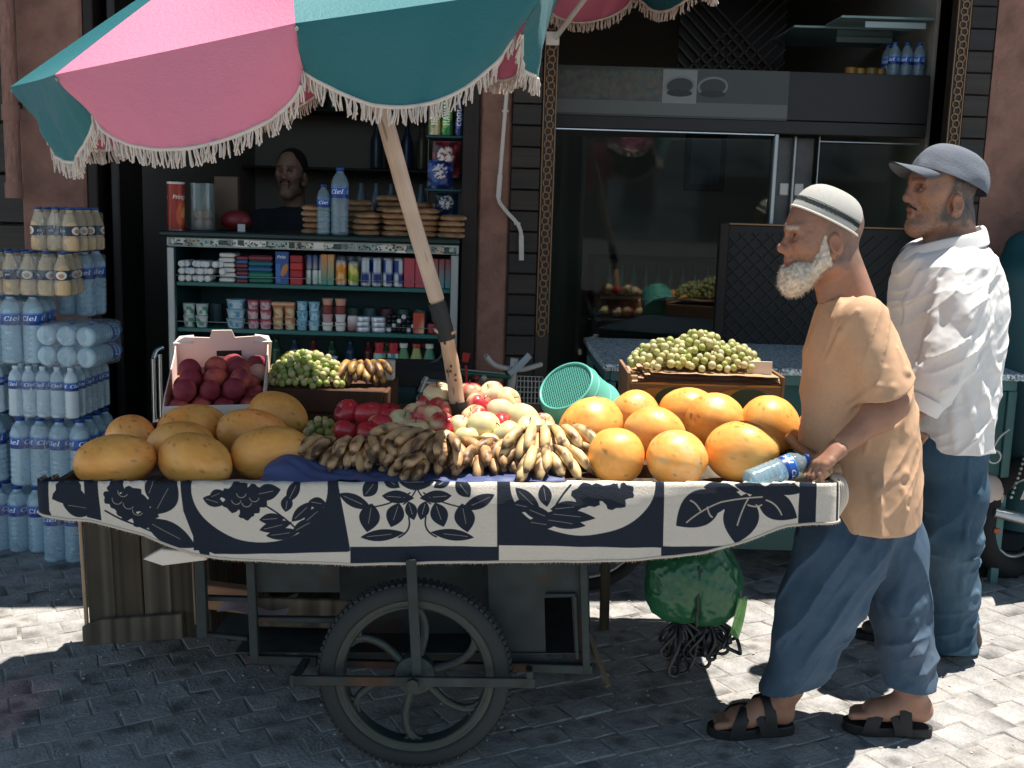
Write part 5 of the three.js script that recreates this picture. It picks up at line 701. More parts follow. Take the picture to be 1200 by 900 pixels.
// ------------------------------------------------------------------ melons
{
  reseed(202);
  const skin = (sd, net_, scar) => { const g = new THREE.SphereGeometry(1, 56, 40); const p = g.attributes.position; for (let i = 0; i < p.count; i++) { let x = p.getX(i), y = p.getY(i), z = p.getZ(i); const k = 1 + 0.035 * noise(x * 1.6 + sd, y * 1.6, z * 1.6) + 0.008 * noise(x * 5, y * 5 + sd, z * 5), e = Math.pow(Math.max(0, x), 6) * 0.05; p.setXYZ(i, x * k + e, y * k, z * k); } g.computeVertexNormals(); return paint(g, (x, y, z) => { const a = fbm(x * 2 + sd, y * 2, z * 2, 4), f = fbm(x * 14, y * 14 + sd, z * 14, 3), s = sstep(0.36, 0.5, fbm(x * 6 + 9 + sd, y * 6, z * 6, 3)), n = net_ * sstep(0.02, 0.3, fbm(x * 3 - sd, y * 3, z * 3, 3)) * sstep(0.0, 0.25, Math.abs(noise(x * 26, y * 26, z * 26)) * 0.9); let r = 0.88 + 0.12 * a + 0.10 * f, gg = 0.41 + 0.12 * a + 0.09 * f, b = 0.095 + 0.05 * a; r = mix(r, 0.36, s * 0.6); gg = mix(gg, 0.17, s * 0.6); b = mix(b, 0.05, s * 0.5); r = mix(r, 0.62, n * 0.8); gg = mix(gg, 0.48, n * 0.8); b = mix(b, 0.26, n * 0.8); if (scar) { const q = sstep(0.55, 0.9, x * 0.5 - y * 0.7 - z * 0.1 + 0.25 * noise(x * 3, y * 3, z * 3)); r = mix(r, 0.30, q * 0.7); gg = mix(gg, 0.15, q * 0.7); b = mix(b, 0.05, q * 0.7); } const d = noise(x * 9 + sd * 3, y * 9, z * 9) > 0.78 ? 0.45 : 1; return [r * d, gg * d, b * d]; }); };
  const vars = [skin(1, 0), skin(4.4, 0.15), skin(9.1, 0), skin(13.7, 0.9), skin(17.2, 0, true), skin(23.3, 0.3)];
  const tipG = lathe([[0, 0.012], [0.05, 0.01], [0.075, 0], [0.09, -0.02]], 14).rotateZ(-Math.PI / 2).translate(1.045, 0, 0);
  const mm = mat(0xffffff, 0.42, { vertexColors: true }), tm = mat(0x6f5230, 0.8);
  const melon = (lab, x, y, z, rx, ry, k, yaw = 0, roll = 0) => { const t = thing('melon', lab, 'melon', null, [x, y, z]); const m = mesh('rind', vars[k], mm, t); m.scale.set(rx, ry, ry * 1.02); m.rotation.set(0, yaw, roll, 'YXZ'); const s = mesh('stem_scar', tipG, tm, m); return t; };
  const left = 'yellow melon in the shade of the parasol, ', right = 'yellow melon in full sun, ';
  melon(left + 'at the outer corner of the towel', -1.123, 0.852, -3.07, 0.112, 0.077, 0, 0.4, 0.06); melon(left + 'bruised below, on the rim', -0.901, 0.856, -3.092, 0.121, 0.08, 4, -0.5, -0.1); melon(left + 'touching the blue plastic sheet', -0.696, 0.872, -3.148, 0.116, 0.08, 2, 0.2, 0.12);
  melon(left + 'small, behind the one at the towel corner', -1.174, 0.858, -3.36, 0.086, 0.072, 1, 2.4, 0.1); melon(left + 'half hidden behind the bruised one', -0.97, 0.874, -3.194, 0.104, 0.076, 5, -0.2, 0); melon(left + 'below the white board of the peach box', -1.004, 0.88, -3.423, 0.114, 0.075, 0, 0.7, 0); melon(left + 'behind the one on the blue sheet', -0.803, 0.878, -3.383, 0.112, 0.077, 1, 0.3, -0.15); melon(left + 'farthest back, beside the brown fruit box', -0.795, 0.876, -3.705, 0.108, 0.078, 2, -0.4, -0.2);
  melon(right + 'next to the turquoise basket', 0.25, 0.925, -3.415, 0.107, 0.09, 0, 0.5, 0.35); melon(right + 'round, beside the last bananas on the rim', 0.305, 0.902, -3.117, 0.083, 0.081, 2, 1.2, 0.1); melon(right + 'with pale netted skin, on the rim', 0.476, 0.905, -3.094, 0.094, 0.082, 3, 0.8, -0.1); melon(right + 'plump, above the lying water bottle', 0.672, 0.915, -3.165, 0.105, 0.09, 1, -0.3, 0.2); melon(right + 'in the second row between the round and the netted one', 0.442, 0.925, -3.338, 0.097, 0.085, 5, 0.2, -0.3); melon(right + 'at the back beside the turquoise basket', 0.417, 0.918, -3.677, 0.09, 0.083, 0, 0.9, 0); melon(right + 'at the back under the middle of the grape crate', 0.601, 0.925, -3.716, 0.102, 0.085, 2, 0.1, 0.1); melon(right + 'in the second row behind the plump one', 0.658, 0.94, -3.513, 0.102, 0.086, 0, 0.4, -0.25); melon(right + 'with a brown scarred side, next to the hand', 0.83, 0.93, -3.505, 0.098, 0.095, 4, -0.7, -0.5);
}
// ------------------------------------------------------------------ peaches in a card tray
{
  reseed(303);
  const t = thing('card_tray', 'pink white cardboard fruit tray tipped towards the street, full of peaches', 'box', null, [-1.041, 0.906, -3.9]); t.rotation.set(0.36, 0.16, 0.03, 'YXZ');
  const cm = mat(0xd9bfb4, 0.9, { map: rep(T.card, 4, 4), color: 0xf2e2da }), W = 0.33, D = 0.4, H = 0.085;
  const panel = (pts) => { const s = new THREE.Shape(pts.map(p => new THREE.Vector2(...p))); return boxUV(new THREE.ExtrudeGeometry(s, { depth: 0.004, bevelEnabled: false })); };
  const inner = mat(0xe6cfc6, 0.9), outer = MT.card;
  mesh('base', cbox(W, 0.005, D, 0, 0, 0, 0.001), outer, t);
  mesh('end_wall', panel([[-W / 2, 0], [W / 2, 0], [W / 2 + 0.012, H + 0.02], [W / 2 - 0.03, H + 0.045], [0.045, H + 0.04], [0.035, H + 0.07], [-0.035, H + 0.07], [-0.045, H + 0.04], [-W / 2 + 0.03, H + 0.045], [-W / 2 - 0.012, H + 0.02]]).translate(0, 0, -D / 2), inner, t);
  mesh('end_wall', panel([[-W / 2, 0], [W / 2, 0], [W / 2, 0.075], [-W / 2, 0.075]]).translate(0, 0, D / 2), mat(0xe2ddd8, 0.8), t);
  for (const s of [-1, 1]) mesh('side_wall', panel([[-D / 2, 0], [D / 2, 0], [D / 2, 0.06], [D / 2 - 0.06, 0.075], [-D / 2 + 0.06, H], [-D / 2, H + 0.02]]).rotateY(-Math.PI / 2).translate(s * W / 2, 0, 0), inner, t);
  for (const fg of [panel([[0, 0], [0.06, 0.0], [0.05, 0.03], [0, 0.04]]).rotateX(-1.2).translate(W / 2 - 0.05, H + 0.02, -D / 2 + 0.01), panel([[0, 0], [0.07, 0.0], [0.07, 0.04], [0.02, 0.035]]).rotateX(-1.2).translate(-W / 2 - 0.01, H + 0.02, -D / 2 + 0.01)]) mesh('corner_flap', fg, mat(0xd9d2ce, 0.85), t);
  mesh('hand_hole', cbox(0.09, 0.022, 0.006, 0.02, 0.06, -D / 2 + 0.005, 0.003), mat(0x2b2220, 0.9), t);
  const pg = [0, 1, 2, 3, 4].map(s => { const g = new THREE.SphereGeometry(0.0385, 26, 18), p = g.attributes.position; for (let i = 0; i < p.count; i++) { const x = p.getX(i), y = p.getY(i), z = p.getZ(i), a = Math.atan2(z, x), cl = 1 - 0.05 * Math.exp(-Math.pow(a / 0.18, 2)) * (1 - Math.abs(y) / 0.05) - 0.12 * Math.exp(-((x * x + z * z) / 0.00012)) * (y > 0 ? 1 : 0.3); p.setXYZ(i, x * cl, y * cl * 0.95, z * cl); } g.computeVertexNormals(); return paint(g, (x, y, z) => { const n = fbm(x * 26 + s * 5, y * 26, z * 26, 3), k = sstep(-0.15, 0.45, n + 0.2 * (s % 3 - 1)); const f = 0.9 + 0.3 * fbm(x * 120, y * 120, z * 120, 2); return [mix(0.24, 0.62, k * 0.75) * f, mix(0.022, 0.13, k * 0.8) * f, mix(0.04, 0.07, k) * f]; }); });
  const pale = paint(pg[0].clone(), (x, y, z) => { const k = 0.9 + 0.25 * fbm(x * 40, y * 40, z * 40, 3); return [0.78 * k, 0.42 * k, 0.33 * k]; });
  const pm = pmat(0xffffff, 0.7, { vertexColors: true, sheen: 0.15, sheenRoughness: 0.5, sheenColor: new THREE.Color(0.5, 0.3, 0.3) });
  t.updateMatrixWorld(true); let n = 0;
  for (let layer = 0; layer < 2; layer++) for (let j = 0; j < 5; j++) for (let i = 0; i < 4; i++) {
    const lx = -W / 2 + 0.045 + i * 0.08 + (j & 1 ? 0.012 : -0.004) + layer * 0.028 + rr(-0.008, 0.008), lz = D / 2 - 0.045 - j * 0.075 - layer * 0.02 + rr(-0.006, 0.006); if (layer && (j > 2 || i > 3 || lx > W / 2 - 0.03)) continue; if (!layer && j === 4 && i < 2) continue;
    const p = V(lx, 0.041 + layer * 0.056, lz).applyMatrix4(t.matrixWorld), isP = layer === 0 && j === 3 && i !== 0 && i < 4; n++;
    const o = one('peach', isP ? pale : pg[Math.floor(rnd() * 5)], pm, isP ? 'pale pink peach near the back of the tray' : 'dark red velvety peach in the card tray', 'peach', isP ? 'pale peaches in the tray' : 'red peaches in the tray', [p.x, p.y, p.z]); o.rotation.set(rr(0, 6), rr(0, 6), rr(0, 6)); const k = rr(0.92, 1.08); o.scale.setScalar(k);
  }
}
// ------------------------------------------------------------------ wooden box with grapes and old bananas; grape crate
const grapeMat = ['#b9c274', '#a3b264', '#cfcd92', '#98ab5a', '#d8d3a2'].map(c => pmat(c, 0.22, { transmission: 0.3, thickness: 0, ior: 1.35 }));
const berry = new THREE.SphereGeometry(1, 14, 10), stalkMat = mat(0x6d6a34, 0.8);
function grapes(label, n, spread, size, seedN, palette = [0, 1, 2, 3, 4]) {   // spread(): a point of the heap
  reseed(seedN); const pts = []; let tries = 0; const t = thing('grape_bunch', label, 'grapes', null);
  while (pts.length < n && tries++ < n * 60) { const p = spread(), r = size * rr(0.86, 1.12); if (pts.some(q => Math.hypot(q[0] - p[0], q[1] - p[1], q[2] - p[2]) < (q[3] + r) * 0.82)) continue; pts.push([...p, r]); }
  for (const [x, y, z, r] of pts) { const b = mesh('berry', berry, grapeMat[palette[Math.floor(rnd() * palette.length)]], t); b.position.set(x, y, z); b.scale.set(r, r * rr(1, 1.16), r); b.rotation.set(rr(-0.5, 0.5), 0, rr(-0.5, 0.5)); }
  const s = []; for (let k = 0; k + 1 < pts.length; k += 3) s.push(tube([pts[k].slice(0, 3), [(pts[k][0] + pts[k + 1][0]) / 2, Math.max(pts[k][1], pts[k + 1][1]) + 0.004, (pts[k][2] + pts[k + 1][2]) / 2], pts[k + 1].slice(0, 3)], 0.0012, 4, 4)); mesh('stalks', s, stalkMat, t);
}
const heap = (cx, cy, cz, a, h, d, r) => () => { const u = Math.sqrt(rnd()), th = rnd() * 6.283, x = u * Math.cos(th), z = u * Math.sin(th), top = h * Math.pow(Math.max(0, 1 - u * u), 0.7); return [cx + a * x, cy + r + top * Math.pow(rnd(), 0.25), cz + d * z]; };
function banana(len, bend, r, twist) {   // from the crown at the origin, out along +z and down
  const P = [], n = 16, m = 10, I = [], Cc = [];
  for (let i = 0; i <= n; i++) { const t = i / n, a = bend * (t - 0.15), cz = len * Math.sin(a) / bend, cy = -len * (1 - Math.cos(a)) / bend + 0.012 * t; const rad = r * (t < 0.2 ? mix(0.34, 0.84, sstep(0.02, 0.2, t)) : t > 0.8 ? mix(0.9, 0.24, Math.pow((t - 0.8) / 0.2, 1.2)) : mix(0.84, 1.02, Math.sin((t - 0.2) / 0.6 * Math.PI * 0.75))); for (let k = 0; k < m; k++) { const q = k / m * 6.283 + twist; const rg = rad * (1 + 0.07 * Math.cos(5 * (q - twist))); P.push(rg * Math.cos(q), cy + rg * Math.sin(q) * Math.cos(a), cz + rg * Math.sin(q) * Math.sin(a)); Cc.push(t); } }
  for (let i = 0; i < n; i++) for (let k = 0; k < m; k++) { const a = i * m + k, b = i * m + (k + 1) % m; I.push(a, b, b + m, a, b + m, a + m); } const c = P.length / 3; P.push(P[(n * m) * 3] * 0 , P[(n * m + 0) * 3 + 1], P[(n * m) * 3 + 2] + 0.004); Cc.push(1); for (let k = 0; k < m; k++) I.push(n * m + k, n * m + (k + 1) % m, c);
  const g = new THREE.BufferGeometry(); g.setAttribute('position', new THREE.Float32BufferAttribute(P, 3)); g.setIndex(I); g.computeVertexNormals(); g.userData.t = Cc; return g;
}
function bananaHand(label, pos, n, fan, len, tone, ry, rx, sd) {
  reseed(sd); const t = thing('banana_hand', label, 'bananas', null, pos.map((v, i) => i === 1 ? v - (tone[3] > 0.2 ? 0 : 0.014) : v)); t.rotation.set(rx, ry, 0, 'YXZ');
  const bm = mat(0xffffff, 0.5, { vertexColors: true });
  for (let i = 0; i < n; i++) {
    const row = i % 2, f = n > 1 ? (i / (n - 1) - 0.5) : 0, g = banana(len * 0.8 * rr(0.9, 1.08), rr(0.95, 1.3), 0.0158 * rr(0.92, 1.08), rr(0, 1)), tt = g.userData.t, p = g.attributes.position, s2 = rr(0, 90), dirty = rr(0, 0.5), col = new Float32Array(p.count * 3);
    for (let k = 0; k < p.count; k++) { const a = fbm(p.getX(k) * 45 + s2, p.getY(k) * 45, p.getZ(k) * 30, 3), br = Math.max(sstep(0.12, 0.42, a + dirty * 0.35 + tone[3]), tt[k] > 0.93 ? 1 : 0, tt[k] < 0.1 ? 0.7 : 0), sh = 0.9 + 0.25 * noise(p.getX(k) * 90, p.getZ(k) * 90, s2); col[k * 3] = mix(tone[0], 0.085, br) * sh; col[k * 3 + 1] = mix(tone[1], 0.04, br) * sh; col[k * 3 + 2] = mix(tone[2], 0.018, br) * sh; }
    g.setAttribute('color', new THREE.BufferAttribute(col, 3)); const b = mesh('banana', g, bm, t); b.position.set(f * fan * 0.19, row * 0.018, -row * 0.012); b.rotation.set(rr(-0.12, 0.12) - row * 0.18, f * fan * 1.5 + rr(-0.06, 0.06), rr(-0.25, 0.25), 'YXZ');
  }
  mesh('crown', new THREE.SphereGeometry(1, 12, 8).scale(0.03 + fan * 0.05, 0.016, 0.022).translate(0, 0.008, -0.012), mat(0x5a4526, 0.8), t);
}
{
  // brown box
  const [x, y, z] = [-0.636, 0.93, -3.92], t = thing('fruit_box', 'brown wooden box carrying grapes and spotted bananas', 'box'); const bw = mat(0x8a6a52, 0.75, { map: rep(T.paleWood, 2, 3) }), dk = mat(0x6b4f3e, 0.8, { map: rep(T.paleWood, 3, 2) });
  mesh('front_board', boxUV(span(x - 0.25, x + 0.175, y - 0.085, y, z - 0.016, z, 0.003)), dk, t); mesh('front_board', boxUV(span(x - 0.25, x + 0.175, deckY(x) + 0.006, y - 0.088, z - 0.016, z, 0.003)), dk, t);
  mesh('top_board', boxUV(span(x - 0.25, x + 0.175, y - 0.03, y - 0.006, z - 0.36, z - 0.018, 0.003)), bw, t); mesh('end_board', boxUV(span(x + 0.176, x + 0.192, deckY(x) + 0.008, y - 0.002, z - 0.36, z - 0.004, 0.003)), bw, t); mesh('end_board', boxUV(span(x - 0.266, x - 0.251, deckY(x) + 0.008, y - 0.002, z - 0.36, z - 0.004, 0.003)), bw, t);
  one('paper_carton', [cbox(0.075, 0.075, 0.06, 0, 0.0375, 0, 0.004)], mat(0xd9d0be, 0.8), 'pale carton flap standing at the end of the brown box', 'carton', null, [x + 0.145, y - 0.005, z - 0.3]);
  grapes('green grapes heaped on the brown box beside the peaches', 210, heap(x - 0.12, y - 0.006, z - 0.12, 0.15, 0.115, 0.115, 0.012), 0.0132, 41);
  bananaHand('overripe spotted bananas lying on the brown box', [x + 0.075, y + 0.055, z - 0.17], 12, 0.66, 0.15, [0.46, 0.26, 0.07, 0.22], 0.25, 0.25, 52);
  grapes('small bunch of green grapes beside the red apples', 60, heapAt([-0.624, 0.825, -3.607], 0.068, 0.085, 0.06), 0.0128, 43);
  function heapAt(p, a, h, d) { return heap(p[0], deckY(p[0]) + 0.012, p[2], a, h, d, 0.012); }
  // grape crate on the right
  const [cx, cy, cz] = [0.697, 1.02, -3.938], c = thing('grape_crate', 'old printed fruit crate with folded cardboard on top', 'crate');
  const print = canvas(512, 128, (g) => { g.fillStyle = '#7a5b3c'; g.fillRect(0, 0, 512, 128); g.fillStyle = '#a9752e'; for (const q of [60, 330]) { g.beginPath(); g.ellipse(q + 30, 70, 60, 44, 0.2, 0, 7); g.fill(); } g.fillStyle = '#35462c'; for (const q of [150, 400]) { g.beginPath(); g.ellipse(q, 66, 66, 46, -0.2, 0, 7); g.fill(); } g.fillStyle = '#c08a3a'; g.fillRect(0, 0, 512, 10); g.fillStyle = '#4a3726'; for (let i = 0; i < 60; i++) g.fillRect((i * 97) % 512, (i * 53) % 128, 26, 2); });
  const pmx = mat(0xffffff, 0.7, { map: print }), w = 0.27, b0 = deckY(cx) + 0.006, plank = (y0, y1) => { const g = new THREE.BoxGeometry(w * 2, y1 - y0, 0.012); g.translate(cx, (y0 + y1) / 2, cz - 0.006); return g; };
  mesh('slat', plank(b0, b0 + 0.06), pmx, c); mesh('slat', plank(b0 + 0.066, cy - 0.03), pmx, c); mesh('back_board', span(cx - w, cx + w, b0, cy - 0.03, cz - 0.34, cz - 0.328), MT.card, c);
  for (const s of [-1, 1]) { mesh('end_board', boxUV(span(cx + s * (w + 0.007) - 0.006, cx + s * (w + 0.007) + 0.006, b0, cy + 0.002, cz - 0.34, cz, 0.002)), s > 0 ? mat(0xcdbd9e, 0.8, { map: rep(T.paleWood, 4, 2) }) : MT.card, c); mesh('corner_post', span(cx + s * (w - 0.014) - 0.013, cx + s * (w - 0.014) + 0.013, b0, cy - 0.01, cz - 0.034, cz - 0.014, 0.003), MT.paleWood, c); }
  const sh = (dx, dy, k, wd) => grid(20, 6, (u, v) => [cx + mix(-wd, wd, u) + dx, cy - 0.022 + dy + 0.006 * noise(u * 6, v * 3, k) + 0.004 * Math.sin(u * 40) * 0.2, cz + 0.012 - v * 0.34]); for (let k = 0; k < 4; k++) { const g = sh(0.01 * k, k * 0.008, k * 3, w - 0.004 - 0.012 * k), h = g.clone(); h.translate(0, -0.005, 0); mesh('card_sheet', [g, h], mat([0xb99678, 0xa88466, 0xc0a084, 0xb08c6c][k], 0.9, { side: THREE.DoubleSide }), c); }
  mesh('price_flap', cbox(0.09, 0.05, 0.004, cx + 0.2, cy + 0.025, cz - 0.05, 0.001), mat(0xdcd2c4, 0.8), c);
  const ty = cy + 0.006; grapes('pale green grapes heaped on the printed crate, left half', 120, heap(cx - 0.13, ty, cz - 0.13, 0.14, 0.09, 0.12, 0.012), 0.0138, 44, [2, 2, 0, 4]); grapes('pale green grapes heaped on the printed crate, tall middle part', 150, heap(cx - 0.01, ty, cz - 0.14, 0.13, 0.125, 0.12, 0.012), 0.0138, 45, [2, 0, 2, 4]); grapes('pale green grapes heaped on the printed crate, beside the price flap', 100, heap(cx + 0.115, ty, cz - 0.13, 0.1, 0.085, 0.1, 0.012), 0.0138, 46, [2, 4, 2, 0]);
  // hands of bananas along the front
  const tan = [0.66, 0.39, 0.19, 0.05], yel = [0.76, 0.54, 0.26, 0.0], drk = [0.56, 0.33, 0.15, 0.14];
  bananaHand('tan bananas behind the blue sheet, beside the small grapes', [-0.497, 0.903, -3.16], 10, 0.8, 0.17, tan, -0.25, 0.12, 61); bananaHand('tan bananas above the blue sheet, tips to the street', [-0.411, 0.913, -3.15], 10, 0.75, 0.17, tan, 0.2, 0.1, 62); bananaHand('wide hand of tan bananas lying over the dip of the blue sheet', [-0.249, 0.936, -3.16], 13, 1.05, 0.19, tan, -0.5, 0.05, 63); bananaHand('second layer of tan bananas under the wide hand', [-0.294, 0.888, -3.12], 11, 0.85, 0.16, tan, -0.9, 0.15, 64); bananaHand('curved tan bananas in front of the pale apples', [-0.168, 0.911, -3.15], 11, 0.85, 0.17, drk, 0.55, 0.12, 65); bananaHand('dark spotted bananas between the tan and the sunlit ones', [-0.073, 0.898, -3.13], 11, 0.85, 0.16, drk, 0.1, 0.15, 66); bananaHand('dark spotted bananas before the sunlit pale apples', [0.015, 0.916, -3.15], 11, 0.85, 0.16, drk, -0.2, 0.2, 67); bananaHand('sunlit yellow bananas with black tips next to the round melon', [0.103, 0.96, -3.16], 12, 0.9, 0.18, yel, 0.15, 0.35, 68); bananaHand('sunlit yellow bananas hanging over the rim', [0.132, 0.916, -3.1], 11, 0.95, 0.16, yel, 0.5, 0.3, 69);
}
// ------------------------------------------------------------------ apples round the parasol pole
{
  reseed(505);
  const shape = s => { const o = []; for (let i = 0; i <= 16; i++) { const a = -Math.PI / 2 + i / 16 * Math.PI, r = Math.cos(a), y = Math.sin(a); o.push([Math.max(0, r * (1 + 0.06 * y)), y * 0.9 - (y > 0 ? 0.26 : -0.16) * Math.exp(-r * r * 9)]); } const g = lathe(o, 24), p = g.attributes.position; for (let i = 0; i < p.count; i++) { const a = Math.atan2(p.getZ(i), p.getX(i)), k = 1 + 0.03 * Math.sin(a * 5 + s) + 0.04 * noise(p.getX(i) * 1.5 + s, p.getY(i), p.getZ(i) * 1.5); p.setXYZ(i, p.getX(i) * k, p.getY(i), p.getZ(i) * k); } g.computeVertexNormals(); return g; };
  const blush = (s, base, red, amt) => paint(shape(s), (x, y, z) => { const st = noise(Math.atan2(z, x) * 9 + s, y * 1.2, s), k = sstep(-0.25, 0.35, 0.5 * x + 0.35 * noise(x * 2 + s, y * 2, z * 2) + amt + 0.22 * st), f = 0.9 + 0.2 * fbm(x * 9, y * 9, z * 9 + s, 2), d = noise(x * 16, y * 16, z * 16) > 0.72 ? 1.15 : 1; return base.map((v, i) => mix(v, red[i], k) * f * d); });
  const pale = [0.78, 0.62, 0.34], cream = [0.80, 0.66, 0.40], green = [0.76, 0.68, 0.36], red = [0.50, 0.03, 0.04], pink = [0.66, 0.14, 0.12];
  const V_ = { p: [blush(1, pale, pink, -0.45), blush(2, cream, pink, -0.5), blush(3, green, pink, -0.55)], r: [blush(4, pale, red, 0.35), blush(5, cream, red, 0.28)], m: [blush(6, pale, red, -0.05), blush(7, cream, pink, 0.1)], d: [blush(8, red, [0.28, 0.012, 0.03], 0.0), blush(9, [0.6, 0.1, 0.06], red, 0.5)] };
  const am = mat(0xffffff, 0.3, { vertexColors: true }), sm = mat(0x3a2a18, 0.8), stem = tube([[0, 0.55, 0], [0.03, 0.8, 0.02], [0.12, 1.02, 0.04]], 0.035, 6, 5);
  const apple = (k, lab, group, r, x, y, z) => { const t = thing('apple', lab, 'apple', group, [x, y, z]); const f = V_[k][Math.floor(rnd() * V_[k].length)], b = mesh('apple_flesh', f, am, t); b.scale.setScalar(r); b.rotation.set(rr(-0.9, 0.9), rr(0, 6.28), rr(-0.9, 0.9)); mesh('stem', stem, sm, b); };
  const P = 'pale yellow apple in the pile round the parasol pole', R = 'red apple in the pile round the parasol pole', M_ = 'apple half red and half yellow in the pile round the parasol pole', D = 'dark red apple in the row behind the small grapes';
  const put = (k, r, x, y, z) => apple(k, { p: P, r: R, m: M_, d: D }[k], { p: 'pale apples', r: 'red apples', m: 'two coloured apples', d: 'dark red apples' }[k], r * 1.1, x, y + 0.012, z);
  put('d', 0.039, -0.514, 0.934, -3.42); put('d', 0.042, -0.444, 0.934, -3.4); put('d', 0.036, -0.38, 0.936, -3.4); put('d', 0.037, -0.426, 0.9, -3.28); put('d', 0.035, -0.501, 0.899, -3.3);
  put('p', 0.041, -0.234, 0.992, -3.46); put('r', 0.04, -0.136, 0.986, -3.53); put('p', 0.039, -0.064, 0.993, -3.5); put('p', 0.04, -0.012, 0.976, -3.48); put('r', 0.041, -0.102, 0.968, -3.42); put('m', 0.043, -0.034, 0.956, -3.38); put('r', 0.041, -0.222, 0.951, -3.42); put('r', 0.033, -0.273, 0.957, -3.45); put('m', 0.034, -0.303, 0.936, -3.4); put('m', 0.045, -0.256, 0.941, -3.34); put('p', 0.04, -0.338, 0.92, -3.35); put('p', 0.039, -0.286, 0.912, -3.27); put('r', 0.042, -0.208, 0.924, -3.3); put('p', 0.033, -0.154, 0.926, -3.3); put('m', 0.039, -0.112, 0.941, -3.36); put('p', 0.05, -0.083, 0.924, -3.29); put('r', 0.034, -0.027, 0.928, -3.32); put('p', 0.05, 0.035, 0.938, -3.36); put('p', 0.042, 0.061, 0.922, -3.3); put('p', 0.041, -0.013, 0.914, -3.25); put('p', 0.04, -0.355, 0.898, -3.25); put('p', 0.034, -0.13, 0.903, -3.25); put('p', 0.036, -0.198, 0.889, -3.23); put('m', 0.036, -0.397, 0.917, -3.32); put('p', 0.036, -0.058, 0.888, -3.23);
  // those underneath
  for (let i = 0; i < 9; i++) for (let j = 0; j < 4; j++) { const x = -0.34 + i * 0.087 + (j & 1) * 0.03, z = -3.28 - j * 0.08; if (Math.hypot(x + 0.16, z + 3.42) < 0.075) continue; put(['p', 'm', 'r', 'p'][(i + j) % 4], 0.038, x, deckY(x) + 0.041, z); } for (let i = 0; i < 5; i++) for (let j = 0; j < 2; j++) { const x = -0.28 + i * 0.095, z = -3.36 - j * 0.1; if (Math.hypot(x + 0.16, z + 3.42) < 0.075) continue; put(['r', 'p', 'm'][(i + j) % 3], 0.037, x, deckY(x) + 0.105, z); }
}
// ------------------------------------------------------------------ turquoise basket and the lying bottle
{
  const t = thing('plastic_basket', 'turquoise plastic basket tipped over with its meshed base showing', 'basket', null, [0.222, 0.951, -3.72]); const tq = mat(0x5fb3a6, 0.4);
  t.quaternion.setFromUnitVectors(V(0, 1, 0), V(-0.42, 0.60, 0.48).normalize());
  mesh('wall', lathe([[0.098, 0.085], [0.102, 0.082], [0.112, 0.03], [0.124, -0.06], [0.134, -0.064], [0.134, -0.074], [0.12, -0.072], [0.107, 0.03], [0.097, 0.076]], 48), tq, t);
  const m = []; for (let i = -12; i <= 12; i++) { const o = i * 0.0075, h = Math.sqrt(Math.max(0, 0.094 ** 2 - o * o)); if (h > 0.01) m.push(cbox(h * 2, 0.003, 0.0028, 0, 0.082, o, 0.0005), cbox(0.0028, 0.003, h * 2, o, 0.0815, 0, 0.0005)); } mesh('mesh_base', m, mat(0x4fa195, 0.45), t); mesh('base_ring', new THREE.TorusGeometry(0.096, 0.005, 8, 48).rotateX(Math.PI / 2).translate(0, 0.085, 0), tq, t);
  mesh('rim_band', [new THREE.TorusGeometry(0.108, 0.0028, 6, 48).rotateX(Math.PI / 2).translate(0, 0.055, 0), new THREE.TorusGeometry(0.118, 0.003, 6, 48).rotateX(Math.PI / 2).translate(0, -0.02, 0)], tq, t);
  const b = waterBottle('clear water bottle lying on the cart rim by the hand', [0.662, 0.862, -3], 0.036, 0.2); b.quaternion.setFromUnitVectors(V(0, 1, 0), V(0.90, 0.30, -0.30).normalize());
  const w = mesh('water', lathe([[0, 0.006], [0.03, 0.006], [0.0325, 0.012], [0.0325, 0.11], [0, 0.112]], 20), pmat(0xe8f4fa, 0.05, { transmission: 0.85, thickness: 0 }), b);
}
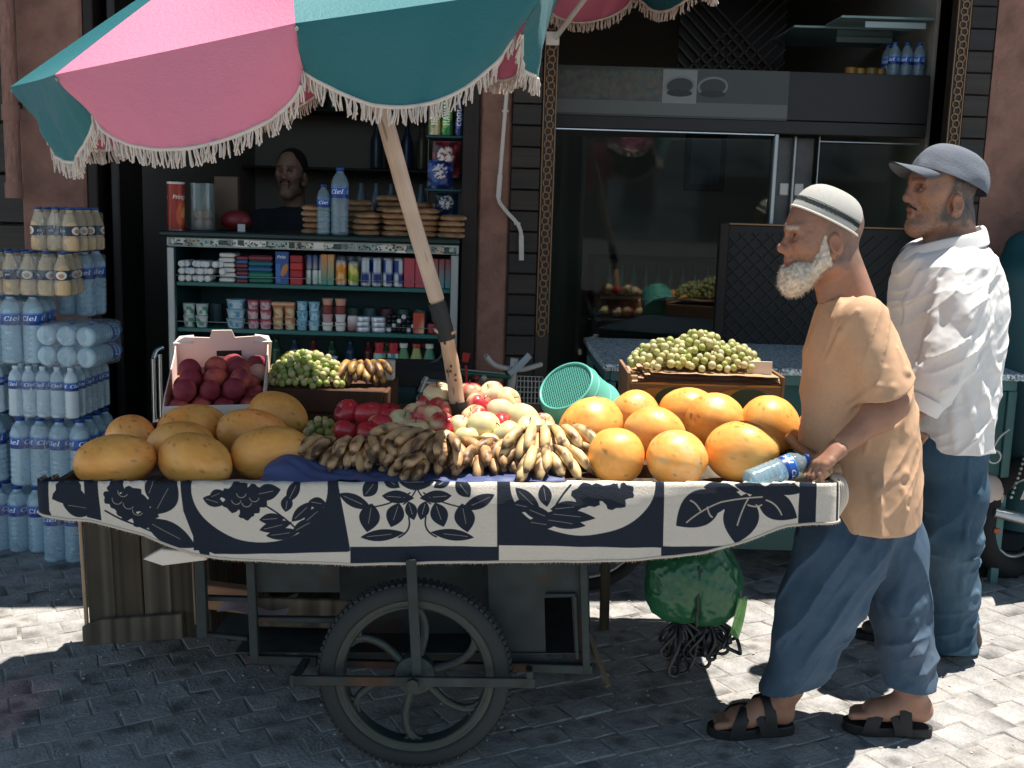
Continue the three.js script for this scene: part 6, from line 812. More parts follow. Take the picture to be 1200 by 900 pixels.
// ------------------------------------------------------------------ parasols
function parasol(t, Cn, u, corners, hgt, paint1, sd, drop = [0.1, 0.225], inw = 0.09) {
  const N = corners.length, apex = Cn.clone().addScaledVector(u, hgt); reseed(sd);
  // shiny nylon in pink and teal gores, each running on into its valance
  const fab = (c) => pmat(c, 0.6, { sheen: 0.25, sheenRoughness: 0.4, sheenColor: new THREE.Color(1, 1, 1), transmission: 0.04, thickness: 0, side: THREE.DoubleSide, bumpMap: rep(T.stoneBump, 6, 6), bumpScale: 0.002 });
  const nylon = { pink: fab(0xd67d99), teal: fab(0x0e666f) }, fr = mat(0xcabfb6, 0.95);
  for (let i = 0; i < N; i++) {
    const a = corners[i], b = corners[(i + 1) % N], k = paint1[i % paint1.length], mid = a.clone().add(b).multiplyScalar(0.5), inwd = Cn.clone().sub(mid).normalize();
    mesh('canopy_panel', grid(20, 20, (s, v) => { const e = a.clone().lerp(b, s), p = apex.clone().lerp(e, v); const sag = 0.045 * Math.sin(Math.PI * s) * Math.sin(Math.PI * Math.min(1, v)) * v; p.addScaledVector(u, -sag + 0.03 * v * (1 - v)).addScaledVector(inwd, 0.02 * Math.sin(Math.PI * s) * v); return [p.x, p.y, p.z]; }), nylon[k], t);
    const edge = s => { const e = a.clone().lerp(b, s).addScaledVector(inwd, 0.02 * Math.sin(Math.PI * s)); const m = Math.pow(Math.sin(Math.PI * s), k === 'pink' ? 0.45 : 0.85), d = mix(drop[0], drop[1], m); return [e, d]; };
    const at = (s, v) => { const [e, d] = edge(s), ripple = 0.022 * noise(s * 6 + i * 5, v * 1.5, sd) + 0.011 * noise(s * 17 + i * 9 + v * 2, v * 1.6, sd) + 0.004 * noise(s * 40 + v * 6, v * 3, sd) ; const cin = Cn.clone().sub(e); cin.addScaledVector(u, -cin.dot(u)).normalize(); return e.clone().addScaledVector(u, -d * v * 0.55).add(V(0, -d * v * 0.45, 0)).addScaledVector(cin, inw * v * (0.35 + 0.65 * v) * mix(1, 0.55, Math.sin(Math.PI * s))).addScaledVector(inwd, ripple * v); };
    const vl = mesh('valance', grid(30, 12, (s, v) => { const p = at(s, v); return [p.x, p.y, p.z]; }), nylon[k], t);
    const f = [], ed = []; const len = a.distanceTo(b), n = Math.round(len / 0.0095); for (let q = 0; q <= n; q++) { const s = q / n, p = at(s, 1), p2 = at(s, 0.98); ed.push([p.x, p.y, p.z]); const d = p.clone().sub(p2).normalize().multiplyScalar(0.4).add(V(rr(-0.25, 0.25), -0.7, rr(-0.25, 0.25))).normalize(); for (let z = 0; z < 2; z++) { const L = rr(0.034, 0.044), o = V(rr(-0.003, 0.003), 0, rr(-0.003, 0.003)), m1 = p.clone().add(o).addScaledVector(d, L * 0.5).add(V(rr(-0.003, 0.003), 0, rr(-0.003, 0.003))), e1 = p.clone().add(o).addScaledVector(d, L).add(V(rr(-0.006, 0.006), -0.003, rr(-0.006, 0.006))); f.push(rod(p.clone().add(o).toArray(), m1.toArray(), 0.002, 0.0026, 5), rod(m1.toArray(), e1.toArray(), 0.0026, 0.0019, 5)); } }
    f.push(tube(ed.filter((_, q) => q % 2 === 0), 0.0055, 60, 6)); mesh('fringe', f, fr, vl);
    mesh('rib', rod(apex.clone().addScaledVector(u, -0.06).toArray(), a.clone().addScaledVector(u, -0.012).toArray(), 0.006, 0.005, 6), mat(0x9d9c98, 0.4, { metalness: 0.6 }), t);
  }
  mesh('finial', new THREE.SphereGeometry(0.035, 14, 10).translate(...apex.toArray()), mat(0xd8cfc4, 0.7), t);
}
{
  const t = thing('market_parasol', 'large pink and teal nylon market parasol with a fringed edge on a wooden pole', 'parasol');
  const Cn = V(-0.604, 2.073, -3.338), u = V(-0.191, 0.973, 0.13).normalize();
  const cs = [[-0.711, 2.161, -4.158], [-1.253, 2.014, -3.856], [-1.455, 1.895, -3.25], [-1.11, 1.88, -2.72], [-0.497, 1.984, -2.517], [0.045, 2.131, -2.819], [0.11, 2.225, -3.4], [-0.14, 2.25, -3.98]].map(p => V(...p));
  parasol(t, Cn, u, cs, 0.36, ['pink', 'pink', 'teal', 'pink', 'teal', 'teal', 'pink', 'teal'], 71);
  const b = [-0.154, 0.912, -3.42], j0 = [-0.207, 1.197, -3.395], j1 = [-0.237, 1.31, -3.385], top = Cn.clone().addScaledVector(u, 0.33).toArray(), mid = [-0.422, 1.912, -3.32];
  const pw = tex(128, 256, (a, v) => { const k = 0.86 + 0.1 * tn(a, 0.3, 24, 2) + 0.16 * (tf(a, v, 4, 8, 4) - 0.5) - (tn(a, v, 9, 31) > 0.9 ? 0.25 : 0); return [0.86 * k, 0.77 * k, 0.69 * k]; }), wood = mat(0xffffff, 0.75, { map: rep(pw, 1, 2) }), low = mat(0xf2e2d2, 0.8, { map: rep(pw, 1, 3) });
  const pole = (pts, r0, r1, seg) => { const cv = new THREE.CatmullRomCurve3(pts.map(p => V(...p))); const g = new THREE.TubeGeometry(cv, seg, 1, 16), p = g.attributes.position; for (let i = 0; i < p.count; i++) { const k = Math.floor(i / 17) / seg, c = cv.getPointAt(k), q = V().fromBufferAttribute(p, i).sub(c).multiplyScalar(mix(r0, r1, k) * (1 + 0.06 * noise(k * 22, (i % 17) * 0.3, 4))); p.setXYZ(i, c.x + q.x, c.y + q.y, c.z + q.z); } g.computeVertexNormals(); return g; };
  mesh('pole', pole([j1, [(j1[0] + mid[0]) / 2, (j1[1] + mid[1]) / 2, (j1[2] + mid[2]) / 2], mid, top], 0.0235, 0.027, 40), wood, t);
  const lp = mesh('lower_pole', pole([[b[0], deckY(b[0]) + 0.005, b[2]], [mix(b[0], j0[0], 0.45), mix(b[1], j0[1], 0.45), b[2]], j0, j1], 0.026, 0.0215, 40), low, t);
  reseed(19); const kn = []; for (let i = 0; i < 9; i++) { const k = rr(0.2, 0.95), q = [0, 1, 2].map(n => mix(b[n], j0[n], k)); kn.push(new THREE.SphereGeometry(1, 8, 6).scale(0.004, 0.005, 0.0025).translate(q[0] + rr(-0.016, 0.016), q[1], q[2] + 0.0225)); } for (const kg of kn) mesh('knot', kg, mat(0x5c3a26, 0.9), lp);
  mesh('tape_joint', pole([[-0.204, 1.189, -3.395], [-0.22, 1.247, -3.39], [-0.237, 1.305, -3.385]], 0.0265, 0.0275, 20), mat(0x1f2426, 0.6), t);
  mesh('twig_stub', [rod([-0.219, 1.206, -3.385], [-0.242, 1.222, -3.375], 0.008, 0.005), rod([-0.196, 1.206, -3.385], [-0.177, 1.219, -3.37], 0.007, 0.004)], low, t);
  mesh('socket', pole([[b[0] - 0.002, deckY(b[0]) + 0.004, b[2]], [-0.158, 0.939, -3.42], [-0.167, 0.994, -3.417]], 0.036, 0.034, 16), mat(0x2b2a26, 0.9), t);
  // the neighbour's parasol on a wall arm
  const s = thing('wall_parasol', 'pink fringed parasol held out from the cafe front on a short arm', 'parasol'), C2 = V(0.25, 2.61, -4.62), u2 = V(-0.08, 1, 0.02).normalize(), R2 = 0.58, c2 = []; for (let i = 0; i < 8; i++) { const a = i / 8 * Math.PI * 2 + Math.PI / 8 + 0.06; c2.push(C2.clone().add(V(R2 * Math.cos(a), -R2 * Math.cos(a) * -0.08, R2 * Math.sin(a)))); }
  parasol(s, C2, u2, c2, 0.25, ['teal', 'pink'], 83, [0.08, 0.2], 0.05); mesh('pole', rod([0.26, 2.44, -4.62], [0.24, 2.84, -4.62], 0.016), MT.paleWood, s); mesh('wall_arm', [rod([0.15, 2.36, -5.28], [0.27, 2.46, -4.61], 0.012), cbox(0.06, 0.06, 0.02, 0.14, 2.36, -5.275)], MT.whitePaint, s);
}
// ------------------------------------------------------------------ people
// a head about the ear line: face towards -x, up y, sides z; fy lifts the face relative to the ears
function headField(o) {
  const fy = o.fy || 0, w = o.w || 1, both = (c, r, rz) => { const a = ell(c, r, rz), b = ell([c[0], c[1], -c[2]], r, rz); return (x, y, z) => Math.min(a(x, y, z), b(x, y, z)); };
  const soft = join([
    ell([-0.042, 0.058 + fy * 0.6, 0], [0.112, 0.1, 0.077 * w]), ell([-0.088, 0.0 + fy, 0], [0.06, 0.088, 0.062 * w]),
    cap([-0.03, -0.055 + fy * 0.6, 0.044 * w], [-0.12, -0.098 + fy, 0.012], 0.03, 0.026), cap([-0.03, -0.055 + fy * 0.6, -0.044 * w], [-0.12, -0.098 + fy, -0.012], 0.03, 0.026),
    ell([-0.132, -0.098 + fy, 0], [0.026, 0.022, 0.028]), both([-0.108, 0.002 + fy, 0.044 * w], [0.032, 0.022, 0.02])], 0.035);
  const brow = join([cap([-0.143, 0.05 + fy, 0.006], [-0.128, 0.051 + fy, 0.045], 0.0125, 0.009), cap([-0.143, 0.05 + fy, -0.006], [-0.128, 0.051 + fy, -0.045], 0.0125, 0.009)], 0.01);
  const nose = join([cap([-0.146, 0.036 + fy, 0], [-0.166, -0.002 + fy, 0], 0.0085, 0.0125), ell([-0.169, -0.008 + fy, 0], [0.0135, 0.0125, 0.0135]), both([-0.156, -0.014 + fy, 0.0125], [0.0135, 0.0105, 0.009])], 0.011);
  const mouth = join([ell([-0.144, -0.038 + fy, 0], [0.016, 0.014, 0.03]), cap([-0.153, -0.0455 + fy, -0.014], [-0.153, -0.0455 + fy, 0.014], 0.0062), cap([-0.151, -0.059 + fy, -0.012], [-0.151, -0.059 + fy, 0.012], 0.0075)], 0.008);
  const socket = both([-0.147, 0.027 + fy, 0.031], [0.018, 0.0135, 0.0185]), slit = cap([-0.166, -0.0525 + fy, -0.02], [-0.166, -0.0525 + fy, 0.02], 0.0085);
  const lid = both([-0.131, 0.026 + fy, 0.031], [0.0135, 0.0125, 0.0145]);
  const ear = both([-0.036, 0.004, 0.079 * w], [0.02, 0.033, 0.012], 0.25), earIn = both([-0.04, 0.005, 0.09 * w], [0.011, 0.02, 0.0095], 0.25), lobe = both([-0.044, -0.026, 0.074 * w], [0.010, 0.012, 0.009]), fossa = both([-0.155, -0.016 + fy, 0.021], [0.006, 0.004, 0.004]);
  return (x, y, z) => { let d = soft(x, y, z); if (d > 0.09) return d - 0.03; d = smin(d, brow(x, y, z), 0.02); d = smin(d, nose(x, y, z), 0.014); d = smin(d, mouth(x, y, z), 0.014); d = smax(d, -socket(x, y, z), 0.012); d = smin(d, lid(x, y, z), 0.006); d = smax(d, -slit(x, y, z), 0.006); d = smin(d, Math.min(ear(x, y, z), lobe(x, y, z)), 0.008); d = smax(d, -earIn(x, y, z), 0.006); return d + 0.0006 * noise(x * 160, y * 160, z * 160) + 0.0012 * noise(x * 45, y * 60, z * 45); };
}
const xf = (M) => { const e = M.clone().invert().elements; return f => (x, y, z) => f(e[0] * x + e[4] * y + e[8] * z + e[12], e[1] * x + e[5] * y + e[9] * z + e[13], e[2] * x + e[6] * y + e[10] * z + e[14]); };
const place = (pos, ry, rz, s = 1) => new THREE.Matrix4().compose(V(...pos), new THREE.Quaternion().setFromEuler(new THREE.Euler(0, ry, rz, 'YXZ')), V(s, s, s));
const skinPaint = (base, o, inv) => { const p = V(); return (X, Y, Z) => { p.set(X, Y, Z).applyMatrix4(inv); const { x, y, z } = p, fy = o.fy || 0; let k = 0.94 + 0.22 * fbm(X * 22, Y * 22, Z * 22, 3) + 0.06 * noise(X * 120, Y * 120, Z * 120), c = base.map(v => v * k); const lerp = (t, q) => { c = c.map((v, i) => mix(v, q[i], t)); };
  if (y > -0.16 && y < 0.22 && Math.abs(x) < 0.25) {
    lerp(0.35 * Math.exp(-((x + 0.165) ** 2 + (y - fy) ** 2) / 0.0006), [base[0] * 1.15, base[1] * 0.8, base[2] * 0.75]); lerp(0.3 * Math.exp(-((x + 0.036) ** 2 + y * y) / 0.0012), [base[0] * 1.2, base[1] * 0.85, base[2] * 0.8]);
    const lips = sstep(0.012, 0.004, Math.abs(y + 0.052 - fy)) * sstep(-0.142, -0.15, x) * sstep(0.026, 0.018, Math.abs(z)); lerp(0.55 * lips, [0.22, 0.075, 0.065]);
    if (o.hair) { const hz = Math.min(sstep(-0.075, -0.05, x + 0.25 * Math.max(0, 0.05 - y)), sstep(-0.075, -0.045, y + 0.02 * noise(x * 60, y * 60, z * 60))) * sstep(0.12, 0.1, Math.hypot(x * 0.5, y - 0.02)); const inEar = Math.hypot((x + 0.036) / 0.028, y / 0.042) < 1 ? 0 : 1; lerp(clamp(hz * inEar * (o.hair[3] + 0.25 * noise(x * 200, y * 80, z * 200)), 0, 1), o.hair); }
    if (o.stubble) { const st = sstep(0.0, -0.03, y - fy * 0.7 + 0.12 * (x + 0.16) - 0.015) * sstep(-0.12, -0.1, y) * sstep(0.01, -0.03, x) * (1 - lips); lerp(clamp(st * (o.stubble[3] + 0.5 * noise(x * 330, y * 330, z * 330)), 0, 0.85), o.stubble); }
    if (o.brows) { const bw = sstep(0.008, 0.003, Math.abs(y - 0.053 - fy + 0.12 * Math.max(0, Math.abs(z) - 0.035))) * sstep(0.006, 0.012, Math.abs(z)) * sstep(0.058, 0.05, Math.abs(z)) * sstep(-0.1, -0.12, x); lerp(clamp(bw * (0.75 + 0.4 * noise(x * 300, y * 300, z * 300)), 0, 1), o.brows); }
  } return c; }; };
const eyes = (o, M, parent) => { const fy = o.fy || 0; for (const s of [1, -1]) { const g = new THREE.SphereGeometry(0.0118, 18, 14); paint(g, (x, y, z) => { const q = Math.hypot(y, z + 0.002 * s); return x < 0 && q < 0.0026 ? [0.01, 0.008, 0.006] : x < 0 && q < 0.0056 ? [0.06, 0.03, 0.015] : [0.3, 0.26, 0.23]; }); g.translate(-0.1338, 0.0255 + fy, 0.031 * s); const up = new THREE.SphereGeometry(0.0132, 18, 8, 0, Math.PI * 2, 0, Math.PI * 0.5).rotateZ(0.5).translate(-0.1325, 0.0262 + fy, 0.031 * s); g.applyMatrix4(M); up.applyMatrix4(M); mesh('eye', g, mat(0xffffff, 0.15, { vertexColors: true }), parent); mesh('eyelid', up, o.lidMat, parent); } };
const row = (F, B, cz, b) => [(F[1] + B[1]) / 2, (F[0] + B[0]) / 2, cz, Math.abs(B[0] - F[0]) / 2, b];
// raised folds of cloth along lines drawn on the side towards the street
const creases = (base, lines) => { const caps = lines.filter(l => !l[2]).map(([pts, r, deep]) => { const q = pts.map(([x, y, z0]) => { let z = z0 + 0.35; for (let i = 0; i < 90; i++) { const d = base(x, y, z); if (d < 0.0008) break; z -= Math.max(0.0015, d * 0.7); } return [x, y, z - r * 0.45]; }); return [q.slice(1).map((b, i) => cap(q[i], b, r * (i ? 1 : 0.4), r * (i + 2 === q.length ? 0.35 : 1))), deep]; }); return (x, y, z) => { let d = base(x, y, z); if (d > 0.06 || d < -0.06) return d; for (const [l, deep] of caps) for (const c of l) { const e = c(x, y, z); if (e < 0.05) d = smin(d, e, 0.014); } return d; }; };
const pleat = (x, y, z, dx, dy, freq, along, sd) => { const a = x * dx + y * dy, p = x * dy - y * dx; const n = noise(p * freq + 0.7 * noise(a * 3, p * 4, sd), a * along, z * freq * 0.3 + sd); return Math.pow(1 - Math.abs(n), 2.4) - 0.25; };
const cutEnd = (f, p, n, r) => { const l = Math.hypot(...n), a = n.map(v => v / l); return (x, y, z) => { const q = (x - p[0]) * a[0] + (y - p[1]) * a[1] + (z - p[2]) * a[2]; return smax(f(x, y, z), q, r); }; };
const sub3 = (a, b) => a.map((v, i) => v - b[i]);
// a foot: heel to toes along the ground
function footField(heel, toe, ankle) { const d = V(...sub3(toe, heel)), L = d.length(); d.normalize(); const s = V(0, 1, 0).cross(d), at = (f, h, w) => [heel[0] + d.x * L * f + s.x * w, heel[1] + h, heel[2] + d.z * L * f + s.z * w]; const l = [cap(at(0.06, 0.035, 0), at(0.35, 0.045, 0), 0.034, 0.036), cap(at(0.3, 0.05, 0), at(0.68, 0.03, 0), 0.036, 0.026), cap(at(0.55, 0.028, 0.018), at(0.74, 0.022, 0.022), 0.026, 0.021), cap(at(0.5, 0.028, -0.02), at(0.7, 0.022, -0.026), 0.025, 0.02), cap(ankle, at(0.12, 0.06, 0), 0.043, 0.036), cap(at(0.16, 0.09, 0.03), at(0.16, 0.09, -0.03), 0.012)]; const b = join(l, 0.03); const t = [[-0.036, 0.90, 0.009], [-0.02, 0.945, 0.0095], [-0.003, 0.965, 0.01], [0.014, 0.975, 0.0105], [0.034, 0.985, 0.0135]].map(([w, f, r]) => cap(at(0.72, 0.02, w * 0.92), at(f, 0.014, w), r, r * 0.92)); return (x, y, z) => { let d = b(x, y, z); for (const q of t) d = smin(d, q(x, y, z), 0.008); return d; }; }
function soleGeo(heel, toe, th, wide) { const d = V(...sub3(toe, heel)), L = d.length(); d.normalize(); const a = Math.atan2(-d.z, d.x), s = new THREE.Shape(), pts = []; for (let i = 0; i <= 40; i++) { const t = i / 40 * Math.PI * 2, x = Math.cos(t), f = (x + 1) / 2, w = wide * (0.72 + 0.32 * sstep(0.35, 0.8, f) - 0.08 * Math.exp(-Math.pow((f - 0.42) / 0.14, 2))); pts.push(new THREE.Vector2(mix(-0.02, L + 0.014, f), Math.sign(Math.sin(t)) * Math.pow(Math.abs(Math.sin(t)), 0.75) * w)); } s.setFromPoints(pts); const g = new THREE.ExtrudeGeometry(s, { depth: th, bevelEnabled: true, bevelSize: 0.004, bevelThickness: 0.004, bevelSegments: 2 }); g.rotateX(-Math.PI / 2).rotateY(a).translate(heel[0], 0.0045, heel[2]); return g; }
function strap(heel, toe, f0, w0, f1, w1, top, r) { const d = V(...sub3(toe, heel)), L = d.length(); d.normalize(); const s = V(0, 1, 0).cross(d), p = (f, h, w) => [heel[0] + d.x * L * f + s.x * w, h, heel[2] + d.z * L * f + s.z * w]; const cp = []; for (let i = 0; i <= 10; i++) { const t = i / 10, a = Math.PI * (1 - t); cp.push(V(...p(mix(f0, f1, t), 0.016 + (top - 0.016) * Math.pow(Math.sin(a), 0.7), Math.sign(w0) * -0.054 * Math.cos(a) * -1 * -1))); } const c = new THREE.CatmullRomCurve3(cp); return grid(24, 6, (u, v) => { const q = c.getPoint(u), o = (v - 0.5) * r * 2, lift = 0.003 * Math.sin(v * Math.PI); return [q.x + d.x * o, q.y + lift - Math.abs(v - 0.5) * 0.004, q.z + d.z * o]; }); }

// ---------------------------------------------------------------- the old man pushing the cart
{
  const man = thing('person', 'bearded person in knitted cap, tan t-shirt and loose blue trousers pushing the fruit cart', 'person');
  const opt = { fy: 0.0, hair: [0.13, 0.1, 0.085, 0.5], brows: [0.5, 0.47, 0.43], lidMat: mat(0x6b4634, 0.6) }, skin = [0.335, 0.17, 0.11];
  const HM = place([0.943, 1.52, -3.27], 0.06, 0.03 + 0.03, 1.0), inv = HM.clone().invert(), hf = xf(HM)(headField(opt));
  const Z0 = -3.27, neckB = [0.998, 1.357, -3.27], hc = V(0.0, -0.03, 0).applyMatrix4(HM).toArray(), hc2 = V(-0.03, -0.05, 0).applyMatrix4(HM).toArray();
  const neck = join([cap(hc, neckB, 0.056, 0.064), cap(hc2, [0.953, 1.355, -3.27], 0.038, 0.05), cap(V(-0.062, -0.09, 0).applyMatrix4(HM).toArray(), [0.913, 1.354, -3.27], 0.012, 0.016)], 0.03);
  const headNeck = (x, y, z) => smin(hf(x, y, z), neck(x, y, z), 0.025);
  const sk = skinPaint(skin, opt, inv);
  const gHead = net((x, y, z) => smax(headNeck(x, y, z), neckB[1] - 0.01 - y, 0.004), [hc[0] - 0.22, neckB[1] - 0.03, Z0 - 0.12], [hc[0] + 0.12, hc[1] + 0.22, Z0 + 0.12], 0.0034, sk);
  // arms
  const shL = [0.979, 1.309, -3.1], elL = [1.066, 1.085, -3.06], wrL = [0.93, 0.978, -3.03], shR = [1.064, 1.274, -3.45], elR = [1.063, 1.031, -3.54], wrR = [0.946, 0.937, -3.5];
  const arms = join([chain([[...shL, 0.042], [...elL, 0.043]], 0.02), chain([[...elL, 0.044], [mix(elL[0], wrL[0], 0.3), mix(elL[1], wrL[1], 0.3), mix(elL[2], wrL[2], 0.3), 0.045], [...wrL, 0.029]], 0.02), chain([[...shR, 0.042], [...elR, 0.042], [...wrR, 0.029]], 0.02), chain([[...shL, 0.04], [neckB[0], neckB[1] - 0.08, Z0, 0.07], [...shR, 0.04]], 0.03), chain([[neckB[0], neckB[1] - 0.04, Z0, 0.055], [1.037, 1.056, -3.27, 0.09], [1.067, 0.741, -3.27, 0.09]], 0.03)], 0.02);
  const gArms = net((x, y, z) => arms(x, y, z) + 0.0015 * noise(x * 40, y * 40, z * 40), [0.7, 0.6, -3.65], [1.35, 1.5, -2.95], 0.0085, sk);
  // hands
  const hand = (W, D, S, U, bar) => { // wrist, direction of the knuckles, sideways (towards the thumb), back of the hand
    const p = (f, s, u) => [0, 1, 2].map(i => W[i] + D[i] * f + S[i] * s + U[i] * u), l = [];
    const palm = join([cap(p(-0.03, 0, -0.004), p(0.03, 0, -0.003), 0.026, 0.023), cap(p(0.025, -0.02, -0.002), p(0.082, -0.03, 0), 0.0165, 0.0145), cap(p(0.025, 0.0, 0), p(0.09, -0.006, 0.002), 0.0175, 0.015), cap(p(0.025, 0.018, 0), p(0.088, 0.024, 0.001), 0.0175, 0.0145)], 0.018);
    const fs = [[-0.033, 0.080, 0.030, 0.022, 0.0078], [-0.012, 0.088, 0.036, 0.026, 0.0088], [0.010, 0.091, 0.039, 0.028, 0.0092], [0.031, 0.087, 0.036, 0.026, 0.009]].map(([s, f, a, b, r], i) => chain([[...p(f - 0.012, s, 0), r * 1.25], [...p(f + 0.006, s, 0.001), r * 1.14], [...p(f + 0.006 + a * 0.92, s * 1.05, -a * 0.32), r], [...p(f + 0.006 + a * 0.92 + b * 0.45, s * 1.08, -a * 0.32 - b * 0.85), r * 0.9], [...p(f + 0.006 + a * 0.92 + b * 0.5, s * 1.08, -a * 0.32 - b * 0.85 - 0.016), r * 0.78]], 0.006));
    const th = chain([[...p(0.012, 0.03, -0.004), 0.0155], [...p(0.045, 0.056, -0.02), 0.012], [...p(0.068, 0.05, -0.045), 0.0098], [...p(0.078, 0.036, -0.058), 0.0082]], 0.008);
    return (x, y, z) => { let d = palm(x, y, z); for (const f of fs) d = smin(d, f(x, y, z), 0.009); return smin(d, th(x, y, z), 0.014); }; };
  const nrm = a => { const l = Math.hypot(...a); return a.map(v => v / l); }, dL = nrm([-0.72, -0.66, 0.12]), uL = nrm([-0.66, 0.72, 0.1]), sL = [0, 1, 2].map(i => V(...dL).cross(V(...uL)).toArray()[i]);
  const sgn = sL[2] < 0 ? 1 : -1, hL = hand(wrL, dL, sL.map(v => v * sgn), uL), dR = nrm([-0.5, -0.78, -0.1]), uR = nrm([-0.8, 0.5, 0]), sR = V(...dR).cross(V(...uR)).toArray(), sgR = sR[2] > 0 ? 1 : -1, hR = hand(wrR, dR, sR.map(v => v * sgR), uR);
  const bx = (w, r) => [w.map(v => v - r), w.map(v => v + r)];
  const gHandL = net(hL, ...bx([wrL[0] - 0.05, wrL[1] - 0.05, wrL[2]], 0.125), 0.003, sk), gHandR = net(hR, ...bx([wrR[0] - 0.03, wrR[1] - 0.05, wrR[2]], 0.125), 0.004, sk);
  // feet
  const heL = [0.89, 0.03, -3.255], toL = [0.656, 0.03, -3.229], anL = [0.888, 0.156, -3.24], heR = [1.324, 0.045, -3.264], toR = [1.095, 0.022, -3.296], anR = [1.266, 0.166, -3.28];
  const gFootL = net(footField(heL, toL, anL), [Math.min(heL[0], toL[0]) - 0.06, 0, heL[2] - 0.13], [heL[0] + 0.07, 0.22, heL[2] + 0.13], 0.004, sk), gFootR = net(footField(heR, toR, anR), [toR[0] - 0.06, 0, heR[2] - 0.13], [heR[0] + 0.07, 0.22, heR[2] + 0.13], 0.004, sk);
  mesh('body', [gHead, gArms, gHandL, gHandR, gFootL, gFootR], mat(0xffffff, 0.55, { vertexColors: true }), man);
  eyes(opt, HM, man);
  // t-shirt
  const rows = [row([0.906, 0.602, -3.27], [1.239, 0.612, -3.27], Z0, 0.222), row([0.899, 0.693, -3.27], [1.234, 0.704, -3.27], Z0, 0.222), row([0.888, 0.816, -3.27], [1.231, 0.826, -3.27], Z0, 0.215), row([0.875, 0.96, -3.27], [1.215, 0.971, -3.27], Z0, 0.185), row([0.874, 1.09, -3.27], [1.189, 1.1, -3.27], Z0, 0.185), row([0.875, 1.18, -3.27], [1.158, 1.189, -3.27], Z0, 0.19), row([0.88, 1.252, -3.27], [1.124, 1.259, -3.27], Z0, 0.185), row([0.89, 1.313, -3.27], [1.086, 1.319, -3.27], Z0, 0.15), row([0.902, 1.354, -3.27], [1.048, 1.358, -3.27], Z0, 0.1), row([0.916, 1.379, -3.27], [1.016, 1.382, -3.27], Z0, 0.068)];
  const slv = (a, b, r0, r1, n) => cutEnd(cap(a, [b[0] + (b[0] - a[0]) * 0.4, b[1] + (b[1] - a[1]) * 0.4, b[2] + (b[2] - a[2]) * 0.4], r0, r1), b, n, 0.006);
  const slL = [1.054, 1.123, -3.06], tors = loft(rows), sl1 = slv([0.988, 1.307, -3.12], slL, 0.07, 0.082, [slL[0] - shL[0], slL[1] - shL[1] + 0.06, 0]), sl2 = slv([1.06, 1.276, -3.43], [1.067, 1.074, -3.52], 0.07, 0.08, sub3([1.067, 1.074, -3.52], shR));
  let base = (x, y, z) => smin(smin(tors(x, y, z), sl1(x, y, z), 0.05), sl2(x, y, z), 0.05);
  const L3 = (...q) => q;
  base = creases(base, [[[[1.019, 1.194, -3.2], [1.006, 1.144, -3.2], [0.962, 1.067, -3.2], [0.927, 0.976, -3.2]], 0.009], [[[1.038, 1.145, -3.2], [1.027, 1.043, -3.2], [1.01, 0.94, -3.2]], 0.008], [[[0.982, 1.293, -3.2], [0.963, 1.218, -3.2], [0.956, 1.117, -3.2]], 0.009, 1], [[[0.953, 1.342, -3.2], [0.921, 1.279, -3.2], [0.903, 1.191, -3.2]], 0.008], [[[1.06, 1.246, -3.2], [1.08, 1.184, -3.2], [1.115, 1.127, -3.2]], 0.007], [[[1.034, 1.257, -3.2], [1.045, 1.183, -3.2], [1.06, 1.12, -3.2]], 0.006, 1], [[[1.165, 0.945, -3.2], [1.128, 0.88, -3.2], [1.043, 0.838, -3.2]], 0.009], [[[1.178, 0.881, -3.2], [1.141, 0.815, -3.2], [1.075, 0.761, -3.2]], 0.009], [[[1.156, 0.996, -3.2], [1.135, 0.944, -3.2], [1.068, 0.904, -3.2]], 0.007, 1], [[[1.027, 0.876, -3.2], [1.046, 0.799, -3.2], [1.047, 0.723, -3.2]], 0.009], [[[1.119, 0.84, -3.2], [1.134, 0.776, -3.2], [1.129, 0.721, -3.2]], 0.01]]);
  const neckHole = cap([neckB[0] - 0.025, neckB[1] + 0.03, Z0], [neckB[0] - 0.03, neckB[1] + 0.2, Z0], 0.076, 0.09), hemY = rows[1][0], sleeveHole = cap([slL[0] + 0.02, slL[1] - 0.05, slL[2]], [mix(slL[0], shL[0], 0.35), mix(slL[1], shL[1], 0.35), slL[2] - 0.01], 0.068, 0.05);
  const shirt = (x, y, z) => { const e = sstep(0.95, 0.7, y); let d = base(x, y, z) + 0.003 * noise(x * 11 + y * 3, y * 3.5, z * 11) + 0.001 * noise(x * 55, y * 45, z * 55) - (0.016 * e * pleat(x, y, z, 0.12, 0.99, 13, 2.2, 21) + 0.012 * sstep(0.72, 0.95, y) * sstep(1.36, 1.2, y) * pleat(x, y, z, 0.6, 0.8, 15, 3, 14) + 0.008 * sstep(1.1, 1.3, y) * pleat(x, y, z, 0.3, 0.95, 24, 4, 18)); d = smax(d, hemY + 0.006 * noise(x * 8, 1, z * 8) - y, 0.005); d = smax(d, -neckHole(x, y, z), 0.008); return smax(d, -sleeveHole(x, y, z), 0.005); };
  const shirtG = net((x, y, z) => { const d = shirt(x, y, z); return d; }, [0.68, hemY - 0.03, -3.68], [1.4, 1.56, -2.92], 0.0062, (x, y, z) => { const k = 0.93 + 0.16 * fbm(x * 9, y * 9, z * 9, 3) + 0.05 * noise(x * 190, y * 190, z * 190), s = 0.18 * sstep(0.15, 0.5, fbm(x * 5 + 3, y * 5, z * 5, 3)); return [0.56 * k * (1 - s), 0.35 * k * (1 - s), 0.215 * k * (1 - s * 0.8)]; });
  mesh('t_shirt', shirtG, mat(0xffffff, 0.92, { vertexColors: true }), man);
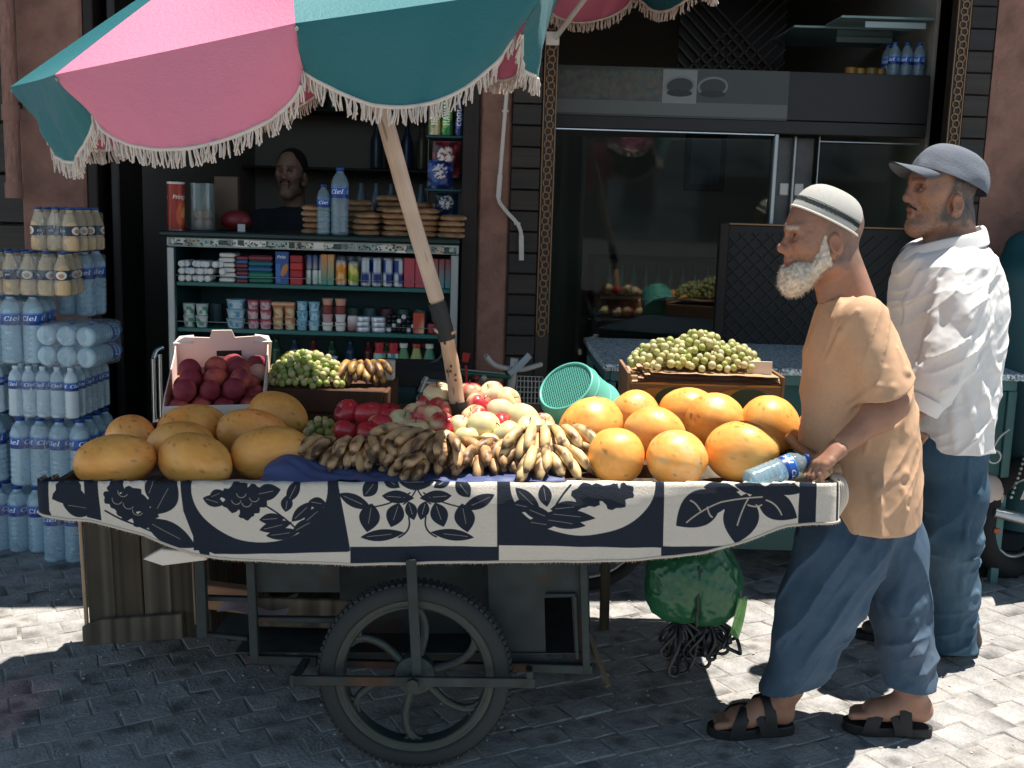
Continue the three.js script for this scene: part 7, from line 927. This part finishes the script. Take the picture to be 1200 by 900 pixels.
  // trousers: loose, gathered at the ankle
  const hip = [1.057, 0.736, -3.27], tr = join([chain([[1.046, 0.72, -3.23, 0.112], [0.996, 0.62, -3.19, 0.13], [0.947, 0.456, -3.18, 0.110], [0.907, 0.301, -3.2, 0.088], [0.871, 0.143, -3.23, 0.072]], 0.04), chain([[1.148, 0.684, -3.33, 0.115], [1.192, 0.575, -3.34, 0.112], [1.232, 0.41, -3.33, 0.092], [1.262, 0.256, -3.3, 0.070], [1.277, 0.124, -3.28, 0.062]], 0.04), cap([hip[0], hip[1] + 0.03, Z0 - 0.06], [hip[0], hip[1] + 0.03, Z0 + 0.06], 0.125)], 0.06);
  const trc = creases(tr, [[[[1.118, 0.697, -3.2], [1.051, 0.575, -3.2], [0.948, 0.411, -3.2], [0.87, 0.245, -3.2]], 0.012], [[[1.067, 0.703, -3.2], [0.998, 0.6, -3.2], [0.907, 0.45, -3.2]], 0.012], [[[1.111, 0.63, -3.2], [1.047, 0.468, -3.2], [0.971, 0.276, -3.2], [0.927, 0.175, -3.2]], 0.012], [[[0.993, 0.666, -3.2], [0.928, 0.518, -3.2], [0.87, 0.355, -3.2]], 0.011], [[[1.034, 0.628, -3.2], [0.973, 0.493, -3.2], [0.897, 0.328, -3.2]], 0.01, 1], [[[1.09, 0.63, -3.2], [1.021, 0.467, -3.2], [0.944, 0.289, -3.2]], 0.01, 1], [[[1.213, 0.575, -3.3], [1.185, 0.436, -3.3], [1.221, 0.325, -3.3]], 0.013], [[[1.278, 0.439, -3.3], [1.248, 0.382, -3.3], [1.21, 0.297, -3.3]], 0.012], [[[1.295, 0.342, -3.3], [1.268, 0.285, -3.3], [1.23, 0.227, -3.3]], 0.01], [[[1.311, 0.272, -3.3], [1.284, 0.215, -3.3], [1.248, 0.171, -3.3]], 0.009], [[[1.245, 0.603, -3.3], [1.234, 0.493, -3.3], [1.189, 0.394, -3.3]], 0.009, 1]]);
  const hemL = [0.882, 0.177, -3.23], hemR = [1.272, 0.155, -3.28];
  const front = (x, y) => sstep(0.06, -0.04, x - (mix(0.86, 1.16, clamp((y - 0.12) / 0.6, 0, 1))));
  const trf = (x, y, z) => { let d = trc(x, y, z) + 0.003 * noise(x * 10 + y * 8, y * 3 - x * 3, z * 10) + 0.0012 * noise(x * 50, y * 40, z * 50) - (front(x, y) * (0.017 * pleat(x, y, z, 0.51, 0.86, 15, 2.2, 3) + 0.008 * pleat(x, y, z, 0.42, 0.9, 30, 3.5, 8)) + (1 - front(x, y)) * (0.013 * pleat(x, y, z, -0.35, 0.93, 16, 3, 5) + sstep(0.6, 0.3, y) * 0.015 * pleat(x, y, z, 0.85, 0.5, 17, 4, 12))); const dl = (x - hemL[0]) * -0.36 + (y - hemL[1]) * 0.93, dr = (y - hemR[1]), w = x < (hemL[0] + hemR[0]) / 2 + 0.05 ? dl : dr; return smax(d, -w, 0.007); };
  mesh('trousers', net(trf, [0.62, 0.05, -3.52], [1.42, 0.95, -2.98], 0.0068, (x, y, z) => { const k = 0.9 + 0.28 * fbm(x * 7, y * 7, z * 7, 3) + 0.08 * noise(x * 160, y * 160, z * 160), d = sstep(0.1, 0.5, fbm(x * 4 + 7, y * 4, z * 4, 3)); return [mix(0.048, 0.085, d) * k, mix(0.092, 0.13, d) * k, mix(0.15, 0.19, d) * k]; }), mat(0xffffff, 0.9, { vertexColors: true }), man);
  // sandals
  const sb = mat(0x121416, 0.6, { side: THREE.DoubleSide });
  for (const [h, t, lift] of [[heL, toL, 0], [heR, toR, 0]]) { const s = mesh('sandal', soleGeo(h, t, 0.024, 0.05), sb, man); for (const q of [[0.32, 0.05, 0.74, -0.05, 0.098, 0.023], [0.34, -0.05, 0.76, 0.05, 0.094, 0.023], [0.28, 0.05, 0.4, -0.05, 0.128, 0.018]]) mesh('strap', strap(h, t, ...q), sb, s); }
  // beard, close and white, with loose hairs
  const bd = join([ell([-0.122, -0.08, 0], [0.046, 0.044, 0.056]), ell([-0.136, -0.106, 0], [0.042, 0.042, 0.046]), cap([-0.062, -0.045, 0.058], [-0.115, -0.09, 0.034], 0.021, 0.034), cap([-0.062, -0.045, -0.058], [-0.115, -0.09, -0.034], 0.021, 0.034), cap([-0.066, 0.024, 0.069], [-0.07, -0.035, 0.062], 0.008, 0.018), cap([-0.066, 0.024, -0.069], [-0.07, -0.035, -0.062], 0.008, 0.018)], 0.022), mo = ell([-0.166, -0.052, 0], [0.03, 0.0165, 0.03]);
  const bf = (x, y, z) => smax(bd(x, y, z), -mo(x, y, z), 0.006) + 0.004 * noise(x * 70, y * 70, z * 70) + 0.0025 * noise(x * 170, y * 130, z * 170);
  const bg = net(xf(HM)(bf), [hc[0] - 0.24, hc[1] - 0.18, Z0 - 0.12], [hc[0] + 0.06, hc[1] + 0.1, Z0 + 0.12], 0.0034), bp = bg.attributes.position, bn = bg.attributes.normal; reseed(55); const hairs = [];
  for (let i = 0; i < 2600; i++) { const k = Math.floor(rnd() * bp.count), x = bp.getX(k), y = bp.getY(k), z = bp.getZ(k), n = V(bn.getX(k), bn.getY(k), bn.getZ(k)).add(V(rr(-0.5, 0.3), -0.9 + rr(-0.3, 0.3), rr(-0.4, 0.4))).normalize(), L = rr(0.007, 0.016), g = new THREE.ConeGeometry(0.0007, L, 3, 1, true); g.applyQuaternion(new THREE.Quaternion().setFromUnitVectors(V(0, 1, 0), n)); hairs.push(g.translate(x + n.x * L * 0.4, y + n.y * L * 0.4, z + n.z * L * 0.4)); }
  const bAll = merge([bg, ...hairs]); paint(bAll, (x, y, z) => { const k = 0.88 + 0.25 * noise(x * 120, y * 90, z * 120); return [0.74 * k, 0.65 * k, 0.53 * k]; }); mesh('beard', bAll, mat(0xffffff, 0.85, { vertexColors: true }), man);
  // knitted cap, tipped back
  const rc = [-0.042, 0.07], dir = [0.886, -0.463], nr = [0.463, 0.886];
  const dome = (off, t0, t1, n) => { const g = grid(96, n, (u, v) => { const th = u * Math.PI * 2, t = mix(t0, t1, v), a = t * Math.PI / 2, rad = Math.pow(Math.cos(a), 0.62), h = 0.092 * Math.sin(a), rib = 0.0007 * Math.sin(u * 96 * Math.PI), A = (0.104 + off) * rad + rib, B = (0.084 + off) * rad + rib, e = A * Math.cos(th), q = V(rc[0] + dir[0] * e + nr[0] * h, rc[1] + dir[1] * e + nr[1] * h + off, B * Math.sin(th)).applyMatrix4(HM); return [q.x, q.y, q.z]; }, true); return g; };
  const kc = dome(0.002, -0.04, 0.985, 90), ku = kc.attributes.uv, cc = new Float32Array(ku.count * 3); for (let i = 0; i < ku.count; i++) { const v = ku.getY(i), u = ku.getX(i), st = v > 0.115 && v < 0.245, hatch = (Math.floor(u * 150) + Math.floor(v * 110)) % 3 === 0 && (v < 0.14 || v > 0.215); const c = st && !hatch ? [0.02, 0.035, 0.04] : [0.70, 0.70, 0.66], k = 0.92 + 0.08 * Math.sin(v * 260) * Math.sin(u * 480); cc.set(c.map(q => q * k), i * 3); } kc.setAttribute('color', new THREE.BufferAttribute(cc, 3));
  const cp = mesh('knitted_cap', kc, mat(0xffffff, 0.95, { vertexColors: true, bumpMap: rep(T.stoneBump, 20, 8), bumpScale: 0.004, side: THREE.DoubleSide }), man); const rimP = []; for (let i = 0; i < 40; i++) { const th = i / 40 * Math.PI * 2, e = 0.107 * Math.cos(th), q = V(rc[0] + dir[0] * e - nr[0] * 0.004, rc[1] + dir[1] * e - nr[1] * 0.004, 0.087 * Math.sin(th)).applyMatrix4(HM); rimP.push([q.x, q.y, q.z]); } mesh('cap_edge', tube(rimP, 0.0035, 120, 6, true), mat(0xd8d5cc, 0.95), cp);
}
// ---------------------------------------------------------------- the man in the white shirt
{
  const man = thing('person', 'person in grey baseball cap, white shirt and jeans standing behind the cart pusher', 'person');
  const opt = { fy: 0.026, w: 1.04, hair: [0.045, 0.042, 0.042, 0.85], stubble: [0.1, 0.085, 0.075, 0.3], brows: [0.035, 0.03, 0.027], lidMat: mat(0x5f4032, 0.6) }, skin = [0.33, 0.175, 0.115], Z0 = -3.93;
  const HM = place([1.524, 1.649, -3.93], 0.18, 0.03 - 0.02, 1.07), inv = HM.clone().invert(), hf = xf(HM)(headField(opt)), hc = [1.524, 1.649, -3.93], nB = [1.538, 1.496, -3.93];
  const neck = join([cap(V(0.005, -0.03, 0).applyMatrix4(HM).toArray(), nB, 0.066, 0.074), cap(V(-0.04, -0.06, 0).applyMatrix4(HM).toArray(), [1.48, 1.47, -3.93], 0.05, 0.055)], 0.03);
  const sk = skinPaint(skin, opt, inv);
  const gHead = net((x, y, z) => smax(smin(hf(x, y, z), neck(x, y, z), 0.03), nB[1] - 0.04 - y, 0.004), [hc[0] - 0.23, nB[1] - 0.06, Z0 - 0.13], [hc[0] + 0.15, hc[1] + 0.22, Z0 + 0.13], 0.0038, sk);
  const shL = [1.525, 1.408, -3.75], elL = [1.455, 1.164, -3.68], wrL = [1.376, 0.983, -3.67], shR = [1.597, 1.386, -4.12], elR = [1.598, 1.101, -4.18], wrR = [1.523, 0.914, -4.15];
  const bod = join([chain([[shL[0] - 0.02, shL[1] - 0.03, shL[2] - 0.05, 0.035], [...elL, 0.04], [...wrL, 0.031], [1.327, 0.917, -3.66, 0.03]], 0.02), chain([[...shR, 0.04], [...elR, 0.045], [...wrR, 0.03]], 0.02), chain([[shL[0] - 0.02, shL[1] - 0.03, shL[2] - 0.05, 0.035], [nB[0], nB[1] - 0.1, Z0, 0.07], [...shR, 0.035]], 0.03), chain([[nB[0], nB[1] - 0.04, Z0, 0.06], [1.55, 1.17, -3.93, 0.1], [1.573, 0.798, -3.93, 0.1]], 0.04), chain([[1.573, 0.735, -3.86, 0.08], [1.641, 0.09, -3.88, 0.045], [1.639, 0.042, -3.89, 0.04]], 0.03), chain([[1.567, 0.702, -4, 0.08], [1.623, 0.037, -4.05, 0.045]], 0.03)], 0.03);
  const gB = net(bod, [1.2, 0.04, -4.35], [2.0, 1.55, -3.5], 0.01, sk);
  const fg = [0, 1, 2, 3].map(i => chain([[1.31, 0.907, -3.66, 0.012], [mix(1.36, 1.385, i / 3), 0.87 + 0.004 * i, -3.7 + 0.022 * i, 0.0095], [mix(1.35, 1.37, i / 3), 0.845 + 0.003 * i, -3.7 + 0.022 * i, 0.008]], 0.006)), gHand = net(join([cap([1.34, 0.941, -3.67], [1.312, 0.906, -3.665], 0.03, 0.03), ...fg], 0.012), [1.28, 0.78, -3.78], [1.5, 1.02, -3.58], 0.0045, sk);
  mesh('body', [gHead, gB, gHand], mat(0xffffff, 0.55, { vertexColors: true }), man);
  eyes(opt, HM, man);
  const ms = net(xf(HM)(join([cap([-0.161, -0.0285 + opt.fy, 0.003], [-0.15, -0.043 + opt.fy, 0.027], 0.007, 0.0048), cap([-0.161, -0.0285 + opt.fy, -0.003], [-0.15, -0.043 + opt.fy, -0.027], 0.007, 0.0048)], 0.006)), [hc[0] - 0.22, hc[1] - 0.08, Z0 - 0.08], [hc[0] - 0.08, hc[1] + 0.06, Z0 + 0.08], 0.003); mesh('moustache', ms, mat(0x2c231e, 0.85), man);
  // shirt
  const Rw = (py, f, b, w) => row(f, b, Z0, w);
  const rows = [row([1.45, 0.715, -3.93], [1.716, 0.723, -3.93], Z0, 0.232), row([1.437, 0.797, -3.93], [1.708, 0.805, -3.93], Z0, 0.228), row([1.405, 0.881, -3.93], [1.715, 0.89, -3.93], Z0, 0.22), row([1.373, 1.004, -3.93], [1.724, 1.015, -3.93], Z0, 0.205), row([1.353, 1.164, -3.93], [1.729, 1.175, -3.93], Z0, 0.205), row([1.342, 1.301, -3.93], [1.725, 1.312, -3.93], Z0, 0.205), row([1.342, 1.4, -3.93], [1.706, 1.411, -3.93], Z0, 0.2), row([1.356, 1.448, -3.93], [1.691, 1.47, -3.93], Z0, 0.172), row([1.389, 1.488, -3.93], [1.653, 1.514, -3.93], Z0, 0.125), row([1.423, 1.507, -3.93], [1.621, 1.537, -3.93], Z0, 0.09)];
  const tors = loft(rows), cuff = [1.385, 0.988, -3.68], sl = chain([[1.538, 1.415, -3.79, 0.078], [1.499, 1.294, -3.73, 0.08], [1.46, 1.161, -3.7, 0.076], [1.42, 1.057, -3.69, 0.066], [1.379, 0.962, -3.69, 0.056]], 0.04), sl2 = chain([[1.597, 1.389, -4.08, 0.08], [1.594, 1.102, -4.17, 0.075], [1.548, 0.914, -4.15, 0.055]], 0.04);
  const slc = cutEnd(sl, [1.375, 0.97, -3.68], sub3([1.375, 0.97, -3.68], [1.416, 1.058, -3.68]), 0.006);
  let base = (x, y, z) => smin(smin(tors(x, y, z), slc(x, y, z), 0.045), sl2(x, y, z), 0.045);
  base = creases(base, [[[[1.588, 1.421, -3.8], [1.538, 1.333, -3.8], [1.513, 1.229, -3.8]], 0.010], [[[1.624, 1.35, -3.8], [1.589, 1.261, -3.8], [1.518, 1.17, -3.8]], 0.011], [[[1.602, 1.217, -3.8], [1.552, 1.186, -3.8], [1.471, 1.109, -3.8]], 0.009], [[[1.584, 1.157, -3.8], [1.524, 1.111, -3.8], [1.451, 1.064, -3.8]], 0.008], [[[1.618, 1.114, -3.8], [1.655, 1.094, -3.8], [1.681, 1.131, -3.8]], 0.010], [[[1.56, 1.097, -3.8], [1.6, 0.994, -3.8], [1.645, 0.889, -3.8]], 0.011], [[[1.534, 1.066, -3.8], [1.569, 0.947, -3.8], [1.613, 0.852, -3.8]], 0.009], [[[1.513, 1.036, -3.8], [1.511, 0.931, -3.8], [1.525, 0.84, -3.8]], 0.009], [[[1.666, 1.07, -3.8], [1.66, 0.98, -3.8], [1.634, 0.889, -3.8]], 0.009], [[[1.557, 1.377, -3.8], [1.527, 1.288, -3.8], [1.511, 1.185, -3.8]], 0.009, 1], [[[1.593, 1.068, -3.8], [1.619, 0.979, -3.8], [1.637, 0.913, -3.8]], 0.009, 1], [[[1.431, 1.388, -3.8], [1.412, 1.27, -3.8], [1.405, 1.122, -3.8]], 0.009], [[[1.385, 1.415, -3.8], [1.363, 1.327, -3.8], [1.362, 1.21, -3.8]], 0.008], [[[1.582, 1.479, -3.8], [1.557, 1.435, -3.8], [1.503, 1.39, -3.8]], 0.008], [[[1.657, 1.248, -3.8], [1.634, 1.188, -3.8], [1.585, 1.143, -3.8]], 0.01, 1], [[[1.485, 1.11, -3.8], [1.46, 1.064, -3.8], [1.418, 1.039, -3.8]], 0.007]]);
  const hemY = rows[1][0] - 0.008, hole = join([cap([1.518, 1.516, -3.93], [1.494, 1.648, -3.93], 0.074, 0.09), cap([1.46, 1.499, -3.93], [1.419, 1.557, -3.93], 0.045, 0.05)], 0.02);
  const sleeveMask = (x, y) => sstep(0.06, -0.05, x - mix(1.5, 1.72, clamp((y - 0.95) / 0.5, 0, 1)));
  const sf = (x, y, z) => { let d = base(x, y, z) + 0.003 * noise(x * 8 + y * 6, y * 6 - x * 4, z * 8) + 0.0008 * noise(x * 60, y * 60, z * 60) - (sleeveMask(x, y) * (0.013 * pleat(x, y, z, 0.55, 0.83, 13, 3, 31) + 0.008 * pleat(x, y, z, 0.9, 0.43, 24, 5, 36)) + (1 - sleeveMask(x, y)) * (0.014 * pleat(x, y, z, -0.42, 0.9, 12, 2.5, 41) + 0.009 * pleat(x, y, z, 0.75, 0.66, 20, 4, 47))); d = smax(d, hemY + 0.01 * Math.sin(x * 9) - y, 0.005); return smax(d, -hole(x, y, z), 0.008); };
  const white = mat(0xffffff, 0.88, { vertexColors: true }), wc = (x, y, z) => { const k = 0.96 + 0.07 * fbm(x * 8, y * 8, z * 8, 3) + 0.03 * noise(x * 150, y * 150, z * 150); return [0.76 * k, 0.755 * k, 0.75 * k]; };
  const sm = mesh('shirt', net(sf, [1.2, hemY - 0.04, -4.34], [2.05, 1.58, -3.52], 0.0068, wc), white, man);
  // collar: a folded band round the neck with two points in front
  const cN = [1.523, 1.531, -3.93], col = side => grid(26, 8, (u, v) => { const a = Math.PI * (0.02 + 0.9 * u), tip = sstep(0.72, 1, u), R0 = 0.096 + 0.028 * u, ry = -0.05 * u - 0.032 * u * u, out = v * (0.03 + 0.012 * tip), dn = v * v * (0.045 + 0.035 * tip) - 0.012 * Math.sin(v * Math.PI); return [cN[0] + (R0 + out) * Math.cos(a) - 0.012 * u - tip * v * 0.012, cN[1] + 0.045 + ry - dn, cN[2] + side * (R0 + out * 0.9) * Math.sin(a) * (1 - 0.12 * u) + side * tip * v * 0.008]; });
  for (const s of [1, -1]) { const g = col(s), k = g.clone(); k.translate(0, -0.003, 0); mesh('collar', paint(merge([g, k]), wc), mat(0xffffff, 0.88, { vertexColors: true, side: THREE.DoubleSide }), sm); }
  const cuffG = []; const cd = nrm3(sub3([1.375, 0.97, -3.68], [1.416, 1.058, -3.68])); cuffG.push(new THREE.CylinderGeometry(0.063, 0.066, 0.05, 28, 2, true).applyQuaternion(new THREE.Quaternion().setFromUnitVectors(V(0, 1, 0), V(...cd))).translate(1.382, 0.985, -3.68)); function nrm3(a) { const l = Math.hypot(...a); return a.map(v => v / l); }
  mesh('cuff', paint(merge(cuffG), wc), mat(0xffffff, 0.88, { vertexColors: true, side: THREE.DoubleSide }), sm);
  // jeans
  const jn = join([chain([[1.578, 0.776, -3.86, 0.108], [1.591, 0.629, -3.85, 0.104], [1.607, 0.437, -3.86, 0.088], [1.629, 0.241, -3.87, 0.082], [1.65, 0.054, -3.88, 0.084]], 0.04), chain([[1.566, 0.744, -4, 0.108], [1.586, 0.515, -4.03, 0.095], [1.599, 0.309, -4.05, 0.085], [1.618, 0.02, -4.05, 0.084]], 0.04), cap([1.541, 0.812, -3.86], [1.597, 0.783, -4], 0.13, 0.13)], 0.04);
  const jc = creases(jn, [[[[1.698, 0.443, -3.85], [1.645, 0.415, -3.85], [1.583, 0.423, -3.85]], 0.010], [[[1.702, 0.395, -3.85], [1.656, 0.365, -3.85], [1.603, 0.369, -3.85]], 0.009], [[[1.687, 0.49, -3.85], [1.646, 0.473, -3.85], [1.6, 0.497, -3.85]], 0.009], [[[1.719, 0.186, -3.85], [1.669, 0.158, -3.85], [1.599, 0.176, -3.85]], 0.010], [[[1.725, 0.127, -3.85], [1.669, 0.099, -3.85], [1.587, 0.11, -3.85]], 0.010], [[[1.646, 0.724, -3.85], [1.622, 0.661, -3.85], [1.6, 0.566, -3.85]], 0.008], [[[1.577, 0.784, -3.85], [1.6, 0.566, -3.85], [1.618, 0.312, -3.85], [1.636, 0.079, -3.85]], 0.004], [[[1.71, 0.315, -3.85], [1.676, 0.282, -3.85], [1.634, 0.274, -3.85]], 0.008]]);
  const jb = [1.652, 0.04, -3.88][1]; mesh('jeans', net((x, y, z) => smax(jc(x, y, z) + 0.002 * noise(x * 12, y * 6 + x * 6, z * 12) - (0.014 * Math.max(sstep(0.14, 0.04, Math.abs(y - 0.47)), sstep(0.3, 0.12, y)) * pleat(x, y, z, 0.92, 0.38, 20, 6, 51) + 0.009 * pleat(x, y, z, 0.2, 0.98, 13, 2.5, 55)), jb + 0.006 * noise(x * 12, 0, z * 12) - y, 0.01), [1.3, 0.0, -4.3], [1.95, 1.0, -3.66], 0.0072, (x, y, z) => { const k = 0.9 + 0.25 * fbm(x * 8, y * 8, z * 8, 3) + 0.12 * noise(x * 220, y * 60, z * 220), d = sstep(0.05, 0.45, fbm(x * 5, y * 3 + 4, z * 5, 3)); return [mix(0.032, 0.075, d) * k, mix(0.085, 0.14, d) * k, mix(0.14, 0.2, d) * k]; }), mat(0xffffff, 0.9, { vertexColors: true }), man);
  // shoes
  for (const [x, z, r] of [[1.675, 0, -3.93].filter((_, i) => i !== 1).concat(0.06), [1.56, -4.08, 0.1]]) { const h = [x + 0.065, 0.028, z], t = [x - 0.205, 0.022, z + r * 0.2]; const up = net(join([cap([h[0] - 0.01, 0.05, z], [x - 0.02, 0.055, z], 0.04, 0.043), cap([x - 0.02, 0.055, z], [t[0] + 0.045, 0.04, t[2]], 0.043, 0.03), cap([h[0] - 0.02, 0.06, z], [h[0] - 0.025, 0.11, z], 0.042, 0.045)], 0.03), [t[0] - 0.03, 0.0, z - 0.09], [h[0] + 0.07, 0.17, z + 0.1], 0.006); const s = mesh('shoe', up, mat(0x2a2624, 0.6), man); mesh('shoe_sole', soleGeo([h[0] + 0.005, 0, h[2]], [t[0] + 0.005, 0, t[2]], 0.02, 0.045), mat(0x15171a, 0.7), s); }
  // baseball cap
  const denim = mat(0x6d7480, 0.9, { bumpMap: rep(T.stoneBump, 12, 6), bumpScale: 0.003, side: THREE.DoubleSide }), rc = [-0.025, 0.074], dd = [0.936, -0.352], nn = [0.352, 0.936];
  const crown = grid(72, 30, (u, v) => { const th = u * Math.PI * 2, a = v * Math.PI / 2, rad = Math.pow(Math.cos(a), 0.72), h = 0.112 * Math.sin(a), seam = 0.0016 * Math.pow(Math.abs(Math.cos(th * 3)), 24), e = (0.134 * rad + seam) * Math.cos(th) + 0.005 * noise(Math.cos(th) * 3, v * 4, Math.sin(th) * 3) * (1 - v), q = V(rc[0] + dd[0] * e + nn[0] * h, rc[1] + dd[1] * e + nn[1] * h, (0.096 * rad + seam) * Math.sin(th) + 0.004 * noise(th, v * 5, 2) * (1 - v)).applyMatrix4(HM); return [q.x, q.y, q.z]; }, true);
  const cp = mesh('baseball_cap', crown, denim, man);
  const brim = (o) => grid(30, 14, (u, v) => { const s = u * 2 - 1, c = Math.sqrt(Math.max(0, 1 - s * s * 0.97)), z = s * 0.082 * (1 - 0.1 * v), x0 = rc[0] - 0.124 * Math.sqrt(Math.max(0, 1 - Math.pow(s * 0.82, 2))), x = x0 - 0.085 * v * Math.pow(c, 0.55), y = 0.118 + (x0 + 0.146) * -0.28 + 0.012 * v - 0.036 * s * s * (0.3 + 0.7 * v) + o, q = V(x, y, z).applyMatrix4(HM); return [q.x, q.y, q.z]; }); const b0 = brim(0.0025), b1 = brim(-0.0015); mesh('brim', [b0, b1], denim, cp); mesh('button', ball(0.008, ...V(rc[0] + nn[0] * 0.11, rc[1] + nn[1] * 0.11, 0).applyMatrix4(HM).toArray()), denim, cp);
}
// ---------------------------------------------------------------- the shopkeeper in the gloom of the kiosk
{
  const man = thing('person', 'person with a dark moustache standing in the gloom behind the kiosk counter', 'person'), opt = { fy: 0.015, hair: [0.03, 0.027, 0.025, 1], brows: [0.03, 0.025, 0.022], lidMat: mat(0x5f4032, 0.6) };
  const HM = place([-1.28, 1.708, -6.45], Math.PI / 2 - 0.15, 0, 1.0), hc = [-1.28, 1.708, -6.45], inv = HM.clone().invert(), sk = skinPaint([0.3, 0.17, 0.11], opt, inv), hf = xf(HM)(headField(opt)), nk = cap([hc[0], hc[1] - 0.03, hc[2]], [hc[0], hc[1] - 0.2, hc[2] - 0.01], 0.055, 0.065);
  const g = net((x, y, z) => smax(smin(hf(x, y, z), nk(x, y, z), 0.03), hc[1] - 0.19 - y, 0.004), [hc[0] - 0.13, hc[1] - 0.22, hc[2] - 0.14], [hc[0] + 0.13, hc[1] + 0.22, hc[2] + 0.24], 0.0055, sk); mesh('body', g, mat(0xffffff, 0.6, { vertexColors: true }), man); eyes(opt, HM, man);
  mesh('moustache', net(xf(HM)(cap([-0.152, -0.033 + opt.fy, -0.022], [-0.152, -0.033 + opt.fy, 0.022], 0.008)), [hc[0] - 0.08, hc[1] - 0.08, hc[2] + 0.08], [hc[0] + 0.08, hc[1] + 0.04, hc[2] + 0.22], 0.004), mat(0x14110f, 0.8), man);
  mesh('hair', net(xf(HM)((x, y, z) => smax(ell([-0.03, 0.075, 0], [0.112, 0.1, 0.083])(x, y, z), 0.055 - 0.9 * (x + 0.1) - y, 0.01)), [hc[0] - 0.13, hc[1] - 0.05, hc[2] - 0.14], [hc[0] + 0.13, hc[1] + 0.22, hc[2] + 0.2], 0.006), mat(0x12100f, 0.8), man);
  mesh('dark_shirt', net(join([cap([hc[0] - 0.16, hc[1] - 0.25, hc[2]], [hc[0] + 0.16, hc[1] - 0.25, hc[2]], 0.075, 0.075), cap([hc[0], hc[1] - 0.3, hc[2]], [hc[0], 0.75, hc[2]], 0.15, 0.17), cap([hc[0] - 0.2, hc[1] - 0.26, hc[2]], [hc[0] - 0.27, 1.2, hc[2] + 0.06], 0.07, 0.055), cap([hc[0] + 0.2, hc[1] - 0.26, hc[2]], [hc[0] + 0.27, 1.2, hc[2] + 0.06], 0.07, 0.055)], 0.06), [hc[0] - 0.4, 0.5, hc[2] - 0.24], [hc[0] + 0.4, hc[1] - 0.1, hc[2] + 0.26], 0.012), mat(0x23262b, 0.9), man);
  mesh('trousers', net(join([cap([hc[0] - 0.09, 0.85, hc[2]], [hc[0] - 0.1, 0.15, hc[2]], 0.11, 0.08), cap([hc[0] + 0.09, 0.85, hc[2]], [hc[0] + 0.1, 0.15, hc[2]], 0.11, 0.08)], 0.05), [hc[0] - 0.25, 0.05, hc[2] - 0.16], [hc[0] + 0.25, 1.0, hc[2] + 0.16], 0.016), mat(0x1c1f24, 0.9), man);
}
renderer.render(scene, camera);
